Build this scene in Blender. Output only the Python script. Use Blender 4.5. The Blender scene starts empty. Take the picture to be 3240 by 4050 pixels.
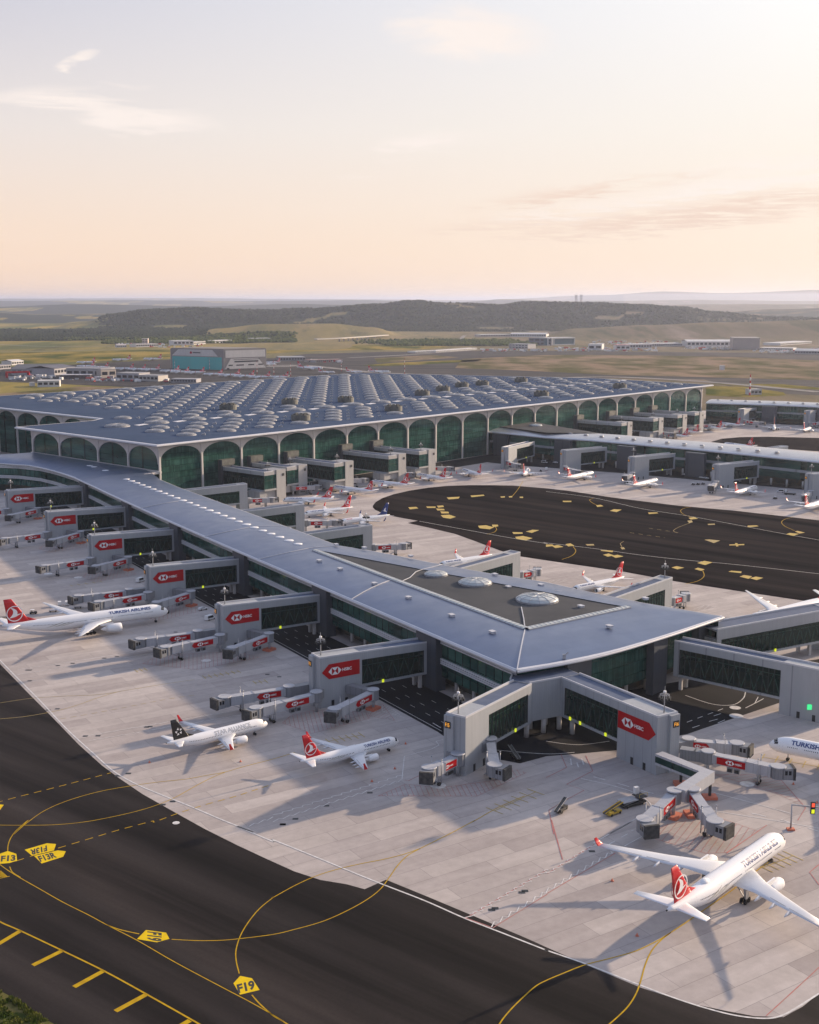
import bpy, bmesh, math, random
from mathutils import Vector, Matrix
import numpy as np
random.seed(7)
sc = bpy.context.scene
COL = sc.collection
PI = math.pi
R_ = math.radians

# ---------------------------------------------------------------- camera
CAM_H, PITCH, FPX = 141.6, math.atan(835/4725.0), 4725.0
cam = bpy.data.cameras.new("camera"); cam_o = bpy.data.objects.new("camera", cam); COL.objects.link(cam_o)
cam_o.location = (0, 0, CAM_H); cam_o.rotation_euler = (PI/2-PITCH, 0, 0)
cam.sensor_fit = 'VERTICAL'; cam.sensor_height = 24.0; cam.lens = 24.0*FPX/4050.0
cam.clip_start = 1.0; cam.clip_end = 200000.0
sc.camera = cam_o

# ---------------------------------------------------------------- sun and sky
SUN_AZ, SUN_EL = R_(55.5), R_(14.8)          # azimuth clockwise from +Y
sun_dir = Vector((math.sin(SUN_AZ)*math.cos(SUN_EL), math.cos(SUN_AZ)*math.cos(SUN_EL), math.sin(SUN_EL)))
sun = bpy.data.lights.new("sun", 'SUN'); sun.energy = 5.0; sun.angle = R_(0.9); sun.color = (1.0, 0.77, 0.55)
sun_o = bpy.data.objects.new("sun", sun); COL.objects.link(sun_o)
sun_o.rotation_euler = sun_dir.to_track_quat('Z', 'Y').to_euler(); sun_o.location = (300, 500, 400)
sc.view_settings.view_transform = 'Standard'; sc.view_settings.look = 'None'
EXPO = 0.55; sc.view_settings.exposure = EXPO; sc.view_settings.gamma = 1.0; sc.view_settings.use_curve_mapping = False
sc.cycles.max_bounces = 6; sc.cycles.volume_bounces = 0; sc.cycles.transparent_max_bounces = 8
sc.cycles.use_denoising = True

W = bpy.data.worlds.new("World"); sc.world = W; W.use_nodes = True
nt = W.node_tree; nt.nodes.clear()
def nd(t, **k):
    n = nt.nodes.new(t)
    for a, b in k.items(): setattr(n, a, b)
    return n
def lk(a, b): nt.links.new(a, b)
def mth(op, a, b=None, c=None, clamp=False):
    n = nd('ShaderNodeMath', operation=op, use_clamp=clamp)
    for i, v in enumerate((a, b, c)):
        if v is None: continue
        if isinstance(v, (int, float)): n.inputs[i].default_value = v
        else: lk(v, n.inputs[i])
    return n.outputs[0]
def ramp(fac, stops, interp='LINEAR'):
    n = nd('ShaderNodeValToRGB'); n.color_ramp.interpolation = interp
    e = n.color_ramp.elements
    while len(e) < len(stops): e.new(0.5)
    for x, (p, c) in zip(e, stops): x.position = p; x.color = (*c, 1) if len(c) == 3 else c
    lk(fac, n.inputs[0]); return n.outputs[0]
def mixc(fac, a, b, mode='MIX'):
    n = nd('ShaderNodeMix', data_type='RGBA', blend_type=mode)
    for s, v in ((n.inputs[0], fac), (n.inputs[6], a), (n.inputs[7], b)):
        if isinstance(v, (int, float)): s.default_value = v
        elif isinstance(v, tuple): s.default_value = (*v, 1)
        else: lk(v, s)
    return n.outputs[2]
tc = nd('ShaderNodeTexCoord'); nrm = nd('ShaderNodeVectorMath', operation='NORMALIZE'); lk(tc.outputs['Generated'], nrm.inputs[0])
sep = nd('ShaderNodeSeparateXYZ'); lk(nrm.outputs[0], sep.inputs[0])
elev = mth('ARCSINE', sep.outputs[2])                      # radians
el01 = mth('DIVIDE', elev, PI/2, clamp=True)               # 0 horizon .. 1 zenith
dots = nd('ShaderNodeVectorMath', operation='DOT_PRODUCT'); lk(nrm.outputs[0], dots.inputs[0]); dots.inputs[1].default_value = sun_dir
ang = mth('ARCCOSINE', dots.outputs['Value'])              # angle to the sun
near = mth('DIVIDE', mth('SUBTRACT', R_(80.0), ang), R_(46.0), clamp=True)
near = mth('POWER', near, 1.12)
KE = 2**-EXPO
def kk(*c): return tuple(x*KE for x in c)
base = ramp(el01, [(0.0, kk(1.10, .765, .545)), (0.03, kk(1.03, .78, .61)), (0.085, kk(.875, .785, .75)), (0.15, kk(.585, .58, .685)),
                   (0.32, (0.25, 0.31, 0.48)), (1.0, (0.15, 0.21, 0.38))])
brite = ramp(el01, [(0.0, kk(.99, .80, .64)), (0.03, kk(1.0, .84, .71)), (0.085, kk(1.03, .95, .86)), (0.15, kk(1.10, 1.08, 1.06)),
                    (0.30, (0.60, 0.64, 0.72)), (1.0, (0.15, 0.21, 0.38))])
glow = mixc(near, base, brite)
halo = mth('POWER', mth('SUBTRACT', 1.0, mth('DIVIDE', ang, R_(34.0)), clamp=True), 1.6)
glow = mixc(halo, glow, (3.0, 2.3, 1.6))
back = mth('MULTIPLY', mth('SUBTRACT', 0.0, sep.outputs[1]), 1.4, clamp=True)
glow = mixc(back, glow, (0.26, 0.29, 0.40))
sky = nd('ShaderNodeTexSky', sky_type='NISHITA', sun_disc=False, sun_elevation=SUN_EL, sun_rotation=SUN_AZ)
skys = mixc(1.0, sky.outputs[0], (0.085, 0.085, 0.085), 'MULTIPLY')
glow = mixc(0.08, glow, skys)
# thin wisps of cloud: noise on a cloud plane seen in perspective
zz = mth('MAXIMUM', sep.outputs[2], 0.02)
px = mth('DIVIDE', sep.outputs[0], zz); py = mth('DIVIDE', sep.outputs[1], zz)
cmb = nd('ShaderNodeCombineXYZ'); lk(mth('MULTIPLY', px, 1.0), cmb.inputs[0]); lk(mth('MULTIPLY', py, 0.8), cmb.inputs[1])
n1 = nd('ShaderNodeTexNoise'); n1.inputs['Scale'].default_value = 1.7; n1.inputs['Detail'].default_value = 9; n1.inputs['Roughness'].default_value = 0.62
n1.inputs['Distortion'].default_value = 0.4
lk(cmb.outputs[0], n1.inputs['Vector'])
n2 = nd('ShaderNodeTexNoise'); n2.inputs['Scale'].default_value = 0.16; n2.inputs['Detail'].default_value = 3
lk(cmb.outputs[0], n2.inputs['Vector'])
# a few placed wisps (direction space ellipses broken up by noise)
az = mth('ARCTAN2', sep.outputs[0], sep.outputs[1])
wob = mth('MULTIPLY', mth('SUBTRACT', n1.outputs[0], 0.5), 0.10)
wisp = None
def wisp_at(u, v, wu, wv, tilt, amp):
    x, y = (u-862.5)/2515.6, (v-1078)/2515.6
    cz = -math.sin(PITCH)-y*math.cos(PITCH); cy = math.cos(PITCH)-y*math.sin(PITCH)
    a0 = math.atan2(x, cy); e0 = math.atan2(cz, math.hypot(x, cy)); wa, we = wu/2515.6, wv/2515.6
    da = mth('SUBTRACT', az, a0); de = mth('ADD', mth('SUBTRACT', elev, e0), mth('MULTIPLY', da, -tilt))
    de = mth('ADD', de, mth('MULTIPLY', wob, 0.35)); da = mth('ADD', da, wob)
    q = mth('ADD', mth('POWER', mth('DIVIDE', da, wa), 2.0), mth('POWER', mth('DIVIDE', de, we), 2.0))
    g = mth('MULTIPLY', mth('POWER', mth('SUBTRACT', 1.0, q, clamp=True), 1.3), amp)
    return g
for a in ((140, 218, 150, 34, -.03, 1.5), (280, 248, 200, 30, -.06, 1.5), (172, 118, 48, 16, .42, 1.2), (258, 181, 70, 10, 0, .42), (990, 66, 190, 62, -.1, 1.3),
          (900, 300, 150, 26, .08, .9), (770, 370, 70, 12, 0, .3), (1560, 385, 330, 30, .12, .8), (1640, 345, 190, 22, .05, .8), (1300, 430, 330, 26, .1, .6), (1600, 270, 160, 14, .08, .5), (245, 288, 30, 8, 0, .45)):
    g = wisp_at(*a)
    wisp = g if wisp is None else mth('MAXIMUM', wisp, g)
tex = ramp(n1.outputs[0], [(0.38, (0, 0, 0)), (0.56, (1, 1, 1))])
wf = mth('MINIMUM', mth('MULTIPLY', wisp, tex), 0.9)
soft = mth('MULTIPLY', ramp(n2.outputs[0], [(0.5, (0, 0, 0)), (0.75, (1, 1, 1))]), 0.10)
wf = mth('ADD', wf, mth('MULTIPLY', soft, tex), clamp=True)
dark = None
for a in ((1450, 455, 420, 34, .09, 1.3), (1250, 400, 300, 20, .12, 1.0), (1620, 420, 200, 24, .05, 1.2), (1100, 470, 240, 16, .05, .8)):
    g = wisp_at(*a); dark = g if dark is None else mth('MAXIMUM', dark, g)
glow = mixc(mth('MULTIPLY', dark, tex), glow, kk(.90, .70, .58))
final = mixc(wf, glow, kk(1.0, .90, .84))
bg = nd('ShaderNodeBackground'); lk(final, bg.inputs[0]); bg.inputs[1].default_value = 1.0
out = nd('ShaderNodeOutputWorld'); lk(bg.outputs[0], out.inputs[0])

# ---------------------------------------------------------------- helpers
_s, _c = math.sin(PITCH), math.cos(PITCH)
def at(x, y, z=0.0):
    """photograph pixel (of 3240 x 4050) -> the point of the horizontal plane at height z seen there"""
    a, b = (x-1620)/FPX, (y-2025)/FPX
    dy = _c-b*_s; dz = -_s-b*_c
    t = (z-CAM_H)/dz
    return Vector((a*t, dy*t, z))
def crop(X0, Y0, k=1725/1080): return lambda x, y, z=0.0: at(X0+x/k, Y0+y/k, z)
t1, t2, t3 = crop(0, 1150), crop(1080, 1150), crop(2160, 1150)
n4, n5, n6 = crop(0, 1800), crop(1080, 1800), crop(2160, 1800)
m1, m2, m3 = crop(0, 2500), crop(1080, 2500), crop(2160, 2500)
b1, b2, b3 = crop(0, 3250), crop(1080, 3250), crop(2160, 3250)
def u(x, y, z=0.0): return at(x*1.878261, y*1.878261, z)

def tag(o, label=None, cat=None, group=None, kind=None):
    if label: o['label'] = label
    if cat: o['category'] = cat
    if group: o['group'] = group
    if kind: o['kind'] = kind
    return o
def empty(name, loc, rz=0.0, label=None, cat=None, group=None):
    o = bpy.data.objects.new(name, None); COL.objects.link(o)
    o.location = loc; o.rotation_euler = (0, 0, rz); o.empty_display_size = 0.5
    return tag(o, label, cat, group)
def kids(o): return [c for c in o.children]
def copy_tree(o, parent=None):
    c = o.copy(); COL.objects.link(c)
    if parent: c.parent = parent; c.matrix_parent_inverse = Matrix()
    for ch in kids(o): copy_tree(ch, c)
    return c

class MB:
    """collects shapes, then links them as ONE mesh object"""
    def __init__(s): s.v, s.f, s.m, s.sm = [], [], [], []
    def add(s, vs, fs, mi=0, smooth=False, tf=None):
        o = len(s.v)
        s.v += [tuple(tf @ Vector(v)) if tf else tuple(v) for v in vs]
        for f in fs: s.f.append([i+o for i in f]); s.m.append(mi); s.sm.append(smooth)
    def hexa(s, p, mi=0, tf=None):
        s.add(p, [(0, 3, 2, 1), (4, 5, 6, 7), (0, 1, 5, 4), (1, 2, 6, 5), (2, 3, 7, 6), (3, 0, 4, 7)], mi, False, tf)
    def box(s, x0, x1, y0, y1, z0, z1, mi=0, tf=None):
        s.hexa([(x0, y0, z0), (x1, y0, z0), (x1, y1, z0), (x0, y1, z0), (x0, y0, z1), (x1, y0, z1), (x1, y1, z1), (x0, y1, z1)], mi, tf)
    def bar(s, p, q, w, h=None, mi=0, tf=None):
        """rectangular bar from p to q"""
        p, q = Vector(p), Vector(q); d = (q-p).normalized(); h = h or w
        a = d.cross(Vector((0, 0, 1)))
        if a.length < 1e-3: a = Vector((1, 0, 0))
        a.normalize(); b = a.cross(d).normalized()
        c = [p-a*w/2-b*h/2, p+a*w/2-b*h/2, p+a*w/2+b*h/2, p-a*w/2+b*h/2]
        e = [x+(q-p) for x in c]
        s.add(c+e, [(0, 1, 2, 3), (7, 6, 5, 4), (0, 4, 5, 1), (1, 5, 6, 2), (2, 6, 7, 3), (3, 7, 4, 0)], mi, False, tf)
    def tube(s, p, q, r0, r1=None, n=10, mi=0, caps=True, smooth=True, tf=None):
        p, q = Vector(p), Vector(q); r1 = r0 if r1 is None else r1
        d = (q-p).normalized(); a = d.cross(Vector((0, 0, 1)))
        if a.length < 1e-3: a = Vector((1, 0, 0))
        a.normalize(); b = d.cross(a)
        vs = [p+(a*math.cos(2*PI*i/n)+b*math.sin(2*PI*i/n))*r0 for i in range(n)]+[q+(a*math.cos(2*PI*i/n)+b*math.sin(2*PI*i/n))*r1 for i in range(n)]
        s.add(vs, [(i, (i+1) % n, n+(i+1) % n, n+i) for i in range(n)], mi, smooth, tf)
        if caps: s.add(vs, [tuple(range(n-1, -1, -1)), tuple(range(n, 2*n))], mi, False, tf)
    def loft(s, rings, mi=0, smooth=True, cap0=False, cap1=False, closed=True, tf=None):
        n = len(rings[0]); vs = [v for r in rings for v in r]; fs = []
        for k in range(len(rings)-1):
            for i in range(n if closed else n-1):
                j = (i+1) % n
                fs.append((k*n+i, k*n+j, (k+1)*n+j, (k+1)*n+i))
        s.add(vs, fs, mi, smooth, tf)
        if cap0: s.add(rings[0], [tuple(range(n))], mi, False, tf)
        if cap1: s.add(rings[-1], [tuple(range(n))], mi, False, tf)
    def prism(s, poly, z0, z1, mi=0, tf=None, top_mi=None):
        n = len(poly); vs = [(p[0], p[1], z0) for p in poly]+[(p[0], p[1], z1) for p in poly]
        s.add(vs, [(i, (i+1) % n, n+(i+1) % n, n+i) for i in range(n)], mi, False, tf)
        s.add(vs, [tuple(range(n-1, -1, -1))], mi, False, tf); s.add(vs, [tuple(range(n, 2*n))], mi if top_mi is None else top_mi, False, tf)
    def flat(s, poly, z, mi=0): s.add([(p[0], p[1], z) for p in poly], [tuple(range(len(poly)))], mi)
    def ribbon(s, pts, w, z, mi=0):
        P = [Vector((p[0], p[1])) for p in pts]; L, Rr = [], []
        for i, p in enumerate(P):
            d = (P[min(i+1, len(P)-1)]-P[max(i-1, 0)])
            if d.length < 1e-6: d = Vector((1, 0))
            d.normalize(); nn = Vector((-d.y, d.x))
            L.append(p+nn*w/2); Rr.append(p-nn*w/2)
        for i in range(len(P)-1):
            s.add([(*L[i], z), (*Rr[i], z), (*Rr[i+1], z), (*L[i+1], z)], [(0, 1, 2, 3)], mi)
    def build(s, name, mats, parent=None, off=None, recalc=True):
        me = bpy.data.meshes.new(name)
        vs = s.v if off is None else [(v[0]-off[0], v[1]-off[1], v[2]-off[2]) for v in s.v]
        me.from_pydata(vs, [], s.f)
        mats = mats if isinstance(mats, (list, tuple)) else [mats]
        for m in mats: me.materials.append(m)
        me.polygons.foreach_set('material_index', s.m); me.polygons.foreach_set('use_smooth', s.sm)
        if recalc:
            bm = bmesh.new(); bm.from_mesh(me)
            if any(s.sm): bmesh.ops.remove_doubles(bm, verts=bm.verts, dist=1e-4)
            bmesh.ops.recalc_face_normals(bm, faces=bm.faces); bm.to_mesh(me); bm.free()
        me.update()
        o = bpy.data.objects.new(name, me); COL.objects.link(o)
        if parent: o.parent = parent
        return o
def catmull(P, n=8, closed=False):
    P = [Vector((p[0], p[1])) for p in P]; out = []
    for i in range(len(P)-1):
        p0, p1, p2, p3 = P[max(i-1, 0)], P[i], P[i+1], P[min(i+2, len(P)-1)]
        for k in range(n):
            t = k/n
            out.append(0.5*((2*p1)+(p2-p0)*t+(2*p0-5*p1+4*p2-p3)*t*t+(3*p1-p0-3*p2+p3)*t**3))
    out.append(P[-1]); return out

# ---------------------------------------------------------------- materials
def mat(name, col, rough=0.5, metal=0.0, spec=0.5, emis=None, build=None):
    m = bpy.data.materials.new(name); m.use_nodes = True
    b = m.node_tree.nodes['Principled BSDF']
    b.inputs['Base Color'].default_value = (*col, 1); b.inputs['Roughness'].default_value = rough; b.inputs['Metallic'].default_value = metal
    b.inputs['Specular IOR Level'].default_value = spec
    if emis: b.inputs['Emission Color'].default_value = (*emis[0], 1); b.inputs['Emission Strength'].default_value = emis[1]
    if build:
        global nt
        keep = nt; nt = m.node_tree; build(b); nt = keep
    return m
def coords(kind='Object', scale=(1, 1, 1), rot=0.0):
    t = nd('ShaderNodeTexCoord'); mp = nd('ShaderNodeMapping'); mp.inputs['Scale'].default_value = scale; mp.inputs['Rotation'].default_value = (0, 0, rot)
    lk(t.outputs[kind], mp.inputs[0]); return mp.outputs[0]
def world_pos(scale=(1, 1, 1), rot=0.0):
    """world position, first turned by rot about Z, then scaled"""
    g = nd('ShaderNodeNewGeometry'); mp = nd('ShaderNodeMapping', vector_type='TEXTURE'); mp.inputs['Scale'].default_value = tuple(1/s if s else 1e6 for s in scale); mp.inputs['Rotation'].default_value = (0, 0, -rot)
    lk(g.outputs['Position'], mp.inputs[0]); return mp.outputs[0]
def noise(vec, scale, detail=5, rough=0.55, dist=0.0):
    n = nd('ShaderNodeTexNoise'); n.inputs['Scale'].default_value = scale; n.inputs['Detail'].default_value = detail
    n.inputs['Roughness'].default_value = rough; n.inputs['Distortion'].default_value = dist
    lk(vec, n.inputs['Vector']); return n.outputs[0]
def bump(b, h, strength=0.3, dist=0.1):
    n = nd('ShaderNodeBump'); n.inputs['Strength'].default_value = strength; n.inputs['Distance'].default_value = dist
    lk(h, n.inputs['Height']); lk(n.outputs[0], b.inputs['Normal'])
def varied(c1, c2, scale=0.2, lo=0.35, hi=0.65, sc3=(1, 1, 1)):
    def f(b):
        lk(mixc(ramp(noise(coords('Object', sc3), scale), [(lo, (0, 0, 0)), (hi, (1, 1, 1))]), c1, c2), b.inputs['Base Color'])
    return f
PIER_ROT = R_(-58.1)
def b_concrete(b):
    v = world_pos((1, 1, 1), -R_(33))
    br = nd('ShaderNodeTexBrick'); br.offset = 0.37; br.squash = 1.0; lk(v, br.inputs['Vector'])
    br.inputs['Scale'].default_value = 1.0; br.inputs['Brick Width'].default_value = 26.0; br.inputs['Row Height'].default_value = 6.2
    br.inputs['Mortar Size'].default_value = 0.07; br.inputs['Mortar Smooth'].default_value = 0.2; br.inputs['Bias'].default_value = 0.0
    br.inputs['Color1'].default_value = (.415, .372, .352, 1); br.inputs['Color2'].default_value = (.525, .478, .446, 1); br.inputs['Mortar'].default_value = (.30, .275, .265, 1)
    wp = world_pos()
    big = ramp(noise(wp, 0.018, 5, .6), [(0.35, (.86, .85, .85)), (0.65, (1.06, 1.05, 1.03))])
    fine = ramp(noise(wp, 0.35, 6, .65), [(0.3, (.90, .90, .90)), (0.7, (1.06, 1.06, 1.06))])
    st = ramp(noise(world_pos((.010, .16, 1), -R_(33)), 1.0, 4, .6), [(0.42, (.93, .925, .92)), (0.6, (1.03, 1.03, 1.03))])
    spots = ramp(noise(wp, 0.09, 3, .5), [(0.68, (1, 1, 1)), (0.8, (.80, .78, .76))])
    c = br.outputs[0]
    for k in (big, fine, st, spots): c = mixc(1.0, c, k, 'MULTIPLY')
    lk(c, b.inputs['Base Color']); bump(b, noise(wp, 3.0, 3), .15, .03)
def b_asphalt(rot, lo=.030, hi=.052, brown=(1.12, 1.0, .93)):
    def f(b):
        wp = world_pos()
        streak = noise(world_pos((.004, .10, 1), rot), 1.0, 6, .62)
        c = ramp(streak, [(0.3, (lo*brown[0], lo*brown[1], lo*brown[2])), (0.72, (hi*brown[0], hi*brown[1], hi*brown[2]))])
        big = ramp(noise(wp, 0.012, 5, .6), [(0.3, (.78, .78, .78)), (0.7, (1.18, 1.16, 1.12))])
        fine = ramp(noise(wp, 1.2, 6, .7), [(0.3, (.88, .88, .88)), (0.7, (1.12, 1.12, 1.12))])
        tr = ramp(noise(world_pos((.0025, .045, 1), rot+.08), 1.0, 3, .5), [(0.36, (.62, .62, .62)), (0.52, (1.05, 1.05, 1.05)), (0.62, (1.22, 1.18, 1.14))])
        c = mixc(1.0, mixc(1.0, mixc(1.0, c, big, 'MULTIPLY'), fine, 'MULTIPLY'), tr, 'MULTIPLY')
        lk(c, b.inputs['Base Color']); bump(b, noise(wp, 6.0, 3), .3, .02)
    return f
def b_panel(c1, c2, step=1.2):
    def f(b):
        t = nd('ShaderNodeTexCoord'); s = nd('ShaderNodeSeparateXYZ'); lk(t.outputs['Object'], s.inputs[0])
        x = mth('ADD', s.outputs[0], s.outputs[1]); cm = nd('ShaderNodeCombineXYZ'); lk(x, cm.inputs[0]); lk(s.outputs[2], cm.inputs[1])
        br = nd('ShaderNodeTexBrick'); br.offset = 0.0; lk(cm.outputs[0], br.inputs['Vector'])
        br.inputs['Scale'].default_value = 1.0; br.inputs['Brick Width'].default_value = step; br.inputs['Row Height'].default_value = 40.0
        br.inputs['Mortar Size'].default_value = 0.03; br.inputs['Bias'].default_value = 0.0
        br.inputs['Color1'].default_value = (*c1, 1); br.inputs['Color2'].default_value = (*c2, 1); br.inputs['Mortar'].default_value = (c1[0]*.7, c1[1]*.7, c1[2]*.7, 1)
        dirt = ramp(noise(coords('Object', (.5, .5, .12)), 1.0, 5, .6), [(0.3, (.93, .93, .93)), (0.7, (1.04, 1.04, 1.04))])
        lk(mixc(1.0, br.outputs[0], dirt, 'MULTIPLY'), b.inputs['Base Color'])
    return f
def b_roof(c1, c2, rot, step=4.2):
    def f(b):
        v = world_pos((1, 1, 1), -rot)
        br = nd('ShaderNodeTexBrick'); br.offset = 0.0; lk(v, br.inputs['Vector'])
        br.inputs['Scale'].default_value = 1.0; br.inputs['Brick Width'].default_value = step; br.inputs['Row Height'].default_value = 26.0
        br.inputs['Mortar Size'].default_value = 0.035; br.inputs['Bias'].default_value = 0.0
        br.inputs['Color1'].default_value = (*c1, 1); br.inputs['Color2'].default_value = (*c2, 1); br.inputs['Mortar'].default_value = (c1[0]*.75, c1[1]*.75, c1[2]*.75, 1)
        big = ramp(noise(world_pos(), 0.05, 5, .6), [(0.3, (.92, .92, .92)), (0.7, (1.06, 1.06, 1.06))])
        lk(mixc(1.0, br.outputs[0], big, 'MULTIPLY'), b.inputs['Base Color'])
        if rot != R_(48.35): lk(ramp(noise(world_pos(), 0.12, 4), [(0.3, (.30, .30, .30)), (0.7, (.40, .40, .40))]), b.inputs['Roughness'])
    return f
def b_curtain(rot_axis_step=1.5, c1=(.014, .054, .046), c2=(.040, .110, .095)):
    """curtain wall glass: panes of slightly different tone, dark rails, floors showing faintly"""
    def f(b):
        t = nd('ShaderNodeTexCoord'); s = nd('ShaderNodeSeparateXYZ'); lk(t.outputs['Object'], s.inputs[0])
        x = mth('ADD', s.outputs[0], s.outputs[1]); cm = nd('ShaderNodeCombineXYZ'); lk(x, cm.inputs[0]); lk(s.outputs[2], cm.inputs[1])
        br = nd('ShaderNodeTexBrick'); br.offset = 0.0; lk(cm.outputs[0], br.inputs['Vector'])
        br.inputs['Scale'].default_value = 1.0; br.inputs['Brick Width'].default_value = rot_axis_step; br.inputs['Row Height'].default_value = 4.4
        br.inputs['Mortar Size'].default_value = 0.09; br.inputs['Bias'].default_value = -0.2
        br.inputs['Color1'].default_value = (*c1, 1); br.inputs['Color2'].default_value = (*c2, 1); br.inputs['Mortar'].default_value = (.004, .012, .011, 1)
        cl = ramp(noise(coords('Object', (.05, .05, .16)), 1.0, 5, .6), [(0.35, (.55, .6, .6)), (0.7, (1.7, 1.55, 1.45))])
        lk(mixc(1.0, br.outputs[0], cl, 'MULTIPLY'), b.inputs['Base Color'])
        bump(b, noise(coords('Object', (.6, .6, .6)), 1.0, 2), .04, .1)
    return f
M = {}
M['concrete'] = mat('concrete', (.38, .35, .33), .9, spec=.12, build=b_concrete)
M['asphalt'] = mat('asphalt', (.04, .04, .04), .82, spec=.08, build=b_asphalt(R_(38), .009, .038, (1.18, 1.0, .95)))
M['asphalt_far'] = mat('asphalt_far', (.05, .05, .05), .82, spec=.0, build=b_asphalt(R_(40), .012, .030, (1.18, 1.0, .94)))
M['road'] = mat('road_asphalt', (.03, .03, .033), .85, spec=.08, build=b_asphalt(R_(58), .014, .024, (1, 1, 1.08)))
M['sign_yellow'] = mat('fresh_yellow_paint', (.8, .58, .01), .7, spec=.1, build=varied((.80, .56, .008), (.70, .48, .01), .5))
M['pale_yellow'] = mat('pale_yellow_paint', (.6, .45, .13), .7, spec=.1, build=varied((.62, .46, .13), (.50, .37, .12), .3))
M['yellow_paint'] = mat('yellow_paint', (.62, .40, .02), .7, spec=.1, build=varied((.56, .36, .006), (.42, .26, .012), .6))
M['worn_yellow'] = mat('worn_yellow_paint', (.42, .30, .08), .7, build=varied((.46, .33, .08), (.34, .27, .13), .5))
M['white_paint'] = mat('white_paint', (.72, .70, .67), .6, build=varied((.75, .73, .7), (.55, .53, .5), .8))
M['red_paint'] = mat('red_paint', (.42, .12, .11), .7, build=varied((.45, .13, .12), (.38, .2, .18), .5))
M['black_paint'] = mat('black_paint', (.02, .02, .02), .6)
M['panel'] = mat('grey_cladding', (.40, .42, .44), .5, build=b_panel((.345, .365, .385), (.365, .383, .40)))
M['panel_light'] = mat('pale_cladding', (.55, .55, .54), .5, build=b_panel((.33, .335, .34), (.36, .36, .36)))
M['slate'] = mat('slate_cladding', (.06, .07, .085), .45, build=b_panel((.055, .065, .08), (.066, .075, .09)))
M['trim'] = mat('pale_metal_trim', (.66, .67, .69), .4, build=varied((.50, .51, .54), (.57, .575, .59), .3))
M['deck'] = mat('flat_roof_membrane', (.20, .24, .31), .7, spec=.2, build=varied((.085, .115, .18), (.115, .145, .21), .25))
M['pier_roof'] = mat('pier_roof_metal', (.2, .2, .3), .42, .5, spec=.4, build=b_roof((.118, .158, .255), (.132, .172, .27), PIER_ROT))
M['glint_pale_roof'] = mat('glint_pale_roof_metal', (.45, .45, .46), .42, .5, spec=.5, build=b_roof((.44, .44, .46), (.48, .475, .49), R_(-41)))  # paler copy of the pier roof metal; far glint is put into the colour
M['inset_roof'] = mat('dark_roof_membrane', (.12, .125, .13), .8, spec=.15, build=varied((.050, .054, .060), (.070, .073, .078), .06))
M['terminal_roof'] = mat('terminal_roof_metal', (.1, .13, .2), 1.0, spec=.0, build=b_roof((.064, .093, .150), (.075, .105, .165), R_(48.35), 38.0))
M['fascia'] = mat('fascia_metal', (.62, .62, .64), .35, build=varied((.60, .605, .63), (.66, .655, .665), .2))
M['white_frame'] = mat('cream_render', (.62, .58, .54), .6, build=varied((.58, .55, .52), (.65, .61, .58), .12))
M['glass'] = mat('green_curtain_glass', (.02, .07, .055), .09, spec=.6, build=b_curtain())
M['glass_dark'] = mat('dark_curtain_glass', (.01, .04, .035), .08, spec=.55, build=b_curtain(2.2, (.006, .034, .028), (.014, .065, .052)))
for k_ in ('glass', 'glass_dark'): M[k_].node_tree.nodes['Principled BSDF'].inputs['Specular Tint'].default_value = (.42, .80, .70, 1)
M['dark_metal'] = mat('dark_metal', (.025, .028, .03), .5, .3)
M['steel'] = mat('galvanised_steel', (.38, .39, .41), .45, .4, build=varied((.33, .34, .36), (.42, .43, .45), .8))
M['column'] = mat('concrete_column', (.48, .46, .44), .8, build=varied((.45, .43, .41), (.52, .5, .48), .5))
M['truss'] = mat('pale_green_steel', (.32, .48, .42), .5, build=varied((.12, .22, .18), (.16, .26, .22), .4))
M['interior'] = mat('painted_dim_interior', (.05, .06, .055), .8, build=varied((.03, .045, .04), (.085, .065, .035), .35, .42, .6))  # dimness and amber indoor light are painted into the colour as patches
M['sign_red'] = mat('red_sign', (.45, .008, .012), .5, spec=.1, build=varied((.44, .004, .008), (.37, .003, .008), .3))
M['white_plastic'] = mat('white_plastic', (.80, .80, .80), .4, build=varied((.78, .78, .78), (.82, .82, .81), .5))
M['lamp_yellow'] = mat('lit_yellow_marker', (.7, .7, .02), .4, emis=((.75, .85, .02), .55))
M['lamp_red'] = mat('lit_red_lamp', (.6, .03, .02), .4, emis=((1.0, .12, .05), .6))
M['lamp_orange'] = mat('lit_orange_digits', (.7, .3, .02), .4, emis=((1.0, .42, .05), .9))
M['lamp_green'] = mat('lit_green_panel', (.02, .5, .15), .4, emis=((.05, .75, .25), .7))
M['base_orange'] = mat('orange_painted_concrete', (.60, .17, .09), .7, build=varied((.62, .18, .10), (.5, .15, .09), .8))
M['tunnel'] = mat('jet_bridge_white', (.58, .58, .60), .55, spec=.3, build=b_panel((.40, .41, .44), (.44, .45, .47), .8))
M['tunnel_grey'] = mat('jet_bridge_grey', (.34, .35, .37), .5, build=b_panel((.20, .21, .23), (.23, .24, .255), .5))
M['bellows'] = mat('bellows_fabric', (.05, .05, .05), .9, build=varied((.035, .035, .035), (.08, .078, .075), .9))
M['rubber'] = mat('tyre_rubber', (.015, .015, .015), .8)
M['skylight'] = mat('skylight_glazing', (.30, .30, .32), .30, .0, spec=.5, build=varied((.16, .165, .18), (.24, .238, .238), .6))
M['strip_glass'] = mat('pale_roof_glazing', (.62, .68, .66), .3, build=varied((.42, .47, .46), (.54, .56, .54), .25))
M['drum'] = mat('dark_louvre', (.10, .105, .095), .7, build=varied((.07, .075, .07), (.14, .145, .125), .3))
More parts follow.
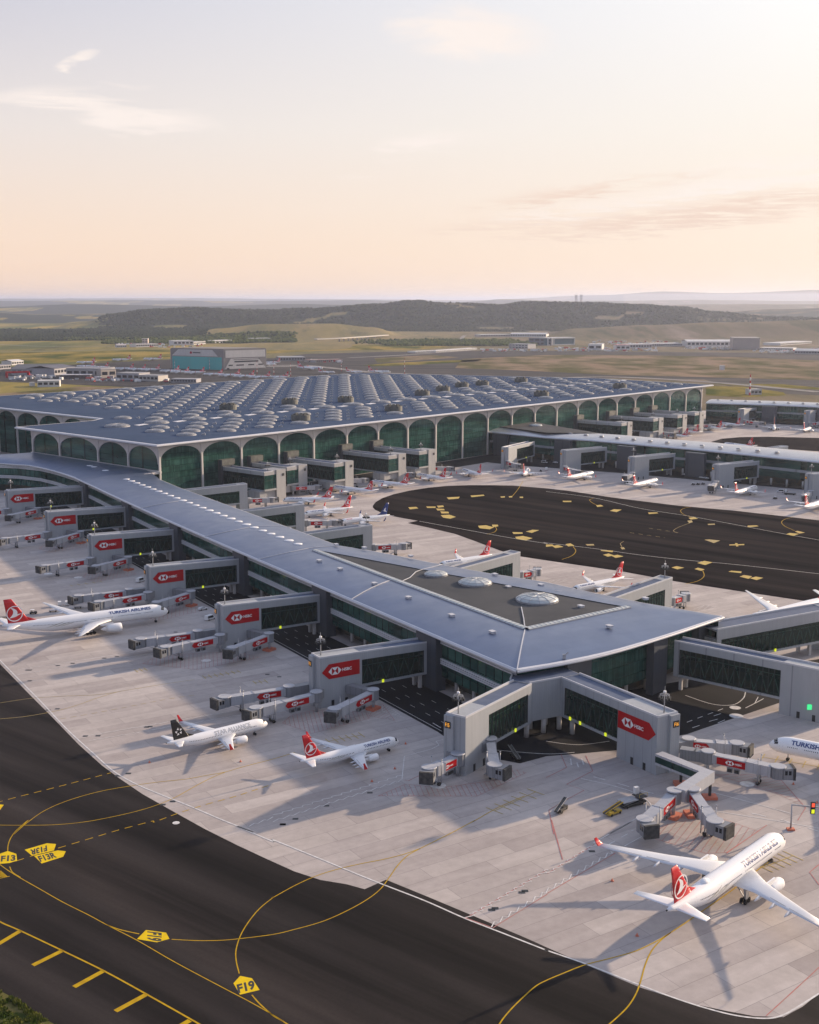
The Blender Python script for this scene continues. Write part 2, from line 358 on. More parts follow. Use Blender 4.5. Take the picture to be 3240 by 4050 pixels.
# ---------------------------------------------------------------- frames on the ground
PO = Vector((-34.9, 408.3)); PD = Vector((math.cos(PIER_ROT), math.sin(PIER_ROT))); PR = Vector((-PD.y, PD.x))
def S(s, t, z=0.0): p = PO+PD*s+PR*t; return Vector((p.x, p.y, z))
def toS(p): d = Vector((p[0], p[1]))-PO; return d.dot(PD), d.dot(PR)
TR = R_(48.35); E1 = Vector((math.cos(TR), math.sin(TR))); E2 = Vector((-E1.y, E1.x))
_A = t1(1015, 975, 41.0); TA = Vector((_A.x, _A.y))-E1*7-E2*7          # facade corner of the terminal
def T(a, b, z=0.0): p = TA+E1*a+E2*b; return Vector((p.x, p.y, z))
def toT(p): d = Vector((p[0], p[1]))-TA; return d.dot(E1), d.dot(E2)

# ---------------------------------------------------------------- ground
def sheet(name, poly, z, m, kind='structure'):
    b = MB(); b.flat([(p[0], p[1]) for p in poly], z)
    return tag(b.build(name, m, recalc=False), kind=kind)

sheet('apron', [(-420, 120), (260, 120), (900, 700), (1000, 1500), (700, 1620), (0, 1500), (-330, 1250), (-560, 1250), (-900, 900)], 0.0, M['concrete'])

edge = [(-120, 1255), (0, 1398), (60, 1460), (110, 1510), (165, 1567), (215, 1612), (250, 1638), (300, 1672), (360, 1706), (430, 1745), (500, 1780), (560, 1808), (620, 1835), (675, 1853),
        (730, 1862), (768, 1872.5), (813, 1852.5), (900, 1888), (1000, 1930), (1100, 1972), (1230, 2030), (1350, 2080), (1450, 2112), (1530, 2129), (1590, 2140), (1650, 2142), (1690, 2120), (1740, 2080), (1800, 2030), (1900, 1960)]
poly = [u(*p) for p in edge]
poly += [Vector((260, 250, 0)), Vector((260, 60, 0)), Vector((-300, 60, 0)), Vector((-400, 300, 0)), Vector((-420, 700, 0))]
sheet('taxiway', poly, 0.03, M['asphalt'])
# the second taxiway basin between the piers
e2 = [n5(630, 330), n5(632, 318), n5(650, 296), n5(690, 272), n5(760, 248), n5(860, 225), n5(980, 206), n5(1100, 195), n5(1240, 190), n5(1380, 190), n5(1520, 193), n5(1725, 210),
      n6(130, 224), n6(420, 268), n6(840, 320), n6(1200, 352), n6(1725, 412), n6(2300, 470), n6(2500, 720), n6(2200, 1000), n6(1725, 935), n6(1610, 918), n6(1300, 872), n6(830, 800), n6(480, 735), n6(240, 700),
      n6(0, 665), n5(1560, 640), n5(1430, 602), n5(1280, 545), n5(1150, 498), n5(1000, 462), n5(850, 429), n5(915, 415), n5(830, 400), n5(740, 383), n5(680, 362), n5(645, 345)]
sheet('taxiway', e2, 0.03, M['asphalt_far'])
# third basin beyond the second pier
e3 = [t3(1040, 955), t3(1110, 935), t3(1220, 925), t3(1400, 922), t3(1725, 930), t3(2100, 945), t3(2000, 1060), t3(1725, 1015), t3(1300, 985)]
sheet('taxiway', e3, 0.03, M['asphalt_far'])
# service roads under the buildings
sheet('service_road', [S(-470, 22.5), S(48, 22.5), m2(1075, 655), m2(1230, 740), m2(1400, 800), m2(1560, 830), m2(1725, 785), m3(210, 768), m3(460, 745), m3(600, 700), m3(890, 645), m3(1110, 570), m3(1230, 530), m3(1480, 445), m3(1725, 370), m3(2000, 300),
      S(60, 200), S(52, 140), S(48, 100), S(48, 50), S(30, 46), S(-470, 46)], 0.02, M['road'])
sheet('service_road', [T(-10, -2), T(-10, -36), T(330, -34), T(330, -60), T(352, -165), T(368, -330), T(376, -420), T(420, -420), T(392, -120), T(392, -2)], 0.02, M['road'])
sheet('service_road', [T(400, -2), T(440, -32), T(790, -38), T(800, -40), T(835, -130), T(860, -130), T(850, -2)], 0.02, M['road'])
sheet('service_road', [S(-420, 96), S(-120, 96), S(0, 140), S(-15, 158), S(-130, 118), S(-420, 118)], 0.02, M['road'])

# ---------------------------------------------------------------- painted markings
def line(name, pts, w, m, z=0.055, smooth=True, n=7):
    b = MB(); b.ribbon(catmull(pts, n) if smooth and len(pts) > 2 else pts, w, z)
    return tag(b.build(name, M[m], recalc=False), kind='structure')
def dashed(name, pts, w, m, on, off, z=0.055, smooth=True):
    P = catmull(pts, 10) if smooth and len(pts) > 2 else [Vector((p[0], p[1])) for p in pts]
    b = MB(); acc = 0.0; cur = [P[0]]
    for i in range(len(P)-1):
        p, q = P[i], P[i+1]; L = (q-p).length; d = 0.0
        if L < 1e-6: continue
        while d < L-1e-6:
            ph = acc % (on+off); left = (on-ph) if ph < on else (on+off-ph)
            st = min(left, L-d); a0 = p+(q-p)*(d/L); a1 = p+(q-p)*((d+st)/L)
            if ph < on and st > .02: b.ribbon([a0, a1], w, z)
            d += st+1e-5; acc += st+1e-5
    return tag(b.build(name, M[m], recalc=False), kind='structure')

Y = 'yellow_paint'
line('taxi_guide_line', [b1(-60, 905-330), b1(0, 632), b1(130, 690), b1(400, 818), b1(660, 945), b1(930, 1093), b1(1260, 1280), b1(1500, 1420)], .42, Y)      # shoulder edge line
for a, c in (((130, 690), (-20, 780)), ((395, 815), (208, 908)), ((655, 943), (468, 1045)), ((925, 1092), (730, 1198)), ((1200, 1256), (1000, 1370))):
    line('shoulder_stripe', [b1(*a), b1(*c)], 1.25, Y)
line('taxi_guide_line', [b1(-70, 215), b1(25, 290), b1(110, 345), b1(250, 425), b1(400, 510), b1(560, 590), b1(680, 655), b1(870, 752), b1(1100, 885), b1(1400, 1045), b1(1600, 1150), b1(1790, 1260)], .23, Y)
line('taxi_guide_line', [b1(62, 285), b1(80, 320), b1(130, 352)], .23, Y)
line('taxi_guide_line', [b1(50, 185), b1(52, 150), b1(68, 105), b1(105, 55), b1(180, -10), m1(90, 1278), m1(160, 1215), m1(280, 1130), m1(430, 1065), m1(620, 1010), m1(810, 975), m1(1000, 948), m1(1170, 930), m1(1310, 905), m1(1420, 885), m1(1560, 845), m1(1725, 803), m2(140, 760)], .23, Y)
line('taxi_guide_line', [m1(-60, 1215), m1(0, 1220), m1(160, 1221), m1(340, 1218), m1(520, 1202), m1(700, 1170), m1(880, 1128), m1(1020, 1083), m1(1130, 1033), m1(1250, 965), m1(1350, 915), m1(1420, 887)], .23, Y)
line('taxi_guide_line', [m1(-40, 452), m1(0, 448), m1(190, 420), m1(400, 405), m1(560, 400), m1(680, 388), m1(800, 368), m1(1000, 335), m1(1230, 300)], .25, 'worn_yellow')
line('taxi_guide_line', [m1(-40, 552), m1(0, 549), m1(150, 535), m1(300, 510), m1(400, 488), m1(500, 458), m1(600, 422), m1(700, 390), m1(760, 375)], .28, 'worn_yellow')
line('taxi_guide_line', [b1(680, 655), b1(760, 683), b1(880, 710)], .3, Y)
line('taxi_guide_line', [b1(1085, 744), b1(1250, 752), b1(1400, 750), b1(1530, 738), b1(1725, 713), b2(130, 683), b2(310, 632), b2(460, 567), b2(590, 495), b2(680, 425), b2(740, 345), b2(790, 275), b2(850, 215), b2(930, 170), b2(1010, 130), b2(1130, 70), b2(1270, -5), m2(1270, 1195), m2(1420, 1110), m2(1590, 1035)], .25, Y)
line('taxi_guide_line', [b2(930, 170), b2(820, 208), b2(690, 240), b2(560, 265), b2(430, 295), b2(290, 337), b2(150, 398), b2(0, 480), b1(1725, 480), b1(1640, 550), b1(1570, 635), b1(1520, 720), b1(1492, 810), b1(1493, 880), b1(1512, 960)], .25, Y)
line('taxi_guide_line', [b1(1592, 1095), b1(1640, 1150), b1(1725, 1225), b2(60, 1260), b2(140, 1310)], .3, Y)
line('taxi_guide_line', [b2(1380, 1370), b2(1440, 1265), b2(1500, 1190), b2(1580, 1110), b2(1660, 1040), b2(1730, 1002), b3(100, 962), b3(240, 907), b3(400, 865), b3(560, 820), b3(680, 765), b3(750, 725), b3(880, 640), b3(1060, 515), b3(1200, 415), b3(1345, 300), b3(1420, 245)], .30, Y)
line('taxi_guide_line', [b3(350, 1320), b3(440, 1245), b3(520, 1165), b3(570, 1085), b3(600, 1000), b3(625, 910), b3(665, 820), b3(720, 755), b3(790, 700)], .30, Y)
dashed('dashed_guide_line', [m1(-30, 1080), m1(100, 1045), m1(300, 995), m1(500, 943), m1(700, 890)], .3, Y, 2.2, 1.6, smooth=False)
dashed('dashed_guide_line', [b1(100, 250), b1(210, 215), b1(360, 170), b1(560, 110), b1(760, 50), b1(970, -5), m1(970, 1203), m1(1130, 1143), m1(1300, 1090), m1(1500, 1035), m1(1725, 960)], .3, Y, 2.2, 1.6, smooth=False)
dashed('dashed_guide_line', [m1(380, 550), m1(600, 512), m1(820, 470), m1(1050, 425), m1(1250, 395)], .25, 'worn_yellow', 2.0, 1.6, smooth=False)
Wp = 'white_paint'
line('apron_edge_line', [m1(-40, 140), m1(0, 178), m1(110, 290), m1(260, 440), m1(420, 610), m1(600, 775), m1(720, 880), m1(860, 960), m1(1000, 1020), m1(1200, 1100), m1(1400, 1185), m1(1600, 1265), b1(1500, 30), b1(1725, 125), b2(0, 115), b2(250, 215), b2(480, 310), b2(690, 395), b2(960, 500), b2(1210, 610), b2(1440, 700), b2(1725, 812), b3(0, 812), b3(240, 895), b3(420, 965), b3(600, 1035), b3(800, 1110), b3(1000, 1175), b3(1200, 1225), b3(1380, 1243), b3(1490, 1225), b3(1600, 1165), b3(1725, 1085)], .45, Wp)
line('apron_edge_line', [n5(925, 418), n5(1100, 450), n5(1300, 487), n5(1500, 523), n5(1725, 558), n6(0, 555), n6(300, 590), n6(600, 632), n6(900, 665), n6(1200, 692), n6(1725, 750), n6(2200, 800)], .45, Wp)
line('apron_edge_line', [n6(0, 230), n6(300, 270), n6(600, 338), n6(900, 385), n6(1200, 440), n6(1500, 497), n6(1725, 537), n6(2200, 620)], .45, Wp)
line('stand_limit_line', [b3(1725, 920), b3(1640, 1000), b3(1390, 1228)], .25, 'red_paint')
# paired zig-zag limit lines
def zigzag(p, q, wid, per, red=True):
    p, q = Vector((p[0], p[1])), Vector((q[0], q[1])); d = (q-p); L = d.length; d.normalize(); nn = Vector((-d.y, d.x))
    k = int(L/per); P = []
    for i in range(k+1):
        P.append(p+d*min(i*per, L)); P.append(p+d*min(i*per+per*.78, L)+nn*wid); P.append(p+d*min(i*per+per*.86, L)+nn*wid*.2)
    line('zigzag_line', P, .27, Wp, .06, smooth=False)
    if red: line('stand_limit_line', [p-nn*.4, q-nn*.4], .22, 'red_paint', .057)
zigzag(b2(1210, 607), b2(1725, 300), -1.1, 3.2); zigzag(b2(1380, 668), b2(1725, 455), 1.1, 3.2)
zigzag(b3(0, 325), b3(300, 140), -1.1, 3.2); zigzag(b3(0, 450), b3(430, 195), 1.1, 3.2)
zigzag(m1(1725, 1168), m1(1560, 1225), .8, 3.2, False)
zigzag(m2(0, 1155), m2(815, 900), -.8, 3.4, False); zigzag(m2(0, 1200), m2(820, 938), .8, 3.4, False)
for y in (0, 62): zigzag(m1(560, 655+y*.55), m1(1600, 480+y*.5), .5, 4.0, False)
for y in (0, 30): zigzag(m1(110, 240+y), m1(1000, 105+y*.9), .5, 4.0, False)
line('stand_limit_line', [m2(815, 930), m2(830, 785), m2(1000, 740), m2(1050, 715), m2(1030, 690), m2(1075, 680)], .25, 'white_paint', .057, smooth=False)
line('stand_limit_line', [m2(830, 935), m2(855, 940), m2(930, 905)], .25, 'red_paint', .057, smooth=False)
line('stand_limit_line', [m3(50, 1278), m3(18, 1125), m3(100, 1075), m3(240, 1000), m3(130, 962), m3(295, 878), m3(250, 780)], .25, 'red_paint', .057, smooth=False)
line('stand_limit_line', [m3(0, 920), m3(130, 857), m3(95, 775)], .25, 'red_paint', .057, smooth=False)
line('stand_limit_line', [b3(105, 240), b3(35, -10)], .3, 'red_paint', .057)
line('road_edge_line', [b3(300, 135), b3(540, 0), m3(400, 1275), m3(540, 1195), m3(640, 1135), m3(662, 1112), m3(655, 1080), m3(600, 1035), m3(520, 1000), m3(400, 965), m3(220, 925)], .3, Wp, .057)
line('road_edge_line', [b3(495, 155), b3(615, 88), b3(700, 40)], .3, Wp, .057)
dashed('road_lane_line', [b3(395, 145), b3(560, 52), m3(540, 1255)], .35, Wp, 3, 3, smooth=False)
line('road_edge_line', [m3(1060, 1130), m3(1250, 1160), m3(1500, 1200), m3(1725, 1240)], .3, Wp, .057)
line('road_edge_line', [m3(1060, 1015), m3(1250, 1065), m3(1400, 1105), m3(1560, 1150)], .3, Wp, .057)
dashed('road_lane_line', [m3(300, 915), m3(450, 955), m3(650, 1015), m3(740, 1030)], .35, Wp, 4, 4, smooth=False)
dashed('road_lane_line', [m3(1300, 1145), m3(1500, 1190), m3(1725, 1260)], .35, Wp, 4, 4, smooth=False)
line('stand_limit_line', [b3(1395, 22), b3(1140, 200)], .28, 'red_paint', .057)
line('stand_limit_line', [b3(1725, 270), b3(1665, 320), b3(1725, 400)], .28, 'red_paint', .057, smooth=False)
line('stand_limit_line', [m3(1480, 930), m3(1640, 1110), m3(1590, 1190)], .25, 'red_paint', .057, smooth=False)
# lead-in bars at the stands (yellow stop bars)
def stopbars(p, q, k, w):
    p, q = Vector((p[0], p[1])), Vector((q[0], q[1])); d = (q-p).normalized(); nn = Vector((-d.y, d.x)); L = (q-p).length
    b = MB()
    for i in range(k):
        c = p+d*L*i/(k-1); b.ribbon([c-nn*w, c+nn*w], .35, .06)
    b.ribbon([p, q], .3, .056)
    tag(b.build('stop_bar_marks', M['worn_yellow'], recalc=False), kind='structure')
stopbars(m2(1400, 1130), m2(1660, 1010), 6, 3.2); stopbars(m2(350, 690), m2(560, 650), 6, 2.6); stopbars(m1(1290, 285), m1(1510, 250), 7, 2.2)
stopbars(m1(860, 245), m1(920, 235), 3, 2.2); stopbars(m3(1370, 790), m3(1720, 850), 5, 3); stopbars(b3(1370, 290), b3(1560, 215), 6, 3.2); stopbars(n4(450, 825), n4(640, 800), 5, 2.2)
stopbars(m1(1610, 320), m1(1680, 310), 3, 2.2)
# hatched no-go areas below the boarding bridges
def hatch(poly, ang, step, m='red_paint', w=.13):
    P = [Vector((p[0], p[1])) for p in poly]; d = Vector((math.cos(ang), math.sin(ang))); nn = Vector((-d.y, d.x))
    lo = min(p.dot(nn) for p in P); hi = max(p.dot(nn) for p in P); b = MB(); k = lo+step/2
    while k < hi:
        xs = []
        for i in range(len(P)):
            a, c = P[i], P[(i+1) % len(P)]; da, dc = a.dot(nn)-k, c.dot(nn)-k
            if da*dc < 0: xs.append((a+(c-a)*(da/(da-dc))).dot(d))
        xs.sort()
        for i in range(0, len(xs)-1, 2): b.ribbon([d*xs[i]+nn*k, d*xs[i+1]+nn*k], w, .052)
        k += step
    b.ribbon(P+[P[0]], w*1.2, .054)
    tag(b.build('hatched_marking', M[m], recalc=False), kind='structure')
HA = R_(-20)
hatch([m2(665, 1035), m2(1290, 1037), m2(1600, 888), m2(1470, 850), m2(1420, 935), m2(1050, 985), m2(840, 960)], R_(100), 1.5)
hatch([m2(60, 575), m2(245, 640), m2(610, 545), m2(600, 505), m2(250, 495), m2(110, 530)], R_(100), 1.5)
hatch([m2(610, 530), m2(770, 560), m2(690, 455), m2(640, 480)], R_(60), 1.5, 'red_paint')
hatch([m2(690, 500), m2(830, 545), m2(760, 490), m2(690, 455)], R_(60), 1.3, 'white_paint')
hatch([m1(900, 200), m1(1250, 238), m1(1640, 160), m1(1500, 120), m1(1000, 150)], R_(100), 1.6)
for k in (-170.2, -259.5, -344.3): hatch([S(k+20, -10), S(k+34, -8), S(k+28, 16), S(k+8, 16), S(k+12, -6)], R_(100), 1.8)
hatch([m3(1060, 900), m3(1460, 1020), m3(1640, 1110), m3(1480, 930), m3(1300, 900)], R_(20), 1.8)
hatch([b3(640, 95), b3(1010, 200), b3(1140, 195), b3(1340, 60), b3(1050, -40), b3(760, 20)], R_(60), 1.8)
hatch([n5(820, 640), n5(1030, 640), n5(1010, 622), n5(840, 630)], R_(60), 2.5, 'white_paint')
hatch([n6(930, 975), n6(1040, 978), n6(1075, 955), n6(1000, 948)], R_(60), 2.2, 'white_paint')
hatch([n6(0, 810), n6(110, 800), n6(140, 785), n6(30, 790)], R_(60), 2.2, 'white_paint')
line('stand_limit_line', [b2(1210, 607), b2(1380, 668)], .3, 'red_paint', .058)
# drain covers and manholes: dark squares in the concrete
b = MB()
for p in (m1(1110, 0), m1(660, 165), m1(740, 155), m1(460, 198), m1(367, 212), m1(175, 240), m1(190, 240), m1(188, 308), m1(305, 493), m1(363, 485), m1(928, 600), m1(950, 597), m1(540, 657), m1(620, 655), m1(743, 908), m1(812, 893), m1(1030, 1090), m1(1092, 1070),
          m2(142, 1180), m2(338, 1097), m2(612, 1015), m2(62, 1215), b2(1573, 447), b2(1592, 437), b2(1383, 557), b2(1404, 547), b2(62, 17), b3(290, 187), m1(1690, 267), m2(40, 283), m1(1545, 485)):
    x, y = p[0], p[1]; b.box(x-.8, x+.8, y-.55, y+.55, .031, .05)
tag(b.build('drain_covers', M['dark_metal'], recalc=False), kind='structure')
b = MB()
for p, r in ((m1(1302, 180), 2.0), (n4(305, 750), 2.2), (n4(495, 773), 2.2), (m2(1043, 970), 2.4), (b1(1113, 8), 1.0), (m3(1195, 478), 2.0), (m3(1202, 530), 2.4), (m3(1270, 960), 2.2)):
    b.flat([(p.x+r*math.cos(k*PI/10), p.y+r*math.sin(k*PI/10)) for k in range(20)], .061)
tag(b.build('painted_discs', M['white_paint'], recalc=False), kind='structure')
# signs painted on the taxiway
def text_mesh(body, bold=0.0):
    c = bpy.data.curves.new('t', 'FONT'); c.body = body; c.resolution_u = 3; c.offset = bold
    o = bpy.data.objects.new('t', c); me = bpy.data.meshes.new_from_object(o)
    bpy.data.objects.remove(o); bpy.data.curves.remove(c)
    xs = [v.co.x for v in me.vertices]; ys = [v.co.y for v in me.vertices]
    x0, x1, y0, y1 = min(xs), max(xs), min(ys), max(ys)
    V = [((v.co.x-x0)/(x1-x0), (v.co.y-y0)/(y1-y0)) for v in me.vertices]; F = [tuple(p.vertices) for p in me.polygons]
    bpy.data.meshes.remove(me); return V, F, (x1-x0)/(y1-y0)
def floor_text(V, F, p, q, h, z):
    """text from p to q on the ground; h is the point where the top of the first letter stands"""
    p, q = Vector((p[0], p[1])), Vector((q[0], q[1])); d = q-p; up = Vector((h[0], h[1]))-p
    b = MB(); b.add([(*(p+d*x+up*y), z) for x, y in V], F); return b
def painted_sign(corners, word, p, q, h, m='sign_yellow'):
    b = MB(); b.flat([(c[0], c[1]) for c in corners], .058); tag(b.build('painted_location_sign', M[m], recalc=False), kind='structure')
    if word:
        V, F, a = text_mesh(word, .045); tag(floor_text(V, F, p, q, h, .062).build('painted_lettering', M['black_paint'], recalc=False), kind='structure')
painted_sign([b1(1475, 1022), b1(1518, 975), b1(1592, 990), b1(1641, 1064), b1(1517, 1094)], 'F19', b1(1506, 1088), b1(1616, 1058), b1(1494, 1030))
painted_sign([b1(866, 743), b1(923, 685), b1(1050, 702), b1(1071, 741), b1(992, 763)], 'F19', b1(928, 693), b1(925, 748), b1(1024, 704))
painted_sign([b1(-20, 252), b1(0, 203), b1(50, 186), b1(104, 204), b1(109, 247), b1(60, 262), b1(-10, 268)], 'F13', b1(4, 254), b1(97, 248), b1(8, 216))
painted_sign([b1(157, 178), b1(297, 137), b1(355, 142), b1(341, 183), b1(203, 216)], 'F13R', b1(296, 150), b1(190, 178), b1(300, 186))
painted_sign([b1(216, 217), b1(366, 182), b1(417, 188), b1(400, 222), b1(264, 265)], 'F13R', b1(256, 256), b1(362, 226), b1(236, 220))
painted_sign([m1(-30, 1125), m1(-20, 1088), m1(25, 1092), m1(0, 1125)], None, 0, 0, 0)
for x in (-12, 0, 12, 24): line('shoulder_stripe', [b1(x-24, 312), b1(x+20, 350)], .5, Y, .06)
line('shoulder_stripe', [b1(-30, 365), b1(62, 345)], .3, Y, .059)
# the far basin: yellow boxes, arcs
for q in ([(855, 330), (905, 327), (918, 337), (865, 343)], [(968, 325), (1027, 325), (1027, 334), (975, 334)], [(1035, 320), (1075, 318), (1080, 328), (1045, 332)], [(1030, 338), (1080, 340), (1085, 349), (1040, 350)],
          [(1057, 356), (1108, 358), (1112, 368), (1065, 369)], [(1060, 380), (1115, 377), (1156, 391), (1120, 402), (1075, 395)], [(1098, 268), (1180, 263), (1172, 275), (1110, 280)], [(1248, 256), (1330, 250), (1337, 257), (1255, 266)],
          [(1437, 262), (1465, 260), (1465, 268), (1440, 269)], [(1490, 260), (1510, 259), (1512, 267), (1492, 268)], [(1558, 263), (1580, 263), (1580, 271), (1560, 271)], [(1383, 440), (1420, 440), (1424, 450), (1390, 456)],
          [(1295, 447), (1345, 443), (1395, 457), (1370, 469), (1305, 462)], [(1512, 487), (1575, 488), (1578, 497), (1520, 499)], [(1597, 483), (1640, 472), (1682, 474), (1635, 492)], [(1530, 517), (1580, 511), (1640, 525), (1600, 538), (1540, 530)]):
    painted_sign([n5(*p) for p in q], None, 0, 0, 0, 'pale_yellow')
for q in ([(105, 289), (160, 289), (160, 297), (108, 297)], [(316, 318), (345, 314), (363, 323), (325, 328)], [(403, 352), (430, 342), (478, 345), (445, 360)], [(645, 363), (700, 362), (710, 368), (650, 373)], [(900, 397), (935, 391), (960, 402), (915, 407)],
          [(1273, 446), (1330, 444), (1343, 450), (1275, 456)], [(1572, 482), (1590, 479), (1635, 490), (1600, 496)], [(1517, 500), (1540, 492), (1597, 498), (1562, 511)], [(0, 565), (40, 565), (52, 574), (0, 580)], [(38, 575), (75, 568), (110, 580), (60, 588)], [(122, 563), (155, 558), (180, 573), (140, 577)],
          [(345, 605), (350, 600), (425, 604), (420, 614)], [(360, 630), (395, 622), (430, 634), (390, 642)], [(415, 637), (450, 630), (490, 640), (440, 650)], [(955, 682), (1000, 668), (1052, 678), (1005, 695)], [(793, 710), (825, 702), (873, 712), (830, 722)], [(938, 720), (960, 712), (1002, 722), (980, 732)],
          [(1152, 737), (1170, 731), (1235, 735), (1233, 746)], [(1223, 768), (1250, 758), (1302, 766), (1280, 782)], [(1288, 778), (1325, 768), (1373, 776), (1330, 790)], [(1158, 565), (1252, 562), (1252, 569), (1158, 571)], [(1193, 556), (1208, 556), (1216, 576), (1202, 578)]):
    painted_sign([n6(*p) for p in q], None, 0, 0, 0, 'pale_yellow')
for q in ([(470, 584), (490, 582), (500, 594), (480, 596)], [(250, 563), (300, 562), (305, 571), (260, 572)], [(1000, 535), (1030, 533), (1100, 540), (1060, 556), (1030, 545)], [(892, 415), (920, 412), (927, 424), (905, 430)], [(1020, 435), (1065, 433), (1068, 440), (1025, 442)]):
    painted_sign([n6(*p) for p in q], None, 0, 0, 0, 'worn_yellow')
for q in ([n5(1405, 455), n5(1413, 470), n5(1395, 488), n5(1350, 500)], [n6(170, 578), n6(188, 605), n6(165, 635), n6(100, 660)], [n6(990, 730), n6(998, 765), n6(960, 795), n6(880, 815)], [n6(325, 318), n6(290, 300), n6(276, 283), n6(300, 272)],
          [n6(920, 392), n6(870, 375), n6(850, 352), n6(875, 335), n6(920, 328)], [n6(1570, 478), n6(1510, 450), n6(1488, 425), n6(1510, 405), n6(1560, 392)], [n5(1510, 262), n5(1545, 220), n5(1580, 165)]):
    line('taxi_guide_line', q, .35, Y)
for q in ([n6(650, 462), n6(840, 490)], [n6(530, 490), n6(750, 522)]): dashed('dashed_guide_line', q, .4, 'worn_yellow', 3, 3, smooth=False)
line('taxi_guide_line', [n6(480, 580), n6(470, 560), n6(490, 545)], .3, 'worn_yellow')
line('taxi_guide_line', [n6(920, 425), n6(840, 455), n6(805, 478), n6(830, 492)], .3, 'worn_yellow')
# service-road lane lines
line('road_edge_line', [S(-460, 24), S(48, 24)], .2, Wp, .05)
for t in (29, 33, 38): dashed('road_lane_line', [S(-460, t), S(46, t)], .16, Wp, 3, 7, .05, smooth=False)
line('road_edge_line', [m3(880, 400), m3(1050, 455), m3(1180, 460), m3(1245, 420), m3(1260, 378)], .35, Wp, .05)
line('road_edge_line', [m3(1260, 480), m3(1330, 445), m3(1375, 420)], .35, Wp, .05); line('road_edge_line', [m3(1320, 448), m3(1340, 410)], .3, Wp, .05)
dashed('road_lane_line', [m3(890, 570), m3(1130, 480)], .3, Wp, 3, 3, .05, smooth=False)
for q in ([m3(925, 605), m3(970, 590)], [m3(1060, 530), m3(1105, 515)], [m3(1085, 575), m3(1130, 555)], [m3(1030, 565), m3(1085, 550)]): line('road_lane_line', q, .3, Wp, .05)
line('road_edge_line', [m2(1400, 745), m2(1725, 770), m3(180, 760)], .3, Wp, .05)
line('road_edge_line', [m3(0, 690), m3(200, 712), m3(400, 690)], .3, Wp, .05)
line('road_edge_line', [m2(1010, 575), m2(1060, 605)], .3, Wp, .05)
for q in ([m3(155, 800), m3(160, 840)], [m3(225, 800), m3(238, 838)], [m3(195, 825), m3(205, 855)]): line('road_lane_line', q, .4, Wp, .06)
# ---------------------------------------------------------------- pier building (near concourse)
def glass_alpha():
    m = mat('tinted_bridge_glass', (.006, .030, .024), .06, spec=.5); m.node_tree.nodes['Principled BSDF'].inputs['Specular Tint'].default_value = (.35, .8, .65, 1)
    m.node_tree.nodes['Principled BSDF'].inputs['Alpha'].default_value = .62
    return m
M['bridge_glass'] = glass_alpha()
def lerp(a, b, t): return a+(b-a)*t
def roof_z(f):  return 21.5+2.5*(1-(1-f)**2.2)       # f 0 at the eave .. 1 at the ridge

pier = empty('pier_concourse', S(-200, 70, 0), 0, 'near pier with long blue-grey roof that widens to a pointed head', 'concourse')
O0 = S(-200, 70, 0)
left_eave = [(-586, -60), (-572, 0), (-554, 23.3), (-532, 38.7), (-514, 43), (-495, 46), (-472, 48), (-450, 49), (-410, 48), (-372, 46.8), (-303, 45.3), (-196, 44.2), (-130, 44), (-60, 44), (0, 44), (30, 44), (62.1, 44.2)]
def left_t(s):
    for (s0, t0), (s1, t1_) in zip(left_eave, left_eave[1:]):
        if s0 <= s <= s1: return lerp(t0, t1_, (s-s0)/(s1-s0))
    return 44
right_eave = [(-433, 97), (-372, 94), (-230, 93), (-147, 92.3), (-132, 99), (-108, 106), (-86, 111.5), (-59.5, 120), (-32.5, 131), (-6.5, 135.8), (16, 141.5), (36.5, 147.5), (49.5, 153.5)]
def right_t(s):
    if s < -433: return max(59, 103.5-.296*(-433-s))
    for (s0, t0), (s1, t1_) in zip(right_eave, right_eave[1:]):
        if s0 <= s <= s1: return lerp(t0, t1_, (s-s0)/(s1-s0))
    return 153.5
NF = 8
b = MB()
# barrel part, from the far left to the start of the glazed V
ss = [-586, -572, -554, -543, -532, -514, -495, -472, -450, -433, -410, -372, -330, -303, -250, -196, -150, -132]
rows = []
for s in ss:
    lt, rt = left_t(s), right_t(s); mid = 70.8 if s > -440 else lerp(lt, rt, .55)
    row = [S(s, lerp(lt, mid, k/NF), roof_z(k/NF)) for k in range(NF+1)]
    row += [S(s, lerp(mid, rt, k/NF), roof_z(1-k/NF) if s > -433 else 24.0) for k in range(1, NF+1)]
    rows.append(row)
b.loft(rows, smooth=True, closed=False)
# head: left slope, right slope, front slope round the sunk dark roof
VL = [(-132, 71.5), (-100, 71.6), (-60, 71.7), (-20, 71.8), (20, 71.9), (30, 72)]
rows = []
for s, t in VL:
    rows.append([S(s if s < 30 else 30, lerp(44, t, k/NF), roof_z(k/NF)) for k in range(NF+1)])
rows.append([S(lerp(62.1, 30, k/NF), lerp(44.2, 72, k/NF), roof_z(k/NF)) for k in range(NF+1)])
b.loft(rows, smooth=True, closed=False)
front = catmull([(62.1, 44.2), (63.6, 65.5), (62.3, 88), (56.5, 121), (49.5, 153.5)], 5)
vr = [lerp(Vector((30, 72)), Vector((25.5, 125)), k/(len(front)-1)) for k in range(len(front))]
b.loft([[S(*lerp(f, g, k/NF), roof_z(k/NF)) for k in range(NF+1)] for f, g in zip(front, vr)], smooth=True, closed=False)
inner_r = [(-132, 73.5), (-108, 81.5), (-86, 88.5), (-59.5, 97), (-32.5, 106), (-6.5, 114.5), (16, 121.5), (25.5, 125)]
eave_r = [(-132, 99), (-108, 106), (-86, 111.5), (-59.5, 120), (-32.5, 131), (-6.5, 135.8), (16, 141.5), (49.5, 153.5)]
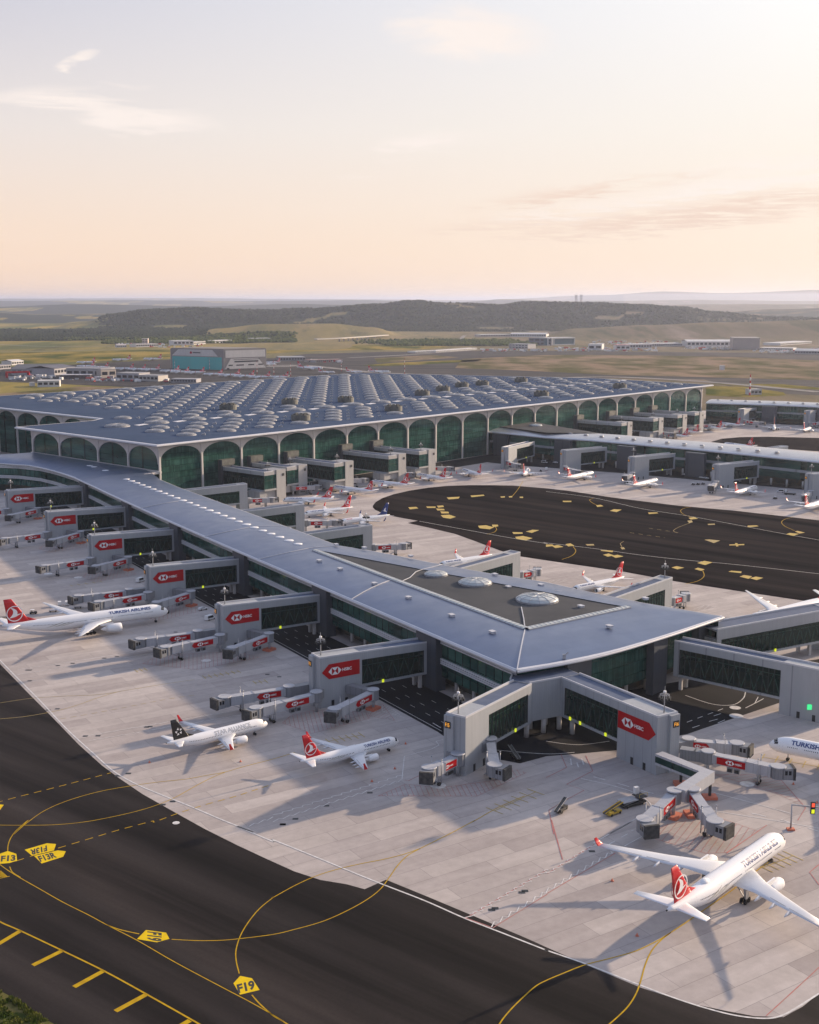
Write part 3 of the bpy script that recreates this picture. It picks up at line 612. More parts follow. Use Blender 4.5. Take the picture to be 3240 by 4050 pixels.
b.loft([[S(*lerp(Vector(e), Vector(i), k/NF), roof_z(k/NF)) for k in range(NF+1)] for e, i in zip(eave_r, inner_r)], smooth=True, closed=False)
roof = b.build('roof', M['pier_roof'], pier, O0)
b = MB(); b.add([S(-132, 71.5, 23.75)]+[S(*p, 23.75) for p in inner_r]+[S(30, 72, 23.75)], [tuple(range(len(inner_r)+2))])
tag(b.build('roof_membrane', M['inset_roof'], pier, O0), 'dark flat triangle of roof inside the pale glazing lines')
def strip(p, q, w, n):
    """ribbed line of roof glazing"""
    g, fr = MB(), MB(); p, q = Vector(p), Vector(q); d = (q-p); L = d.length; d.normalize(); a = Vector((-d.y, d.x, 0)); up = Vector((0, 0, 1))
    g.loft([[x-a*w/2+up*.05, x-a*w*.3+up*.6, x+a*w*.3+up*.6, x+a*w/2+up*.05] for x in (p, q)], smooth=False, closed=False)
    for k in range(n+1):
        x = p+d*L*k/n
        for m0, m1_, h0, h1 in ((-.5, -.3, .1, .66), (-.3, .3, .66, .66), (.3, .5, .66, .1)): fr.bar(x+a*w*m0+up*h0, x+a*w*m1_+up*h1, .16, .12)
    for e in (-.5, .5): fr.bar(p+a*w*e+up*.12, q+a*w*e+up*.12, .35, .5)
    o = g.build('roof_glazing', M['strip_glass'], pier, O0); fr.build('glazing_bars', M['steel'], o, None).location = -O0; return o
strip(S(-134, 71.2, 23.95), S(30.5, 72.3, 23.95), 3.0, 72); strip(S(30.5, 72.3, 23.95), S(26, 125.5, 23.9), 3.0, 24)
# thin seams that run over the roof like pale cords
def cord(P, w=.34, h=.22):
    b = MB()
    for p, q in zip(P, P[1:]): b.bar(p, q, w, h)
    b.build('roof_seam', M['trim'], pier, O0)
for s in (-305, -205, -140): cord([S(s+2*math.sin(k/NF*PI), lerp(44.2, 70.8, k/NF), roof_z(k/NF)+.12) for k in range(NF+1)]+[S(s, lerp(70.8, right_t(s), k/NF), roof_z(1-k/NF)+.12) for k in range(1, NF+1)])
cord([S(-50-12*(k/NF), lerp(44.2, 70.3, k/NF), roof_z(k/NF)+.12) for k in range(NF+1)])
cord([S(-58, 73.5, 24), S(-62, 80, 24), S(-70, 88, 24), S(-72, 92, 24), S(-76, 104, 23.9), S(-84, 111, 22)])
cord([S(62, 44.3, 21.7)]+[S(lerp(62.1, 30, k/NF), lerp(44.2, 72, k/NF), roof_z(k/NF)+.12) for k in range(1, NF+1)]+[S(18, 80.5, 24), S(4, 90, 24)], .35, .25)
cord([S(-10, 118, 24), S(-2, 135, 22)])

# eave: pale rounded edge and soffit
b = MB()
def eave(P, inward, mi=0):
    r = []
    for i, (s, t) in enumerate(P):
        d = Vector(P[min(i+1, len(P)-1)])-Vector(P[max(i-1, 0)]); d.normalize(); nn = Vector((-d.y, d.x))*inward
        def q(k, z): return S(s+nn.x*k, t+nn.y*k, z)
        r.append([q(1.5, 21.72), q(.2, 21.58), q(-.35, 21.2), q(-.3, 20.75), q(.3, 20.45), q(4.2, 20.35)])
    b.loft(r, smooth=True, closed=False)
eave(left_eave, 1); eave([(p[0], p[1]) for p in front], -1 if False else 1); eave([(-433, 97), (-372, 94), (-230, 93), (-147, 92.3)]+eave_r, -1)
b.build('eave', M['fascia'], pier, O0)
# walls
g, lv, sl, cl, wl = MB(), MB(), MB(), MB(), MB()
for s0, s1 in ((-586, -500), (-500, -440), (-440, -300), (-300, -160), (-160, -30), (-30, 58)):
    n = max(1, int((s1-s0)/20))
    for k in range(n):
        a0, a1 = lerp(s0, s1, k/n), lerp(s0, s1, (k+1)/n); c0, c1 = left_t(a0)+3.4, left_t(a1)+3.4
        g.add([S(a0, c0, 5.4), S(a1, c1, 5.4), S(a1, c1, 20.4), S(a0, c0, 20.4)], [(0, 1, 2, 3)])
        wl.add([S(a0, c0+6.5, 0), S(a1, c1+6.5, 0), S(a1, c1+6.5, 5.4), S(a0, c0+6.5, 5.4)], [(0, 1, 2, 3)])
        wl.add([S(a0, c0, 5.4), S(a1, c1, 5.4), S(a1, c1+6.5, 5.4), S(a0, c0+6.5, 5.4)], [(0, 1, 2, 3)])
        for z in (18.3, 19.1, 19.9, 10.6, 11.4, 12.2): lv.bar(S(a0, c0-.45, z), S(a1, c1-.45, z), .7, .5)
gates_s = [-439.5, -344.3, -259.5, -170.2, -85.0, 0.0]
for s0 in gates_s:
    lt = left_t(s0+6)
    for a0, a1, c0, c1 in ((s0-1, s0+12.5, lt+.6, lt+5),):
        sl = MB(); sl.add([S(a0, c0, 0), S(a1, c0, 0), S(a1, c1, 0), S(a0, c1, 0), S(a0, c0, 20.3), S(a1, c0, 20.3), S(a1, c1, 20.3), S(a0, c1, 20.3)],
               [(0, 3, 2, 1), (4, 5, 6, 7), (0, 1, 5, 4), (1, 2, 6, 5), (2, 3, 7, 6), (3, 0, 4, 7)]); sl.build('slate_wall', M['slate'], pier, O0)
colm = []
s = -520
while s < 56:
    if all(not (g0-3 < s < g0+14) for g0 in gates_s): colm.append((s, left_t(s)+6.5))
    s += 11.2
for i, t in enumerate((62, 72, 82, 92, 102, 112, 120)): colm.append((52.5-.05*i*i, t))
# front of the head
FW = [(58, 47.4), (59.3, 65), (58, 88), (53.5, 112), (49, 128), (44, 147)]
for (s0, q0), (s1, q1) in zip(FW, FW[1:]):
    g.add([S(s0, q0, 5.4), S(s1, q1, 5.4), S(s1, q1, 20.4), S(s0, q0, 20.4)], [(0, 1, 2, 3)])
    wl.add([S(s0-6, q0, 0), S(s1-6, q1, 0), S(s1-6, q1, 5.4), S(s0-6, q0, 5.4)], [(0, 1, 2, 3)]); wl.add([S(s0, q0, 5.4), S(s1, q1, 5.4), S(s1-6, q1, 5.4), S(s0-6, q0, 5.4)], [(0, 1, 2, 3)])
def slab(p, q, th, z0, z1, mb):
    p, q = Vector(p), Vector(q); d = (q-p).normalized(); nn = Vector((-d.y, d.x))*th
    P = [p, q, q+nn, p+nn]; mb.prism([S(*x) for x in P], z0, z1)
for q_ in (((59.8, 66), (59.2, 77), -2.0, 5.4), ((55, 108.5), (52, 118), -3.0, 0), ((46, 140), (43, 148), -3.0, 0)): sl = MB(); slab(q_[0], q_[1], q_[2], q_[3], 20.3, sl); sl.build('slate_wall', M['slate'], pier, O0)
for (s0, q0), (s1, q1) in zip([(s, t-3) for s, t in eave_r], [(s, t-3) for s, t in eave_r][1:]): g.add([S(s0, q0, 0), S(s1, q1, 0), S(s1, q1, 20.4), S(s0, q0, 20.4)], [(0, 1, 2, 3)])
for (s0, q0), (s1, q1) in zip([(-433, 94), (-372, 91), (-230, 90), (-147, 89.3)], [(-372, 91), (-230, 90), (-147, 89.3), (-132, 96)]): g.add([S(s0, q0, 0), S(s1, q1, 0), S(s1, q1, 20.4), S(s0, q0, 20.4)], [(0, 1, 2, 3)])
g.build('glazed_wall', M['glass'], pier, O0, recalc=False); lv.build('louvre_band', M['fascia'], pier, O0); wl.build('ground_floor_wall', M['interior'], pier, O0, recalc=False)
for s, t in colm:
    c = MB(); c.tube(S(s, t, 0), S(s, t, 5.4), .75, .75, 10); c.build('column', M['column'], pier, O0)
# domes and small hatches on the roof
def dome_mesh(r, h, n=24, rings=6, rib=.05, base=.6):
    d = MB(); RR = []
    for k in range(rings+1):
        f = k/rings; rr = r*math.cos(f*PI/2*.985); zz = base+h*math.sin(f*PI/2)
        RR.append([(rr*math.cos(2*PI*i/n)*(1+rib*(i % 2)*.0), rr*math.sin(2*PI*i/n), zz) for i in range(n)])
    d.loft(RR, 0, True, cap1=True)
    d.loft([[(r*1.04*math.cos(2*PI*i/n), r*1.04*math.sin(2*PI*i/n), z) for i in range(n)] for z in (-.3, base+.05)], 1, False)
    d.loft([[(k*r*math.cos(2*PI*i/n), k*r*math.sin(2*PI*i/n), base+.05) for i in range(n)] for k in (1.04, .98)], 1, False)
    for i in range(0, n, 2):
        for k in range(rings): d.bar(RR[k][i], RR[k+1][i], .16*r/6, .16*r/6, 1)
    for k in (2, 4):
        for i in range(n): d.bar(RR[k][i], RR[k][(i+1) % n], .14*r/6, .14*r/6, 1)
    return d
for s, t, r in ((-60.7, 92.5, 5.0), (-38.8, 98, 6.9), (-2, 102.5, 8.3)):
    o = dome_mesh(r, r*.21).build('dome_skylight', [M['strip_glass'], M['steel']], pier); o.location = S(s, t, 23.8)-O0
disc = MB(); disc.tube((0, 0, 0), (0, 0, .22), 2.4, 2.4, 18); disc.tube((0, 0, .22), (0, 0, .42), 2.4, 1.0, 18)
dm = disc.build('roof_vent', M['white_plastic'], pier); first = True
for k, s in enumerate([-486, -478, -456]+[-407+10.2*k for k in range(26)]):
    o = dm if first else dm.copy()
    if not first: COL.objects.link(o)
    first = False; o.location = S(s, (71.2 if s > -440 else left_t(s)+24), 23.95)-O0; sc_ = random.uniform(.9, 1.05); o.scale = (sc_, sc_, 1)
hat = MB(); hat.box(-1.1, 1.1, -.8, .8, 0, .7); hat.box(-1.3, 1.3, -1, 1, .7, .85); hm = hat.build('roof_hatch', M['trim'], pier); first = True
for s, t in ((-112, 62), (-92, 62), (-60, 61), (-32, 60.5), (0, 60), (27, 59.5), (-128, 95), (-100, 104), (-48, 115), (-22, 120), (-58, 90), (20, 140), (-26, 106), (44, 100), (16, 110), (-140, 86)):
    o = hm if first else hm.copy()
    if not first: COL.objects.link(o)
    first = False; o.location = S(s, t, roof_z(min(1, max(0, (t-44)/27))) if t < 70 else 23.4 if t > 88 and s < -20 else 23.8)-O0; o.rotation_euler = (0, 0, PIER_ROT)
b = MB(); b.box(-.5, .5, -.4, .4, 0, 1.6); b.bar((0, 0, 1.2), (1.4, .3, 2.2), .3); o = b.build('roof_equipment', M['steel'], pier); o.location = S(61, 65, 21.9)-O0

# ---------------------------------------------------------------- gate buildings
def mast_on(x, y, z, h=7.0, parent_label='', big=True):
    """floodlight mast standing on a tower roof"""
    o = empty('floodlight_mast', (x, y, z), random.uniform(0, 3), parent_label, 'light mast', 'floodlight masts on the gate towers')
    p = MB(); p.tube((0, 0, 0), (0, 0, h), .22, .14, 8); p.build('pole', M['steel'], o)
    r = MB(); n = 8
    for k in range(n):
        a, c = 2*PI*k/n, 2*PI*(k+1)/n
        r.bar((1.5*math.cos(a), 1.5*math.sin(a), h-.6), (1.5*math.cos(c), 1.5*math.sin(c), h-.6), .1); r.bar((.2*math.cos(a), .2*math.sin(a), h-.3), (1.5*math.cos(a), 1.5*math.sin(a), h-.6), .1)
        r.bar((1.5*math.cos(a), 1.5*math.sin(a), h-.6), (1.5*math.cos(a), 1.5*math.sin(a), h-1.7), .1)
    r.build('lamp_ring', M['steel'], o)
    l = MB()
    for k in range(n):
        a = 2*PI*k/n; l.hexa([(1.6*math.cos(a)+dx, 1.6*math.sin(a)+dy, h-1.7+dz) for dz in (-.35, .35) for dx, dy in ((-.35, -.35), (.35, -.35), (.35, .35), (-.35, .35))])
    l.build('lamp_heads', M['dark_metal'], o)
    t = MB(); t.tube((0, 0, h), (0, 0, h+.6), .5, .45, 12); t.tube((0, 0, h+.9), (0, 0, h+2.0), .06, .04, 6); t.build('mast_cap', M['white_plastic'], o)
    return o
HSBC = text_mesh('HSBC', .03)
def red_sign(parent, place, w, h, point=-1, name='sign_panel', logo=.19, txt=True):
    """place(x,y,off) -> local point; x 0..w, y 0..h; arrow tip at x=0 (point -1) or x=w (+1); thickness built in"""
    tip = h*.52
    P = [(tip, 0), (w, 0), (w, h), (tip, h), (0, h*.5)] if point < 0 else [(0, 0), (w-tip, 0), (w, h*.5), (w-tip, h), (0, h)]
    b = MB(); n = len(P); fr = [place(x, y, .12) for x, y in P]; bk = [place(x, y, 0) for x, y in P]
    b.add(fr+bk, [tuple(range(n)), tuple(range(2*n-1, n-1, -1))]+[(i, n+i, n+(i+1) % n, (i+1) % n) for i in range(n)])
    sg = b.build(name, M['sign_red'], parent)
    lx = w*(.34 if point < 0 else .27); ly = h*.5; lh = h*.25 if point < 0 else h*.25
    if w/h > 3.2: lx = w*(.40 if point < 0 else .38); lh = h*.34
    d = MB(); hx = lh*.95
    for tri in (((-hx, lh), (hx, lh), (0, 0)), ((-hx, -lh), (0, 0), (hx, -lh)), ((-hx, lh), (-hx, -lh), (-hx-lh, 0)), ((hx, lh), (hx+lh, 0), (hx, -lh))):
        d.add([place(lx+x, ly+y, .17) for x, y in tri], [(0, 1, 2)])
    d.build('emblem', M['white_plastic'], sg, recalc=False)
    if txt:
        V, F, a = HSBC; th = lh*.85; tw = th*a*1.05; x0 = lx+hx+lh*1.25
        d = MB(); d.add([place(x0+vx*tw, ly-th/2+vy*th, .17) for vx, vy in V], F); d.build('lettering', M['white_plastic'], sg, recalc=False)
    return sg
DIG = {}
def gate_building(label, o, ay, length, width=6.5, ztop=18.8, zin=17.6, tower=17.0, zb=5.1, sign=None, legs=(.93,), glass_z=None, glass_from=None, code=None, group=None, lamps=(.35,), rib=True, tower_w=0, band=3.2, mast=None, side=1):
    """o: outer corner (x=0,y=0); ay: unit vector pointing inwards; x runs to the right of -ay ... local x = ay rotated -90 deg times side"""
    ay = Vector((ay[0], ay[1])).normalized(); ax = Vector((ay.y, -ay.x))*side
    root = empty('gate_building', (o[0], o[1], 0), 0, label, 'gate building', group or 'gate buildings reaching out from the piers')
    def L(x, y, z=0.0): p = ax*x+ay*y; return Vector((p.x, p.y, z))
    c, g, tr, dk, lg, ins, fl = MB(), MB(), MB(), MB(), MB(), MB(), MB()
    def blk(mb, x0, x1, y0, y1, z0, z1, z0b=None, z1b=None):
        z0b = z0 if z0b is None else z0b; z1b = z1 if z1b is None else z1b
        mb.hexa([L(x0, y0, z0), L(x1, y0, z0), L(x1, y1, z0b), L(x0, y1, z0b), L(x0, y0, z1), L(x1, y0, z1), L(x1, y1, z1b), L(x0, y1, z1b)])
    zt = lambda y: lerp(ztop, zin, y/length)
    w = width
    if tower > 0:
        blk(c, 0, w+tower_w, 0, tower, 0, ztop-.55, 0, zt(tower)-.55)
        if rib: blk(c, 0, w*.45, -1.0, .02, 0, ztop-.55)
    y0 = tower
    # bridge: top band, bottom beam, end posts, floor
    blk(c, 0, .5, y0, length, zt(y0)-band, zt(y0)-.55, zt(length)-band, zt(length)-.55); blk(c, w-.5, w, y0, length, zt(y0)-band, zt(y0)-.55, zt(length)-band, zt(length)-.55)
    blk(c, .5, w-.5, y0, length, zt(y0)-1.3, zt(y0)-.95, zt(length)-1.3, zt(length)-.95)
    blk(c, .02, w-.02, y0, length, zb, zb+.9)
    blk(c, 0, w, length-2.2, length, zb+.9, zt(length)-band)
    blk(ins, w*.42, w*.58, y0+.4, length-2.4, zb+.95, zt(length)-1.4); blk(ins, .6, w-.6, y0+.1, length-2.4, zb+.92, zb+1.05); blk(ins, .6, w-.6, y0+.1, length-2.4, lerp(zb, ztop, .50), lerp(zb, ztop, .50)+.3)
    gz0, gz1 = zb+.9, zt(length)-band
    fls = []
    for x in (.22, w-.22):
        fl = MB(); fls.append(fl); g.add([L(x, y0, gz0), L(x, length-2.2, gz0), L(x, length-2.2, gz1), L(x, y0, zt(y0)-band)], [(0, 1, 2, 3)])
        n = max(4, int((length-2.2-y0)/2.1))
        for k in range(n+1):
            y = lerp(y0+.1, length-2.3, k/n); fl.bar(L(x-.06 if x < 1 else x+.06, y, gz0), L(x-.06 if x < 1 else x+.06, y, zt(y)-band), .30, .16)
        xx = .95 if x < 1 else w-.95; m = max(2, int((length-2.2-y0)/4.6)); zl, zh = gz0+.3, lerp(gz0, gz1, .78)
        for k in range(m):
            ya, yb, ym = lerp(y0+.5, length-2.6, k/m), lerp(y0+.5, length-2.6, (k+1)/m), lerp(y0+.5, length-2.6, (k+.5)/m)
            tr.bar(L(xx, ya, zl), L(xx, ym, zh), .26); tr.bar(L(xx, ym, zh), L(xx, yb, zl), .26)
        tr.bar(L(xx, y0, zh), L(xx, length-2.3, zh), .22)
    # roof deck and parapet
    blk(dk, .3, w-.3, .3, length, ztop-1.0, ztop-.75, zin-1.0, zin-.75)
    if tower_w: blk(dk, w-.3, w+tower_w-.3, .3, tower-.3, ztop-1.0, ztop-.75, zt(tower)-1.0, zt(tower)-.75)
    p = MB()
    def edge_(q0, q1, za, zb_): p.bar(L(*q0, za-.28), L(*q1, zb_-.28), .42, .56)
    W2 = w+tower_w
    edge_((.2, 0), (.2, length), ztop, zin); edge_((0, .2), (W2, .2), ztop, ztop)
    if tower_w:
        edge_((W2-.2, 0), (W2-.2, tower), ztop, zt(tower)); edge_((w-.2, tower-.2), (W2, tower-.2), zt(tower), zt(tower)); edge_((w-.2, tower), (w-.2, length), zt(tower), zin)
    else: edge_((w-.2, 0), (w-.2, length), ztop, zin)
    p.build('parapet', M['trim'], root)
    c.build('cladding', M['panel'], root); dk.build('roof_deck', M['deck'], root); gl = g.build('glazing', M['bridge_glass'], root, recalc=False); [f_.build('mullions', M['dark_metal'], gl) for f_ in fls]
    tr.build('truss', M['truss'], root); ins.build('interior_floor', M['interior'], root)
    for f in legs:
        for x in (w*.12, w*.72):
            q = MB(); blk(q, x, x+1.1, length*f-.6, length*f+.6, 0, zb); q.build('leg', M['column'], root)
        q = MB(); blk(q, w*.12, w*.72+1.1, length*f-.7, length*f+.7, zb-.6, zb); q.build('leg_beam', M['column'], root)
    for f in lamps:
        q = MB(); y = lerp(tower, length, f); x = w+.3
        blk(q, x-.1, x+.2, y-.38, y+.38, zb+.3, zb+1.4); q.build('marker_lamp', M['lamp_yellow'], root)
    if rib and tower > 0:
        q = MB(); blk(q, w*.06, w*.34, -1.25, -1.0, ztop-4.4, ztop-2.4); s_ = q.build('gate_number_board', M['dark_metal'], root)
        cd = code or 'F9'
        if cd not in DIG: DIG[cd] = text_mesh(cd)
        V, F, a = DIG[cd]; q = MB(); q.add([L(w*.10+vx*w*.20, -1.28, ztop-4.0+vy*1.2) if side > 0 else L(w*.30-vx*w*.2, -1.28, ztop-4.0+vy*1.2) for vx, vy in V], F); q.build('lit_digits', M['lamp_orange'], s_, recalc=False)
        q = MB()
        for yy in (4.5, 10): blk(q, w+.02, w+.12, yy, yy+1.1, 0, 2.3)
        q.build('door', M['dark_metal'], root)
    if sign:
        fx, ya, yb, za, zb_, pt = sign
        red_sign(root, (lambda x, y, off: L((w+tower_w+off) if fx else -off, ya+x*(1 if yb > ya else -1), za+y)), abs(yb-ya), zb_-za, pt)
    if mast:
        q = L(w*.4, 2.5); mast_on(o[0]+q.x, o[1]+q.y, ztop-.75, 6.5, mast)
    return root
nth = ['nearest', 'second nearest', 'third nearest', 'third farthest', 'second farthest', 'farthest']
for k, s0 in enumerate(gates_s):
    o = S(s0, 0); a = S(s0, 1)-S(s0, 0)
    gate_building('grey gate building with red sign left of the near pier, %s of six' % nth[5-k], o, a, left_t(s0)+1.6, side=1, sign=(True, 16.2, .9, 9.9, 15.5, 1) if False else (True, .8, 16.0, 10.2, 15.6, -1),
                  code=('F9', 'F9', 'F10', 'F11', 'F12', 'F13')[k], group='gate buildings with red signs on the left of the near pier', lamps=(.3,),
                  mast='floodlight mast on the %s red-signed gate tower of the left row' % nth[5-k])
for k, (s0, t0, dx, dy, ln, lb) in enumerate(((-378, 146, .0, -1, 52, 'farthest'), (-283.5, 141.5, 0, -1, 48, 'fourth nearest'), (-201, 141.9, 0, -1, 48, 'third nearest'), (-99.4, 168, 11.5, -46.1, 50, 'second nearest'), (-18.8, 192.8, 11.8, -45.2, 52, 'nearest'))):
    o = S(s0, t0); a = S(s0+dx, t0+dy)-o
    gate_building('plain gate building on the far side of the near pier, %s of five' % lb, o, a, ln, side=1, rib=False, tower=6.0, glass_from=0, lamps=(), group='gate buildings on the far side of the near pier', band=4.6,
                  mast='floodlight mast on the %s plain gate building beyond the near pier roof' % lb if k in (2, 4) else None)
# front of the head: two wings joined by a bent grey block
gate_building('gate building with sunlit side and no sign, left wing of the pier head front', (11.0, 346.2), (22, 30.6), 39.5, width=7.2, tower=13.2, zin=18.8, side=1, code='F15', legs=(), lamps=(.6,), group='gate buildings at the pier head',
              mast='floodlight mast on the unsigned gate building in front of the pier head')
rb = gate_building('gate building with red sign, right wing of the pier head front', (81.6, 347.0), (-23.8, 37.7), 45.6, width=8.3, tower=17.5, zin=18.8, side=-1, code='F16', legs=(), lamps=(.18, .62, .8), sign=(True, 17.3, .6, 10.0, 15.6, 1), group='gate buildings at the pier head',
              mast='floodlight mast on the red-signed gate building in front of the pier head')
jb = empty('gate_link_block', (44.5, 384, 0), 0, 'bent grey block on round columns joining the two gate wings at the pier head', 'link building')
b = MB(); P = [(39.2, 375.2), (50.3, 381.2), (57.2, 385.6), (53.4, 392.5), (52.5, 398), (36, 392), (33.3, 379.2)]
b.prism(P, 5.1, 18.25); b.build('cladding', M['panel'], jb, (44.5, 384, 0))
b = MB(); b.prism([(x+(44.5-x)*.03, y+(386-y)*.03) for x, y in P], 18.25, 18.3); b.build('roof_deck', M['deck'], jb, (44.5, 384, 0))
b = MB(); b.bar((39.2, 375.2, 18.5), (50.3, 381.2, 18.5), .42, .56); b.bar((33.3, 379.2, 18.5), (36, 392, 18.5), .42, .56); b.build('parapet', M['trim'], jb, (44.5, 384, 0))
for x, y in ((38.6, 375.2), (44.6, 379.2), (50.2, 382.6), (40.5, 383), (46, 387), (54, 378)):
    c = MB(); c.tube((x, y, 0), (x, y, 5.1), .85, .85, 12); c.build('column', M['column'], jb, (44.5, 384, 0))
dR = Vector((-41, 35)).normalized()
gate_building('gate building with long glazed bridge and plain tower at the right edge', (146.2, 391.4), (dR.x, dR.y), 58.5, width=6.6, tower=17.5, zin=18.8, side=-1, code='F17', legs=(.955,), lamps=(), group='gate buildings at the pier head')
dU = Vector((-49, -27.7)).normalized()
gate_building('grey gate building with blue deck behind the right edge of the pier head', (170, 480.5), (dU.x, dU.y), 66, width=9.5, tower=4, zin=18.8, side=-1, code='F18', legs=(.2,), lamps=(.5,), rib=False, band=4.6, group='gate buildings at the pier head')
q = MB(); p = m3(1648, 480, 3); q.box(135.9, 137.5, 390.2, 390.6, 4.0, 5.8)
o = q.build('green_gate_lamp', M['lamp_green']); tag(o, 'small lit green sign on the plain grey tower at the right edge', 'sign')

# ---------------------------------------------------------------- main terminal
term = empty('main_terminal', T(390, 220, 0), 0, 'huge terminal with arched green glass front and rows of dome skylights on its roof', 'terminal')
O1 = T(390, 220, 0)
ZR = 43.4
rp = [T(-8, -9), T(797, -9), T(812, 160), T(690, 470), T(-100, 470), T(-230, 372), T(72, 362), T(76, 182), T(60, 172), T(-9, 174)]
b = MB()
for p, q in zip(rp, rp[1:]+rp[:1]): pass
b.prism(rp, ZR-.5, ZR); roof_t = b.build('roof', M['terminal_roof'], term, O1)
b = MB()
def fascia(P, closed=True):
    n = len(P); cen = Vector((0, 0))
    ring = []
    for i in range(n):
        p = Vector((P[i][0], P[i][1])); a, c = Vector((P[i-1][0], P[i-1][1])), Vector((P[(i+1) % n][0], P[(i+1) % n][1]))
        d0, d1 = (p-a).normalized(), (c-p).normalized(); n0, n1 = Vector((-d0.y, d0.x)), Vector((-d1.y, d1.x)); m = (n0+n1); m = m/max(.35, m.dot(n0))
        def q(k, z): return (p.x+m.x*k, p.y+m.y*k, z)
        ring.append([q(2.2, ZR+.25), q(.4, ZR+.25), q(-.2, ZR-.1), q(-.2, ZR-.9), q(.9, ZR-1.5), q(8.6, ZR-3.0)])
    b.loft(ring+[ring[0]], smooth=False, closed=False)
fascia(rp)
b.build('roof_edge', M['fascia'], term, O1)
ZS = ZR-3.0                                  # underside at the facade
def arch_bay(P, q0, q1, z0, zs, zt, col, fr_mb, gl_mb, cols):
    """one bay between facade points q0,q1 (2D): glass below, cream spandrels round an arch"""
    q0, q1 = Vector((q0[0], q0[1])), Vector((q1[0], q1[1])); d = q1-q0; L = d.length; d.normalize(); nn = Vector((d.y, -d.x))
    gl_mb.add([(*(q0), z0), (*(q1), z0), (*(q1), ZS), (*(q0), ZS)], [(0, 1, 2, 3)])
    N = 18; hw = L/2-.5; pts = []
    for k in range(N+1):
        a = PI*k/N; x = L/2-hw*math.cos(a); z = zs+(zt-zs)*(abs(math.sin(a))**.76)
        pts.append((x, z))
    for dep0, dep1 in ((.5, .9),):
        for (x0, z0_), (x1, z1_) in zip(pts, pts[1:]):
            A = q0+d*x0+nn*dep1; B = q0+d*x1+nn*dep1; A0 = q0+d*x0; B0 = q0+d*x1
            fr_mb.add([(*A, z0_), (*B, z1_), (*B, ZS+.2), (*A, ZS+.2)], [(0, 1, 2, 3)]); fr_mb.add([(*A, z0_), (*B, z1_), (*B0, z1_), (*A0, z0_)], [(0, 1, 2, 3)])
    for e in (0, 1):
        x0, x1 = (0, .5) if e == 0 else (L-.5, L); A = q0+d*x0+nn*.9; B = q0+d*x1+nn*.9
        fr_mb.add([(*A, zs), (*B, zs), (*B, ZS+.2), (*A, ZS+.2)], [(0, 1, 2, 3)])
fr, gl = MB(), MB()
NB = 21; bays = [784.0*k/NB for k in range(NB+1)]
for a0, a1 in zip(bays, bays[1:]): arch_bay(None, T(a0, 0), T(a1, 0), 0, 29.0, 40.1, None, fr, gl, None)
lb = [0, 35.4, 73, 124.4, 162.5]
for c0, c1 in zip(lb[::-1], lb[::-1][1:]): arch_bay(None, T(0, c0), T(0, c1), 0, 28.5, 40.1, None, fr, gl, None)
nb = [174, 212, 250, 288, 326, 360]
for c0, c1 in zip(nb[::-1], nb[::-1][1:]): arch_bay(None, T(82, c0), T(82, c1), 0, 28.5, 40.0, None, fr, gl, None)
nb2 = [82, 44, 6, -32, -70, -110, -150]
for c0, c1 in zip(nb2[::-1], nb2[::-1][1:]): arch_bay(None, T(c0, 371), T(c1, 371), 0, 28.5, 40.0, None, fr, gl, None)
for p, q in ((T(784, 0), T(800, 165)), (T(0, 162.5), T(82, 174))): gl.add([(p.x, p.y, 0), (q.x, q.y, 0), (q.x, q.y, ZS), (p.x, p.y, ZS)], [(0, 1, 2, 3)])
fr.build('arched_frame', M['white_frame'], term, O1, recalc=False); gl.build('glazed_wall', M['glass'], term, O1, recalc=False)
def column_(p, z1, w, nn):
    c = MB(); p = Vector((p[0], p[1])); n_ = Vector((nn[0], nn[1])).normalized(); t_ = Vector((-n_.y, n_.x))
    rings = []
    for z, ww in ((0, w*.72), (z1-11, w*.72), (z1-6, w*.75), (z1-2.5, w*.9), (z1, w*1.5)):
        q = p+n_*1.3; rings.append([(*(q+t_*ww/2), z), (*(q+t_*ww/2-n_*1.2), z), (*(q-t_*ww/2-n_*1.2), z), (*(q-t_*ww/2), z)])
    c.loft(rings, smooth=False, cap1=True); c.build('column', M['white_frame'], term, O1)
for a in bays: column_(T(a, 0), ZS+.15, 2.0, -E2)
for c in lb[1:]: column_(T(0, c), ZS+.15, 2.2, -E1)
for c in nb: column_(T(82, c), ZS+.15, 2.0, -E1)
# ledge along the foot of the left windows, where the pier roof meets the wall
b = MB(); b.prism([T(-2.6, -4), T(-.95, -4), T(-.95, 163), T(-2.6, 163)], 22.6, 24.2); b.build('ledge', M['white_frame'], term, O1)
b = MB()
for k in range(5): b.prism([T(-26+k*2, -3+k*.2), T(-2.7, -3), T(-2.7, -1.0), T(-26, -1.0)], 22.4, 23.6) if k == 0 else None
b.build('corner_beam', M['white_frame'], term, O1)
# skylights
def grp(T_, z=ZR):  return z
big_m = dome_mesh(9.8, 1.9, 28, 6, 0, .45); small_m = dome_mesh(7.2, 1.65, 24, 5, 0, .45)
spots = []
C_ = .975
for k in range(-10, 22):
    c = 15+38.3*k
    for j in range(4):
        bb = 36+18.9*j; aa = c+bb
        if k == -1 and j < 2: continue
        if aa < 45 or k < -1: continue
        spots.append((aa, bb, 0))
    bb = 127; aa = c-12+bb
    if aa > 45 and aa < 800: spots.append((aa, bb, 1))
    for j in range(14):
        bb = 156+22.8*j; aa = c-22+bb
        if aa < (90 if bb < 200 else 143): continue
        spots.append((aa, bb, 0 if j < 13 else 2))
spots = [((a-5.5)*1.0+0, b_-9.0, k) for a, b_, k in spots]
def inside(a, b_): return a < (782 if b_ < 150 else 786-(b_-150)*.40) and b_ < 452
spots = [p for p in spots if inside(p[0], p[1])]
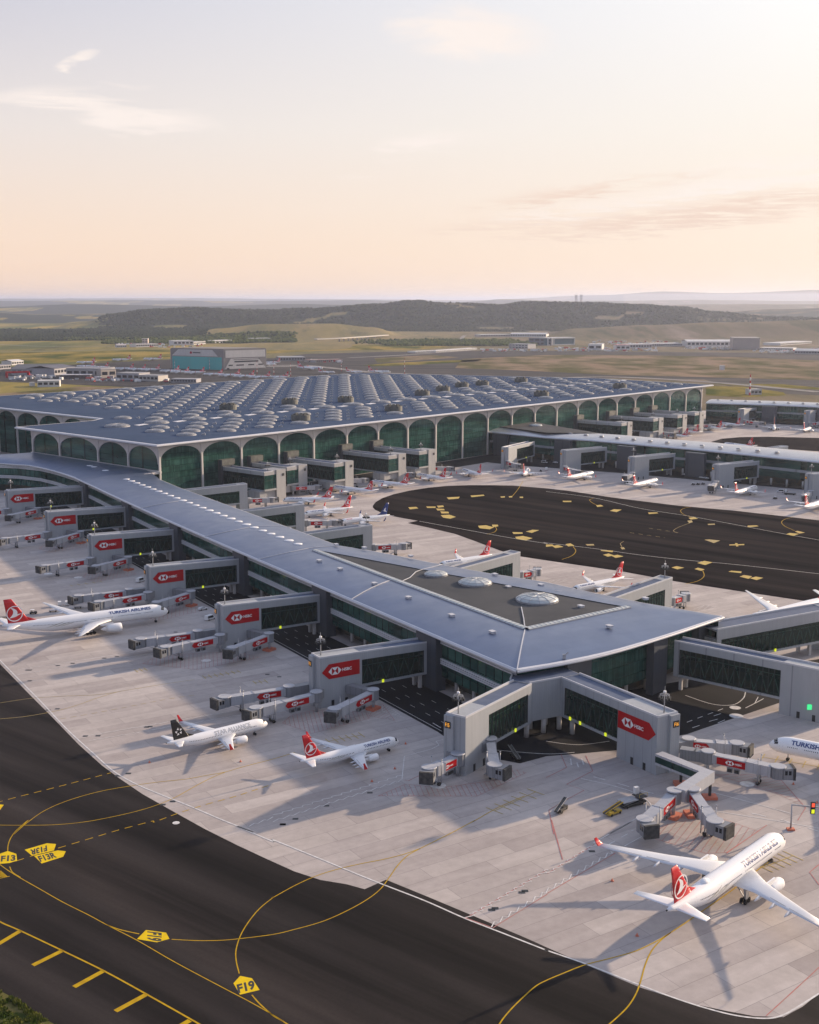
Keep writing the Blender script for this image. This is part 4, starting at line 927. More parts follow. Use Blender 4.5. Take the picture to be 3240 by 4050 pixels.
drum_px = [(850+x/2.464, 1440+y/2.464) for x, y in ((125, 425), (705, 380), (1240, 350), (800, 545))]+[(1500+x/2.464, 1440+y/2.464) for x, y in ((370, 285), (575, 250), (765, 215), (985, 205), (85, 455), (1375, 175), (1525, 312))]+[(2100+x/2.464, 1440+y/2.464) for x, y in ((825, 225),)]
drums = []
for p in drum_px:
    w_ = at(*p, ZR+1); ab = toT(w_); i = min(range(len(spots)), key=lambda i: (spots[i][0]-ab[0])**2+(spots[i][1]-ab[1])**2); drums.append(spots.pop(i))
dist = lambda p: (T(p[0], p[1]).length)
spots.sort(key=dist)
sm = small_m.build('skylight', [M['skylight'], M['steel']], roof_t); bgm = big_m.build('skylight', [M['skylight'], M['steel']], roof_t); usedS = usedB = False
rest = MB()
for i, (a, b_, k) in enumerate(spots):
    loc = T(a, b_, ZR)-O1
    if i < 99:
        if k == 1: o = bgm if not usedB else bgm.copy(); usedB_ = usedB; usedB = True; new = usedB_
        else: o = sm if not usedS else sm.copy(); new = usedS; usedS = True
        if new: COL.objects.link(o)
        o.location = loc; o.rotation_euler = (0, 0, TR)
    else:
        src = big_m if k == 1 else small_m; f = 1.25 if k == 2 else 1.0
        off = len(rest.v); tf = Matrix.Translation(loc) @ Matrix.Rotation(TR, 4, 'Z') @ Matrix.Diagonal((f, f, f, 1))
        rest.v += [tuple(tf @ Vector(v)) for v in src.v]; rest.f += [[q+off for q in fc] for fc in src.f]; rest.m += src.m; rest.sm += src.sm
tag(rest.build('far_skylights', [M['skylight'], M['steel']], roof_t, recalc=False), kind='stuff')
dr = MB(); n = 24
dr.loft([[(8.0*math.cos(2*PI*i/n), 8.0*math.sin(2*PI*i/n), z) for i in range(n)] for z in (-.2, 4.6)], smooth=False)
dr.loft([[(r*math.cos(2*PI*i/n), r*math.sin(2*PI*i/n), z) for i in range(n)] for r, z in ((8.0, 4.6), (7.2, 4.6), (7.2, 1.0), (0.5, 1.0))], smooth=False)
for i in range(0, n, 3):
    a = 2*PI*i/n; dr.box(-.9, .9, -1.2, 1.2, 1.0, 5.6+.4*(i % 2), tf=Matrix.Rotation(a, 4, 'Z') @ Matrix.Translation((5.2, 0, 0)))
d0 = dr.build('plant_enclosure', M['drum'], roof_t)
for i, (a, b_, k) in enumerate(drums):
    o = d0 if i == 0 else d0.copy()
    if i: COL.objects.link(o)
    o.location = T(a, b_, ZR)-O1
# small roof vents beside the skylight rows
rv = MB(); rv.box(-1.4, 1.4, -.8, .8, 0, 1.0); rv.box(.2, 1.0, -.5, .5, 1.0, 1.7)
vents = MB()
for (a, b_, k) in spots:
    if k == 0:
        tf = Matrix.Translation(T(a+9, b_-9, ZR)-O1) @ Matrix.Rotation(TR-PI/4, 4, 'Z'); off = len(vents.v)
        vents.v += [tuple(tf @ Vector(v)) for v in rv.v]; vents.f += [[q+off for q in fc] for fc in rv.f]; vents.m += rv.m; vents.sm += rv.sm
tag(vents.build('roof_vents', M['steel'], roof_t, recalc=False), kind='stuff')
b = MB()
for k in range(-2, 18):
    a0 = 15+38.3*k-12+127-5+14; b.prism([T(a0, 110), T(a0+12, 113), T(a0+12, 119), T(a0, 116)], ZR+.02, ZR+.25)
tag(b.build('roof_walkway', M['fascia'], roof_t), kind='stuff').location = -O1

# gate buildings on the terminal front
nmT = ['first from the left end', 'second from the left end', 'third from the left end', 'fourth from the left end', 'fourth from the right end', 'third from the right end', 'second from the right end', 'nearest the right end']
for k, (aR, bR) in enumerate(((113, -24), (163, -24), (226, -25), (265, -24), (587, -24), (647, -27), (710, -22), (744, -25))):
    pass
def tg(px, lab, k):
    p = px; a, b_ = toT(p)
    o = T(a-8.5, b_); 
    gate_building('grey gate building on the arched terminal front, %s' % lab, (o.x, o.y), (E2.x, E2.y), -b_-1, width=9.0, ztop=22.0, zin=22.0, tower=0, zb=8.0, side=1, rib=False, legs=(), lamps=(.4,), band=3.0, group='gate buildings on the terminal front')
    r = COL.objects[-1] if False else None
    return a, b_
def tgate(outer_px, lab):
    a, b_ = toT(outer_px); a0 = a; w = 9.0; ln = -b_-1.0
    o = T(a0, b_)
    g_ = gate_building('grey gate building on the arched terminal front, %s' % lab, (o.x, o.y), (E2.x, E2.y), ln, width=w, ztop=22.2, zin=22.0, tower=0, zb=8.0, side=1, rib=False, legs=(), lamps=(.35,), band=3.0, group='gate buildings on the terminal front')
    def L(x, y, z=0): p = E1*x+E2*y; return Vector((p.x, p.y, z))
    def blk(mb, x0, x1, y0, y1, z0, z1): mb.hexa([L(x0, y0, z0), L(x1, y0, z0), L(x1, y1, z0), L(x0, y1, z0), L(x0, y0, z1), L(x1, y0, z1), L(x1, y1, z1), L(x0, y1, z1)])
    b = MB(); blk(b, w-.02, w+11, .5, 13, 19.2, 22.2); blk(b, -.02, w+.5, -.3, .02, 19.2, 21.6); blk(b, 11.5, w+11.3, -.4, 3.0, 0, 22.3); blk(b, 0, 11.5, -.35, .5, 8.0, 9.3); blk(b, w-.5, w+11, .5, 13, 8.0, 9.2); blk(b, -3.0, w+8, 1.5, 14, 3.0, 7.98)
    b.build('tower_frame', M['panel_light'], g_)
    b = MB(); b.add([L(.3, .1, 9.3), L(11.5, .1, 9.3), L(11.5, .1, 19.2), L(.3, .1, 19.2)], [(0, 1, 2, 3)]); b.build('end_glazing', M['glass'], g_, recalc=False)
    b = MB()
    for x, y in ((-2, 2.5), (w-1, 2.5), (w+7, 2.5), (-2, 12), (w+7, 12)): blk(b, x, x+1.1, y, y+1.1, 0, 3.0)
    b.build('leg', M['column'], g_)
    b = MB(); blk(b, -1.5, w+1.5, ln-3, ln+.9, 8.0, 26.5); b.build('slate_portal', M['slate'], g_); b = MB(); blk(b, -1.0, w+2.0, ln-3.3, ln+.9, 22.6, 26.8); b.build('portal_panel', M['drum'], g_)
    b = MB(); blk(b, 17, 18.8, -.7, -.4, 17.6, 19.4); b.build('gate_number_board', M['dark_metal'], g_)
    q = L(w-1, 5); mast_on(o.x+q.x, o.y+q.y, 21.2, 6, 'floodlight mast on the terminal front gate building %s' % lab)
    return g_
Z1 = crop(950, 1720, 3.8333); Z2 = crop(1350, 1680, 3.45); Z5 = crop(2400, 1560, 3.45)
for f, lab in zip((Z1(705, 490, 22), Z1(1425, 435, 22), Z2(643, 425, 22), Z2(1060, 365, 22), Z5(200, 395, 22), Z5(635, 335, 22), Z5(965, 290, 22), Z5(1200, 255, 22)), nmT): tgate(f, lab)
tgate(T(54, -49), 'hidden low behind the near pier roof')

# ---------------------------------------------------------------- second and third pier
def pier_building(name, label, eave, width, flare=None, ridge_n=0, wall_in=3.5, dark_at=(), far=False):
    """eave: front eave points (2D, left to right, seen from the apron); roof goes back by width"""
    E = [Vector((p[0], p[1])) for p in eave]; o0 = Vector((E[0].x, E[0].y, 0))
    r = empty(name, o0, 0, label, 'concourse')
    d = (E[-1]-E[0]).normalized(); back = Vector((-d.y, d.x))
    if back.y < 0: back = -back
    b = MB(); NB_ = 12; rows = []
    for p in E:
        rows.append([(*(p+back*width*k/NB_), 21.5+2.6*math.sin(PI*k/NB_)**.8) for k in range(NB_+1)])
    b.loft(rows, smooth=True, closed=False); rf = b.build('roof', M['glint_pale_roof'], r, o0)
    b = MB()
    for side_, off in ((1, 0), (-1, width)):
        rr = []
        for p in E:
            q = p+back*off
            def z_(k, z): return (*(q+back*side_*k), z)
            rr.append([z_(1.6, 21.9), z_(.1, 21.65), z_(-.4, 21.1), z_(-.3, 20.5), z_(.3, 20.2), z_(4, 20.1)])
        b.loft(rr, smooth=True, closed=False)
    b.build('eave', M['fascia'], r, o0)
    g, w_, lv = MB(), MB(), MB()
    for p, q in zip(E, E[1:]):
        a, c = p+back*wall_in, q+back*wall_in; a2, c2 = a+back*5, c+back*5
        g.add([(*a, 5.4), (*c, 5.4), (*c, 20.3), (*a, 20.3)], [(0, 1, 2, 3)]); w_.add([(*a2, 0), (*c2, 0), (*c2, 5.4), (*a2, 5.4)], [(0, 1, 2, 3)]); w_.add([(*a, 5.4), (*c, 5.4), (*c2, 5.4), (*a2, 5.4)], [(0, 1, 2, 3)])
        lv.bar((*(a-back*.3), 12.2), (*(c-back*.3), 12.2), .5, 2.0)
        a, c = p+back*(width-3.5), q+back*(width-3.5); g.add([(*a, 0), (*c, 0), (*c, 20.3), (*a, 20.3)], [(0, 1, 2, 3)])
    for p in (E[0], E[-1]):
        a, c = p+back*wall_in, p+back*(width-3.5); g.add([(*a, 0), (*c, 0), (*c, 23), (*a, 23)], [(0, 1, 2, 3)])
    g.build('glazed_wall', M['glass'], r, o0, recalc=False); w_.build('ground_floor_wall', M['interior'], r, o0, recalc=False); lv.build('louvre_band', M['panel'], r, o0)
    L = (E[-1]-E[0]).length; s_ = MB()
    for x in dark_at:
        p = E[0]+d*x+back*1.2; q = p+d*17; s_ = MB(); s_.prism([p, q, q+back*4, p+back*4], 0, 20.1); s_.build('slate_wall', M['slate'], r, o0)
    if not far:
        k = 12.0
        while k < L:
            if all(not (x-2 < k < x+19) for x in dark_at):
                p = E[0]+d*k+back*(wall_in+3); c = MB(); c.tube((*p, 0), (*p, 5.4), .8, .8, 8); c.build('column', M['column'], r, o0)
            k += 13.0
    if ridge_n:
        v = MB(); v.tube((0, 0, 0), (0, 0, .9), 2.0, 1.5, 12); m0 = v.build('roof_vent', M['steel'], r)
        for i in range(ridge_n):
            o = m0 if i == 0 else m0.copy()
            if i: COL.objects.link(o)
            p = E[0]+d*(60+i*16.5 if not far else 10+i*16.5)+back*width*.42; o.location = Vector((*p, 23.8))-o0
    return r, o0, back, d
e2p = [t2(1200, 880, 20.8), t2(1400, 897, 20.8), t2(1725, 930, 20.8), t3(300, 950, 20.8), t3(600, 977, 20.8), t3(900, 1003, 20.8), t3(1200, 1032, 20.8), t3(1725, 1086, 20.8), t3(2300, 1150, 20.8)]
P2, P2o, P2b, P2d = pier_building('pier_concourse', 'pale-roofed pier from the terminal front to the right edge beyond the dark taxiway', e2p, 50, ridge_n=16, dark_at=(36, 106, 172, 238))
b = MB(); z = 25.0
tri = [t2(1300, 850, 23), t2(1725, 905, 23.6), t3(330, 905, 23.6), t3(0, 850, 23.6), t2(1560, 802, 24.5)]
b.add([(p.x, p.y, q) for p, q in zip(tri, (24.6, 24.9, 24.6, 24.6, 25.4))], [(0, 1, 2, 3, 4)]); tag(b.build('roof_membrane', M['inset_roof'], P2, P2o), 'dark flat roof triangle against the terminal front')
for p, r_ in ((t2(1530, 826, 26), 8.0), (t2(1660, 846, 26), 6.0)):
    o = dome_mesh(r_, r_*.22).build('dome_skylight', [M['strip_glass'], M['steel']], P2); o.location = Vector((p.x, p.y, 24.9))-P2o
e3p = [t3(1008, 712, 20.8), t3(1200, 718, 20.8), t3(1450, 725, 20.8), t3(1725, 737, 20.8), t3(2200, 760, 20.8)]
P3, P3o, P3b, P3d = pier_building('pier_concourse', 'white-roofed pier joining the right end of the terminal, farthest at the right edge', e3p, 46, ridge_n=12, far=True, dark_at=(66, 128))
lab2 = ['nearest the terminal', 'second from the terminal', 'third from the terminal', 'fourth from the terminal', 'at the right edge']
for k, (o, i) in enumerate(((t2(1445, 985, 18.8), t2(1612, 945, 18.8)), (t3(95, 1003, 18.8), t3(352, 978, 18.8)), (t3(523, 1045, 18.8), t3(780, 1017, 18.8)), (t3(1055, 1093, 18.8), t3(1307, 1065, 18.8)), (t3(1643, 1150, 18.8), t3(1900, 1125, 18.8)))):
    d = i-o; gate_building('grey gate building with sunlit end wall on the second pier, %s' % lab2[k], (o.x, o.y), (d.x, d.y), d.length, side=1, width=6.5, code='F6', lamps=(.5,), zin=18.4, group='gate buildings on the second pier', mast='floodlight mast on the second pier gate building %s' % lab2[k] if k in (2, 3, 4) else None)
for k, (o, i) in enumerate(((t3(1215, 745, 18.8), t3(1300, 728, 18.8)), (t3(1632, 755, 18.8), t3(1705, 741, 18.8)))):
    d = i-o; gate_building('small far grey gate building on the white-roofed pier, %s' % ('left one' if k == 0 else 'right one'), (o.x, o.y), (d.x, d.y), d.length, side=1, width=7, rib=True, code='F3', lamps=(), group='gate buildings on the far pier')
# tops of gate buildings peeping over the second pier
for k, (p, q) in enumerate(((t3(1345, 1000, 18.8), t3(1530, 980, 18.8)),)):
    d = p-q; gate_building('grey gate building top showing above the second pier roof at the right', (q.x, q.y), (d.x, d.y), d.length+18, side=1, rib=False, tower=6, lamps=(), group='gate buildings on the far side of the second pier')
# ---------------------------------------------------------------- aircraft
M['plane_white'] = mat('gloss_white_paint', (.80, .80, .79), .28, spec=.5, build=varied((.84, .84, .84), (.88, .88, .87), .08))
M['plane_grey'] = mat('wing_grey_paint', (.60, .61, .63), .35, build=varied((.64, .65, .67), (.72, .73, .74), .15))
M['plane_red'] = mat('tail_red_paint', (.60, .012, .016), .32, build=varied((.62, .012, .016), (.54, .010, .016), .2))
M['plane_black'] = mat('tail_black_paint', (.012, .012, .013), .3)
M['plane_blue'] = mat('tail_blue_paint', (.012, .035, .16), .3)
M['navy_text'] = mat('navy_lettering', (.03, .06, .20), .4)
M['grey_text'] = mat('grey_lettering', (.48, .49, .51), .4)
M['red_text'] = mat('red_lettering', (.5, .02, .03), .4)
M['dark_glass'] = mat('cockpit_glass', (.012, .014, .018), .1)
M['feather'] = mat('beige_feather_art', (.50, .49, .44), .4, build=varied((.47, .46, .42), (.56, .55, .50), .3))
TXT = {k: text_mesh(k, .035) for k in ('TURKISH AIRLINES', 'STAR ALLIANCE', 'AnadoluJet')}
BIRD = [(-.47, .79), (-.2, .74), (0, .62), (.22, .45), (.33, .24), (.35, .05), (.29, -.12), (.55, -.08), (.9, -.05), (.5, -.22), (.07, -.43), (-.35, -.50), (-.73, -.55), (-.55, -.42), (-.38, -.24), (-.24, -.05), (-.18, .14), (-.18, .35), (-.24, .52)]
def aircraft(sp, label, nose, heading, group, tail='red', title='TURKISH AIRLINES', ttl_mat='navy_text', art=True):
    L, R, zc = sp['L'], sp['R'], sp['zc']
    root = empty(sp.get('name', 'airliner'), (0, 0, 0), 0, label, 'airliner', group)
    XO = L*.5                                        # local x: forward positive, origin at mid length
    ln, lt = R*sp.get('nose', 2.9), L*sp.get('tail', .32)
    def sect(x):
        if x < ln:
            q = 1-x/ln; r = R*max(.0, 1-q**2.3)**.60; return max(r, .02), zc-R*.32*q**1.6
        if x > L-lt:
            q = (x-(L-lt))/lt; r = R*(1-.90*q**1.55); return r, zc+(R-r)*.80
        return R, zc
    def P(x, a, off=0.0, side=1):
        r, z = sect(x); return (XO-x, -side*(r+off)*math.cos(a), z+(r+off)*math.sin(a))
    n = 24; xs = [0.0]+[ln*(k/9)**1.7 for k in range(1, 10)]+[lerp(ln, L-lt, k/4) for k in range(1, 5)]+[L-lt+lt*k/9 for k in range(1, 10)]
    b = MB(); b.loft([[P(x, 2*PI*i/n) for i in range(n)] for x in xs], smooth=True, cap1=True)
    # belly fairing
    w0, w1 = sp['wing'][0]-1, sp['wing'][0]+sp['wing'][1]+2.5; rr = []
    for k in range(9):
        x = lerp(w0, w1, k/8); f = math.sin(PI*k/8)**.5; r = R*1.03; rr.append([(XO-x, r*1.05*math.sin(a)*f, zc-R*.35-R*.78*math.cos(a)*f) for a in [lerp(-PI*.56, PI*.56, i/12) for i in range(13)]])
    b.loft(rr, smooth=True, closed=False)
    if sp.get('hump'): 
        x = sp['hump']; b.loft([[(XO-x-1.6*math.cos(h)*math.cos(a), .95*math.cos(h)*math.sin(a), zc+R-.15+.75*math.sin(h)) for a in [2*PI*i/12 for i in range(12)]] for h in [PI/2*k/5*.98 for k in range(6)]], smooth=True, cap1=True)
    fus = b.build('fuselage', M['plane_white'], root)
    def airfoil(xle, ch, y, z, th, flap=0.0, vert=False):
        prof = [(0, 0), (.04, .55), (.15, .95), (.35, 1.0), (.62, .68), (.80, .36), (1.0, .02), (1.0, -.02), (.80, -.16), (.6, -.30), (.35, -.48), (.12, -.45), (.03, -.28)]
        out_ = []
        for fx, fz in prof:
            zz = fz*th*ch*.5-(flap*(fx-.78)*ch if fx > .78 else 0)
            out_.append((XO-(xle+fx*ch), zz, z) if vert and False else ((XO-(xle+fx*ch), y, z+zz) if not vert else (XO-(xle+fx*ch), zz, z)))
        return out_
    x0, c0, x1, c1, hs, z0, z1, ky, kx, kc = sp['wing']
    for sd in (1, -1):
        rings = [airfoil(x0, c0, -sd*R*.5, z0, .13, .10), airfoil(kx, kc, -sd*ky, lerp(z0, z1, (ky/hs)**1.0), .115, .10)]
        for f in (.33, .66, 1.0):
            y = lerp(ky, hs, f); rings.append(airfoil(lerp(kx, x1, f), lerp(kc, c1, f), -sd*y, lerp(z0, z1, (y/hs)**1.15), .10, .06))
        w = MB(); w.loft(rings, smooth=True, cap0=True, cap1=True)
        for f in (.30, .48, .66):
            y = lerp(R, hs, f); q = (y-ky)/(hs-ky); te = lerp(kx+kc, x1+c1, max(0, q)) if q > 0 else lerp(x0+c0, kx+kc, (y-R)/(ky-R)); zz = lerp(z0, z1, (y/hs)**1.15)-.25
            w.loft([[(XO-(te-2.4*sp['s']+4.0*sp['s']*k/5), -sd*y+.28*sp['s']*math.cos(a)*math.sin(PI*(k+.3)/5.6), zz-.2+.34*sp['s']*math.sin(a)*math.sin(PI*(k+.3)/5.6)) for a in [2*PI*i/8 for i in range(8)]] for k in range(6)], smooth=True, cap0=True, cap1=True)
        wo = w.build('wing', M['plane_grey'], root)
        # spoiler and flap panels lie on the upper surface
        pm = MB()
        for f0, f1, g0, g1 in ((.16, .60, .745, .80), (.64, .93, .755, .80)):
            def wp(f, fx):
                y = lerp(R, hs, f); q = (y-ky)/(hs-ky)
                le, ch = (lerp(kx, x1, q), lerp(kc, c1, q)) if q > 0 else (lerp(x0, kx, (y-R)/(ky-R)), lerp(c0, kc, (y-R)/(ky-R)))
                zz = lerp(z0, z1, (y/hs)**1.15); th = .11; h = lerp(.36, .02, (fx-.8)/.2) if fx > .8 else lerp(.68, .36, (fx-.62)/.18)
                return (XO-(le+fx*ch), -sd*y, zz+h*th*ch*.5+.05)
            m = 6
            for k in range(m): fa, fb = lerp(f0, f1, k/m), lerp(f0, f1, (k+1)/m); pm.add([wp(fa, g0), wp(fb, g0), wp(fb, g1), wp(fa, g1)], [(0, 1, 2, 3)])
        pm.build('flap_line', M['steel'], wo, recalc=False)
        wl = sp.get('winglet')
        if wl:
            h, c_t, lean, back_ = wl; m = MB(); yy = -sd*hs
            m.loft([airfoil(x1+.02, c1, yy, z1, .10), airfoil(x1+back_*.35, lerp(c1, c_t, .4), yy-sd*lean*.55, z1+h*.25, .08), airfoil(x1+back_, c_t, yy-sd*lean, z1+h, .06)], smooth=True, cap1=True)
            m.build('winglet', M['plane_red' if tail in ('red', 'black') else 'plane_blue'], wo)
        # engine
        ex, ey, ez, er, el = sp['engine']; e = MB(); k_ = 18
        def ring(x, r, dz=0): return [(XO-x, -sd*ey+r*math.cos(2*PI*i/k_), ez+dz+r*math.sin(2*PI*i/k_)) for i in range(k_)]
        e.loft([ring(ex+.5, er*.80), ring(ex+.12, er*.86), ring(ex, er*.92), ring(ex+.15, er*.98), ring(ex+el*.25, er*1.03), ring(ex+el*.6, er*1.0), ring(ex+el*.85, er*.84), ring(ex+el, er*.74)], smooth=True)
        e.loft([ring(ex+el, er*.74), ring(ex+el-.1, er*.55), ring(ex+el*1.18, er*.42), ring(ex+el*1.38, er*.12)], smooth=True, cap1=True)
        e.hexa([(XO-ex-el*.3, -sd*ey-.18, ez+er*.8), (XO-ex-el*1.35, -sd*ey-.18, ez+er*.8), (XO-ex-el*1.35, -sd*ey+.18, ez+er*.8), (XO-ex-el*.3, -sd*ey+.18, ez+er*.8),
                (XO-ex-el*.55, -sd*ey-.18, lerp(z0, z1, (ey/hs)**1.15)+.1), (XO-ex-el*1.5, -sd*ey-.18, lerp(z0, z1, (ey/hs)**1.15)+.1), (XO-ex-el*1.5, -sd*ey+.18, lerp(z0, z1, (ey/hs)**1.15)+.1), (XO-ex-el*.55, -sd*ey+.18, lerp(z0, z1, (ey/hs)**1.15)+.1)])
        eo = e.build('engine', M['plane_white'], root)
        f_ = MB(); f_.loft([ring(ex+.55, er*.82), ring(ex+.6, er*.3), ring(ex+.2, .02)], smooth=False); f_.build('fan', M['dark_metal'], eo)
        # tailplane
        sx0, sc0, sx1, sc1, sh, sz0, sz1 = sp['stab']; s = MB(); rs = sect(sx0+sc0*.5)[0]*.3
        s.loft([airfoil(sx0, sc0, -sd*rs, sz0, .09), airfoil(lerp(sx0, sx1, .5), lerp(sc0, sc1, .5), -sd*lerp(rs, sh, .5), lerp(sz0, sz1, .5), .09), airfoil(sx1, sc1, -sd*sh, sz1, .08)], smooth=True, cap1=True)
        s.build('tailplane', M['plane_white'], root)
        # main gear
        mx, my, wr, ax = sp['gear'][1:]; lgm = MB(); lgm.tube((XO-mx, -sd*my, wr), (XO-mx, -sd*my*.92, z0+.2), wr*.34, wr*.4, 8); lgm.bar((XO-mx, -sd*my, wr*1.4), (XO-mx+.3, -sd*my*.45, z0), .22)
        lgm.bar((XO-mx-.1, -sd*(my+.5), wr*1.6), (XO-mx-.1, -sd*(my+.5), z0-.2), 1.1*sp['s'], .08)
        go = lgm.build('main_gear', M['steel'], root)
        for k in range(ax):
            dx = 0 if ax == 1 else (k-(ax-1)/2)*wr*2.25
            for dy in (-.55, .55): q = MB(); q.tube((XO-mx-dx, -sd*my+dy*wr*1.3-.22*wr, wr), (XO-mx-dx, -sd*my+dy*wr*1.3+.22*wr*2, wr), wr, wr, 14); q.build('wheel', M['rubber'], go)
    nx = sp['gear'][0]; wr = sp['gear'][3]*.75; q = MB(); q.tube((XO-nx, 0, wr), (XO-nx, 0, zc-R*.8), wr*.3, wr*.36, 8); ng = q.build('nose_gear', M['steel'], root)
    for dy in (-.35, .35): q = MB(); q.tube((XO-nx, dy-.14, wr), (XO-nx, dy+.14, wr), wr, wr, 12); q.build('wheel', M['rubber'], ng)
    # fin
    fx0, fc0, fx1, fc1, fz0, fz1 = sp['fin']; f = MB(); rows = []
    for k in range(6):
        t = k/5; rows.append(airfoil(lerp(fx0, fx1, t), lerp(fc0, fc1, t), 0, lerp(fz0, fz1, t), .10, 0, True))
    f.loft(rows, smooth=True, cap1=True)
    f.loft([airfoil(fx0-fc0*.42, fc0*.6, 0, fz0-.15, .05, 0, True), airfoil(fx0+(fx1-fx0)*.2, fc0*.3, 0, fz0+(fz1-fz0)*.2, .06, 0, True)], smooth=True)
    fin = f.build('tail_fin', M['plane_'+tail], root)
    zm = lerp(fz0, fz1, .385); xm = lerp(fx0, fx1, .385)+lerp(fc0, fc1, .385)*.50; rad = min((fz1-fz0)*.33, lerp(fc0, fc1, .385)*.50); th0 = fc0*.045+.05
    for sd in (1, -1):
        d = MB()
        def q(x, y): return (XO-xm+x*rad, -sd*(th0+.04), zm+y*rad)
        if tail == 'black':
            for k in range(5):
                a = PI/2+2*PI*k/5+.25
                pts = [(.82*math.cos(a), .82*math.sin(a)), (.36*math.cos(a+.95), .36*math.sin(a+.95)), (.30*math.cos(a-.25), .30*math.sin(a-.25))]
                tri = [(.66*math.cos(a-.10), .66*math.sin(a-.10)), (.62*math.cos(a+.62)*.75, .62*math.sin(a+.62)*.75), (.24*math.cos(a-.35), .24*math.sin(a-.35))]
                d.add([q(*p) for p in tri], [(0, 1, 2)])
        else:
            if tail == 'red':
                m = 28; d.add([q(k*math.cos(2*PI*i/m), k*math.sin(2*PI*i/m)) for k in (1.0, .885) for i in range(m)], [(i, (i+1) % m, m+(i+1) % m, m+i) for i in range(m)])
            d.add([q(x*.98, y*.98) for x, y in BIRD], [tuple(range(len(BIRD)))])
        d.build('emblem', M['plane_white'], fin, recalc=False)
        # titles, windows, art
        if title:
            V, F, asp = TXT[title]; h = sp['title'][1]; wd = h*asp*sp['title'][2]; xa = sp['title'][0]
            bm = bmesh.new(); vs = [bm.verts.new((vx*wd, vy, 0)) for vx, vy in V]
            for fc in F:
                try: bm.faces.new([vs[i] for i in fc])
                except ValueError: pass
            for k in range(1, 5): bmesh.ops.bisect_plane(bm, geom=bm.verts[:]+bm.edges[:]+bm.faces[:], plane_co=(0, k/5, 0), plane_no=(0, 1, 0))
            bm.verts.index_update(); a0 = sp['title'][3]
            d = MB(); d.add([P((xa+wd-v.co.x) if sd > 0 else (xa+v.co.x), a0+v.co.y*h/R, .03, sd) for v in bm.verts], [[v.index for v in fc.verts] for fc in bm.faces]); bm.free()
            d.build('title', M[ttl_mat], fus, recalc=False)
        d = MB(); x = sp['windows'][0]
        while x < sp['windows'][1]:
            if not any(abs(x-g_) < 1.0 for g_ in sp['windows'][2]): d.add([P(x, .10, .02, sd), P(x+.2, .12, .02, sd), P(x+.2, .12+.27/R, .02, sd), P(x, .12+.27/R, .02, sd)], [(0, 1, 2, 3)])
            x += .56
        d.build('cabin_windows', M['dark_glass'], fus, recalc=False)
        d = MB()
        for g_ in sp['windows'][2]+[sp['windows'][0]-2.0, sp['windows'][1]+1.5]:
            for xx, aa, x2, a2 in ((g_-.5, -.25, g_-.43, .62), (g_+.43, -.25, g_+.5, .62)): d.add([P(xx, aa, .015, sd), P(x2, aa, .015, sd), P(x2, .2, .015, sd), P(x2, a2, .015, sd), P(xx, a2, .015, sd), P(xx, .2, .015, sd)], [(0, 1, 2, 5), (5, 2, 3, 4)])
        d.build('door_outline', M['grey_text'], fus, recalc=False)
        d = MB(); x0_, x1_ = ln*.30, ln*.47
        for k in range(3):
            aa, ab = .40+k*.36, .72+k*.36
            for j in range(2): d.add([P(lerp(x0_, x1_, (j)/2)+k*-.10*R, aa, .03, sd), P(lerp(x0_, x1_, (j+1)/2)-k*.10*R, aa, .03, sd), P(lerp(x0_, x1_, (j+1)/2)-k*.10*R, ab, .03, sd), P(lerp(x0_, x1_, j/2)-k*.10*R, ab, .03, sd)], [(0, 1, 2, 3)])
        d.build('cockpit_window', M['dark_glass'], fus, recalc=False)
        if art:
            d = MB(); xa = L*.70; sc_ = R*2.6
            for (cx, wdt, l, tl) in ((0, .16, 1.0, .55), (.35, .15, .9, .40), (.68, .14, .75, .25)):
                pts = []
                for k in range(9):
                    t = k/8; xx = xa-cx*sc_*.9+(t-.5)*sc_*l; aa = -.25+.75*(1-t)**1.5*tl*1.6+.05*cx; wv = wdt*math.sin(PI*min(1, t*.95+.03))
                    pts.append((xx, aa, wv))
                for (xA, aA, wA), (xB, aB, wB) in zip(pts, pts[1:]): d.add([P(xA, aA, .018, sd), P(xB, aB, .018, sd), P(xB, aB+wB, .018, sd), P(xA, aA+wA, .018, sd)], [(0, 1, 2, 3)])
            d.build('feather_art', M['feather'], fus, recalc=False)
    b = MB(); b.tube((XO-L+.06, 0, sect(L)[1]), (XO-L-.25, 0, sect(L)[1]), sect(L)[0]*.8, sect(L)[0]*.7, 10); b.build('tail_exhaust', M['dark_metal'], root)
    place(root, nose, heading, sp); return root
def place(root, nose, heading, sp):
    d = Vector((math.cos(heading), math.sin(heading)))
    c = Vector((nose[0], nose[1]))-d*sp['L']*.5*root.scale[0]
    root.location = (c.x, c.y, 0.03); root.rotation_euler = (0, 0, heading)
def spec(L, R, zc, hs, big, **k):
    s = dict(L=L, R=R, zc=zc, s=1.5 if big else 1.0); s.update(k); return s
A330 = spec(57.2, 2.72, 5.0, 0, True, wing=(19.5, 11.2, 39.8, 2.3, 28.6, 4.0, 7.6, 8.6, 26.4, 6.4), winglet=(2.0, 1.1, .9, 1.8), engine=(19.6, 8.9, 2.6, 1.45, 5.4), stab=(50.0, 4.6, 54.6, 1.9, 9.3, 6.4, 7.4),
            fin=(46.6, 7.6, 53.6, 2.7, 7.3, 16.6), gear=(6.1, 30.0, 5.3, .70, 2), title=(7.4, 1.6, 1.05, .46), windows=(6.5, 46, [10.5, 26, 37]), hump=40.5, nose=2.6)
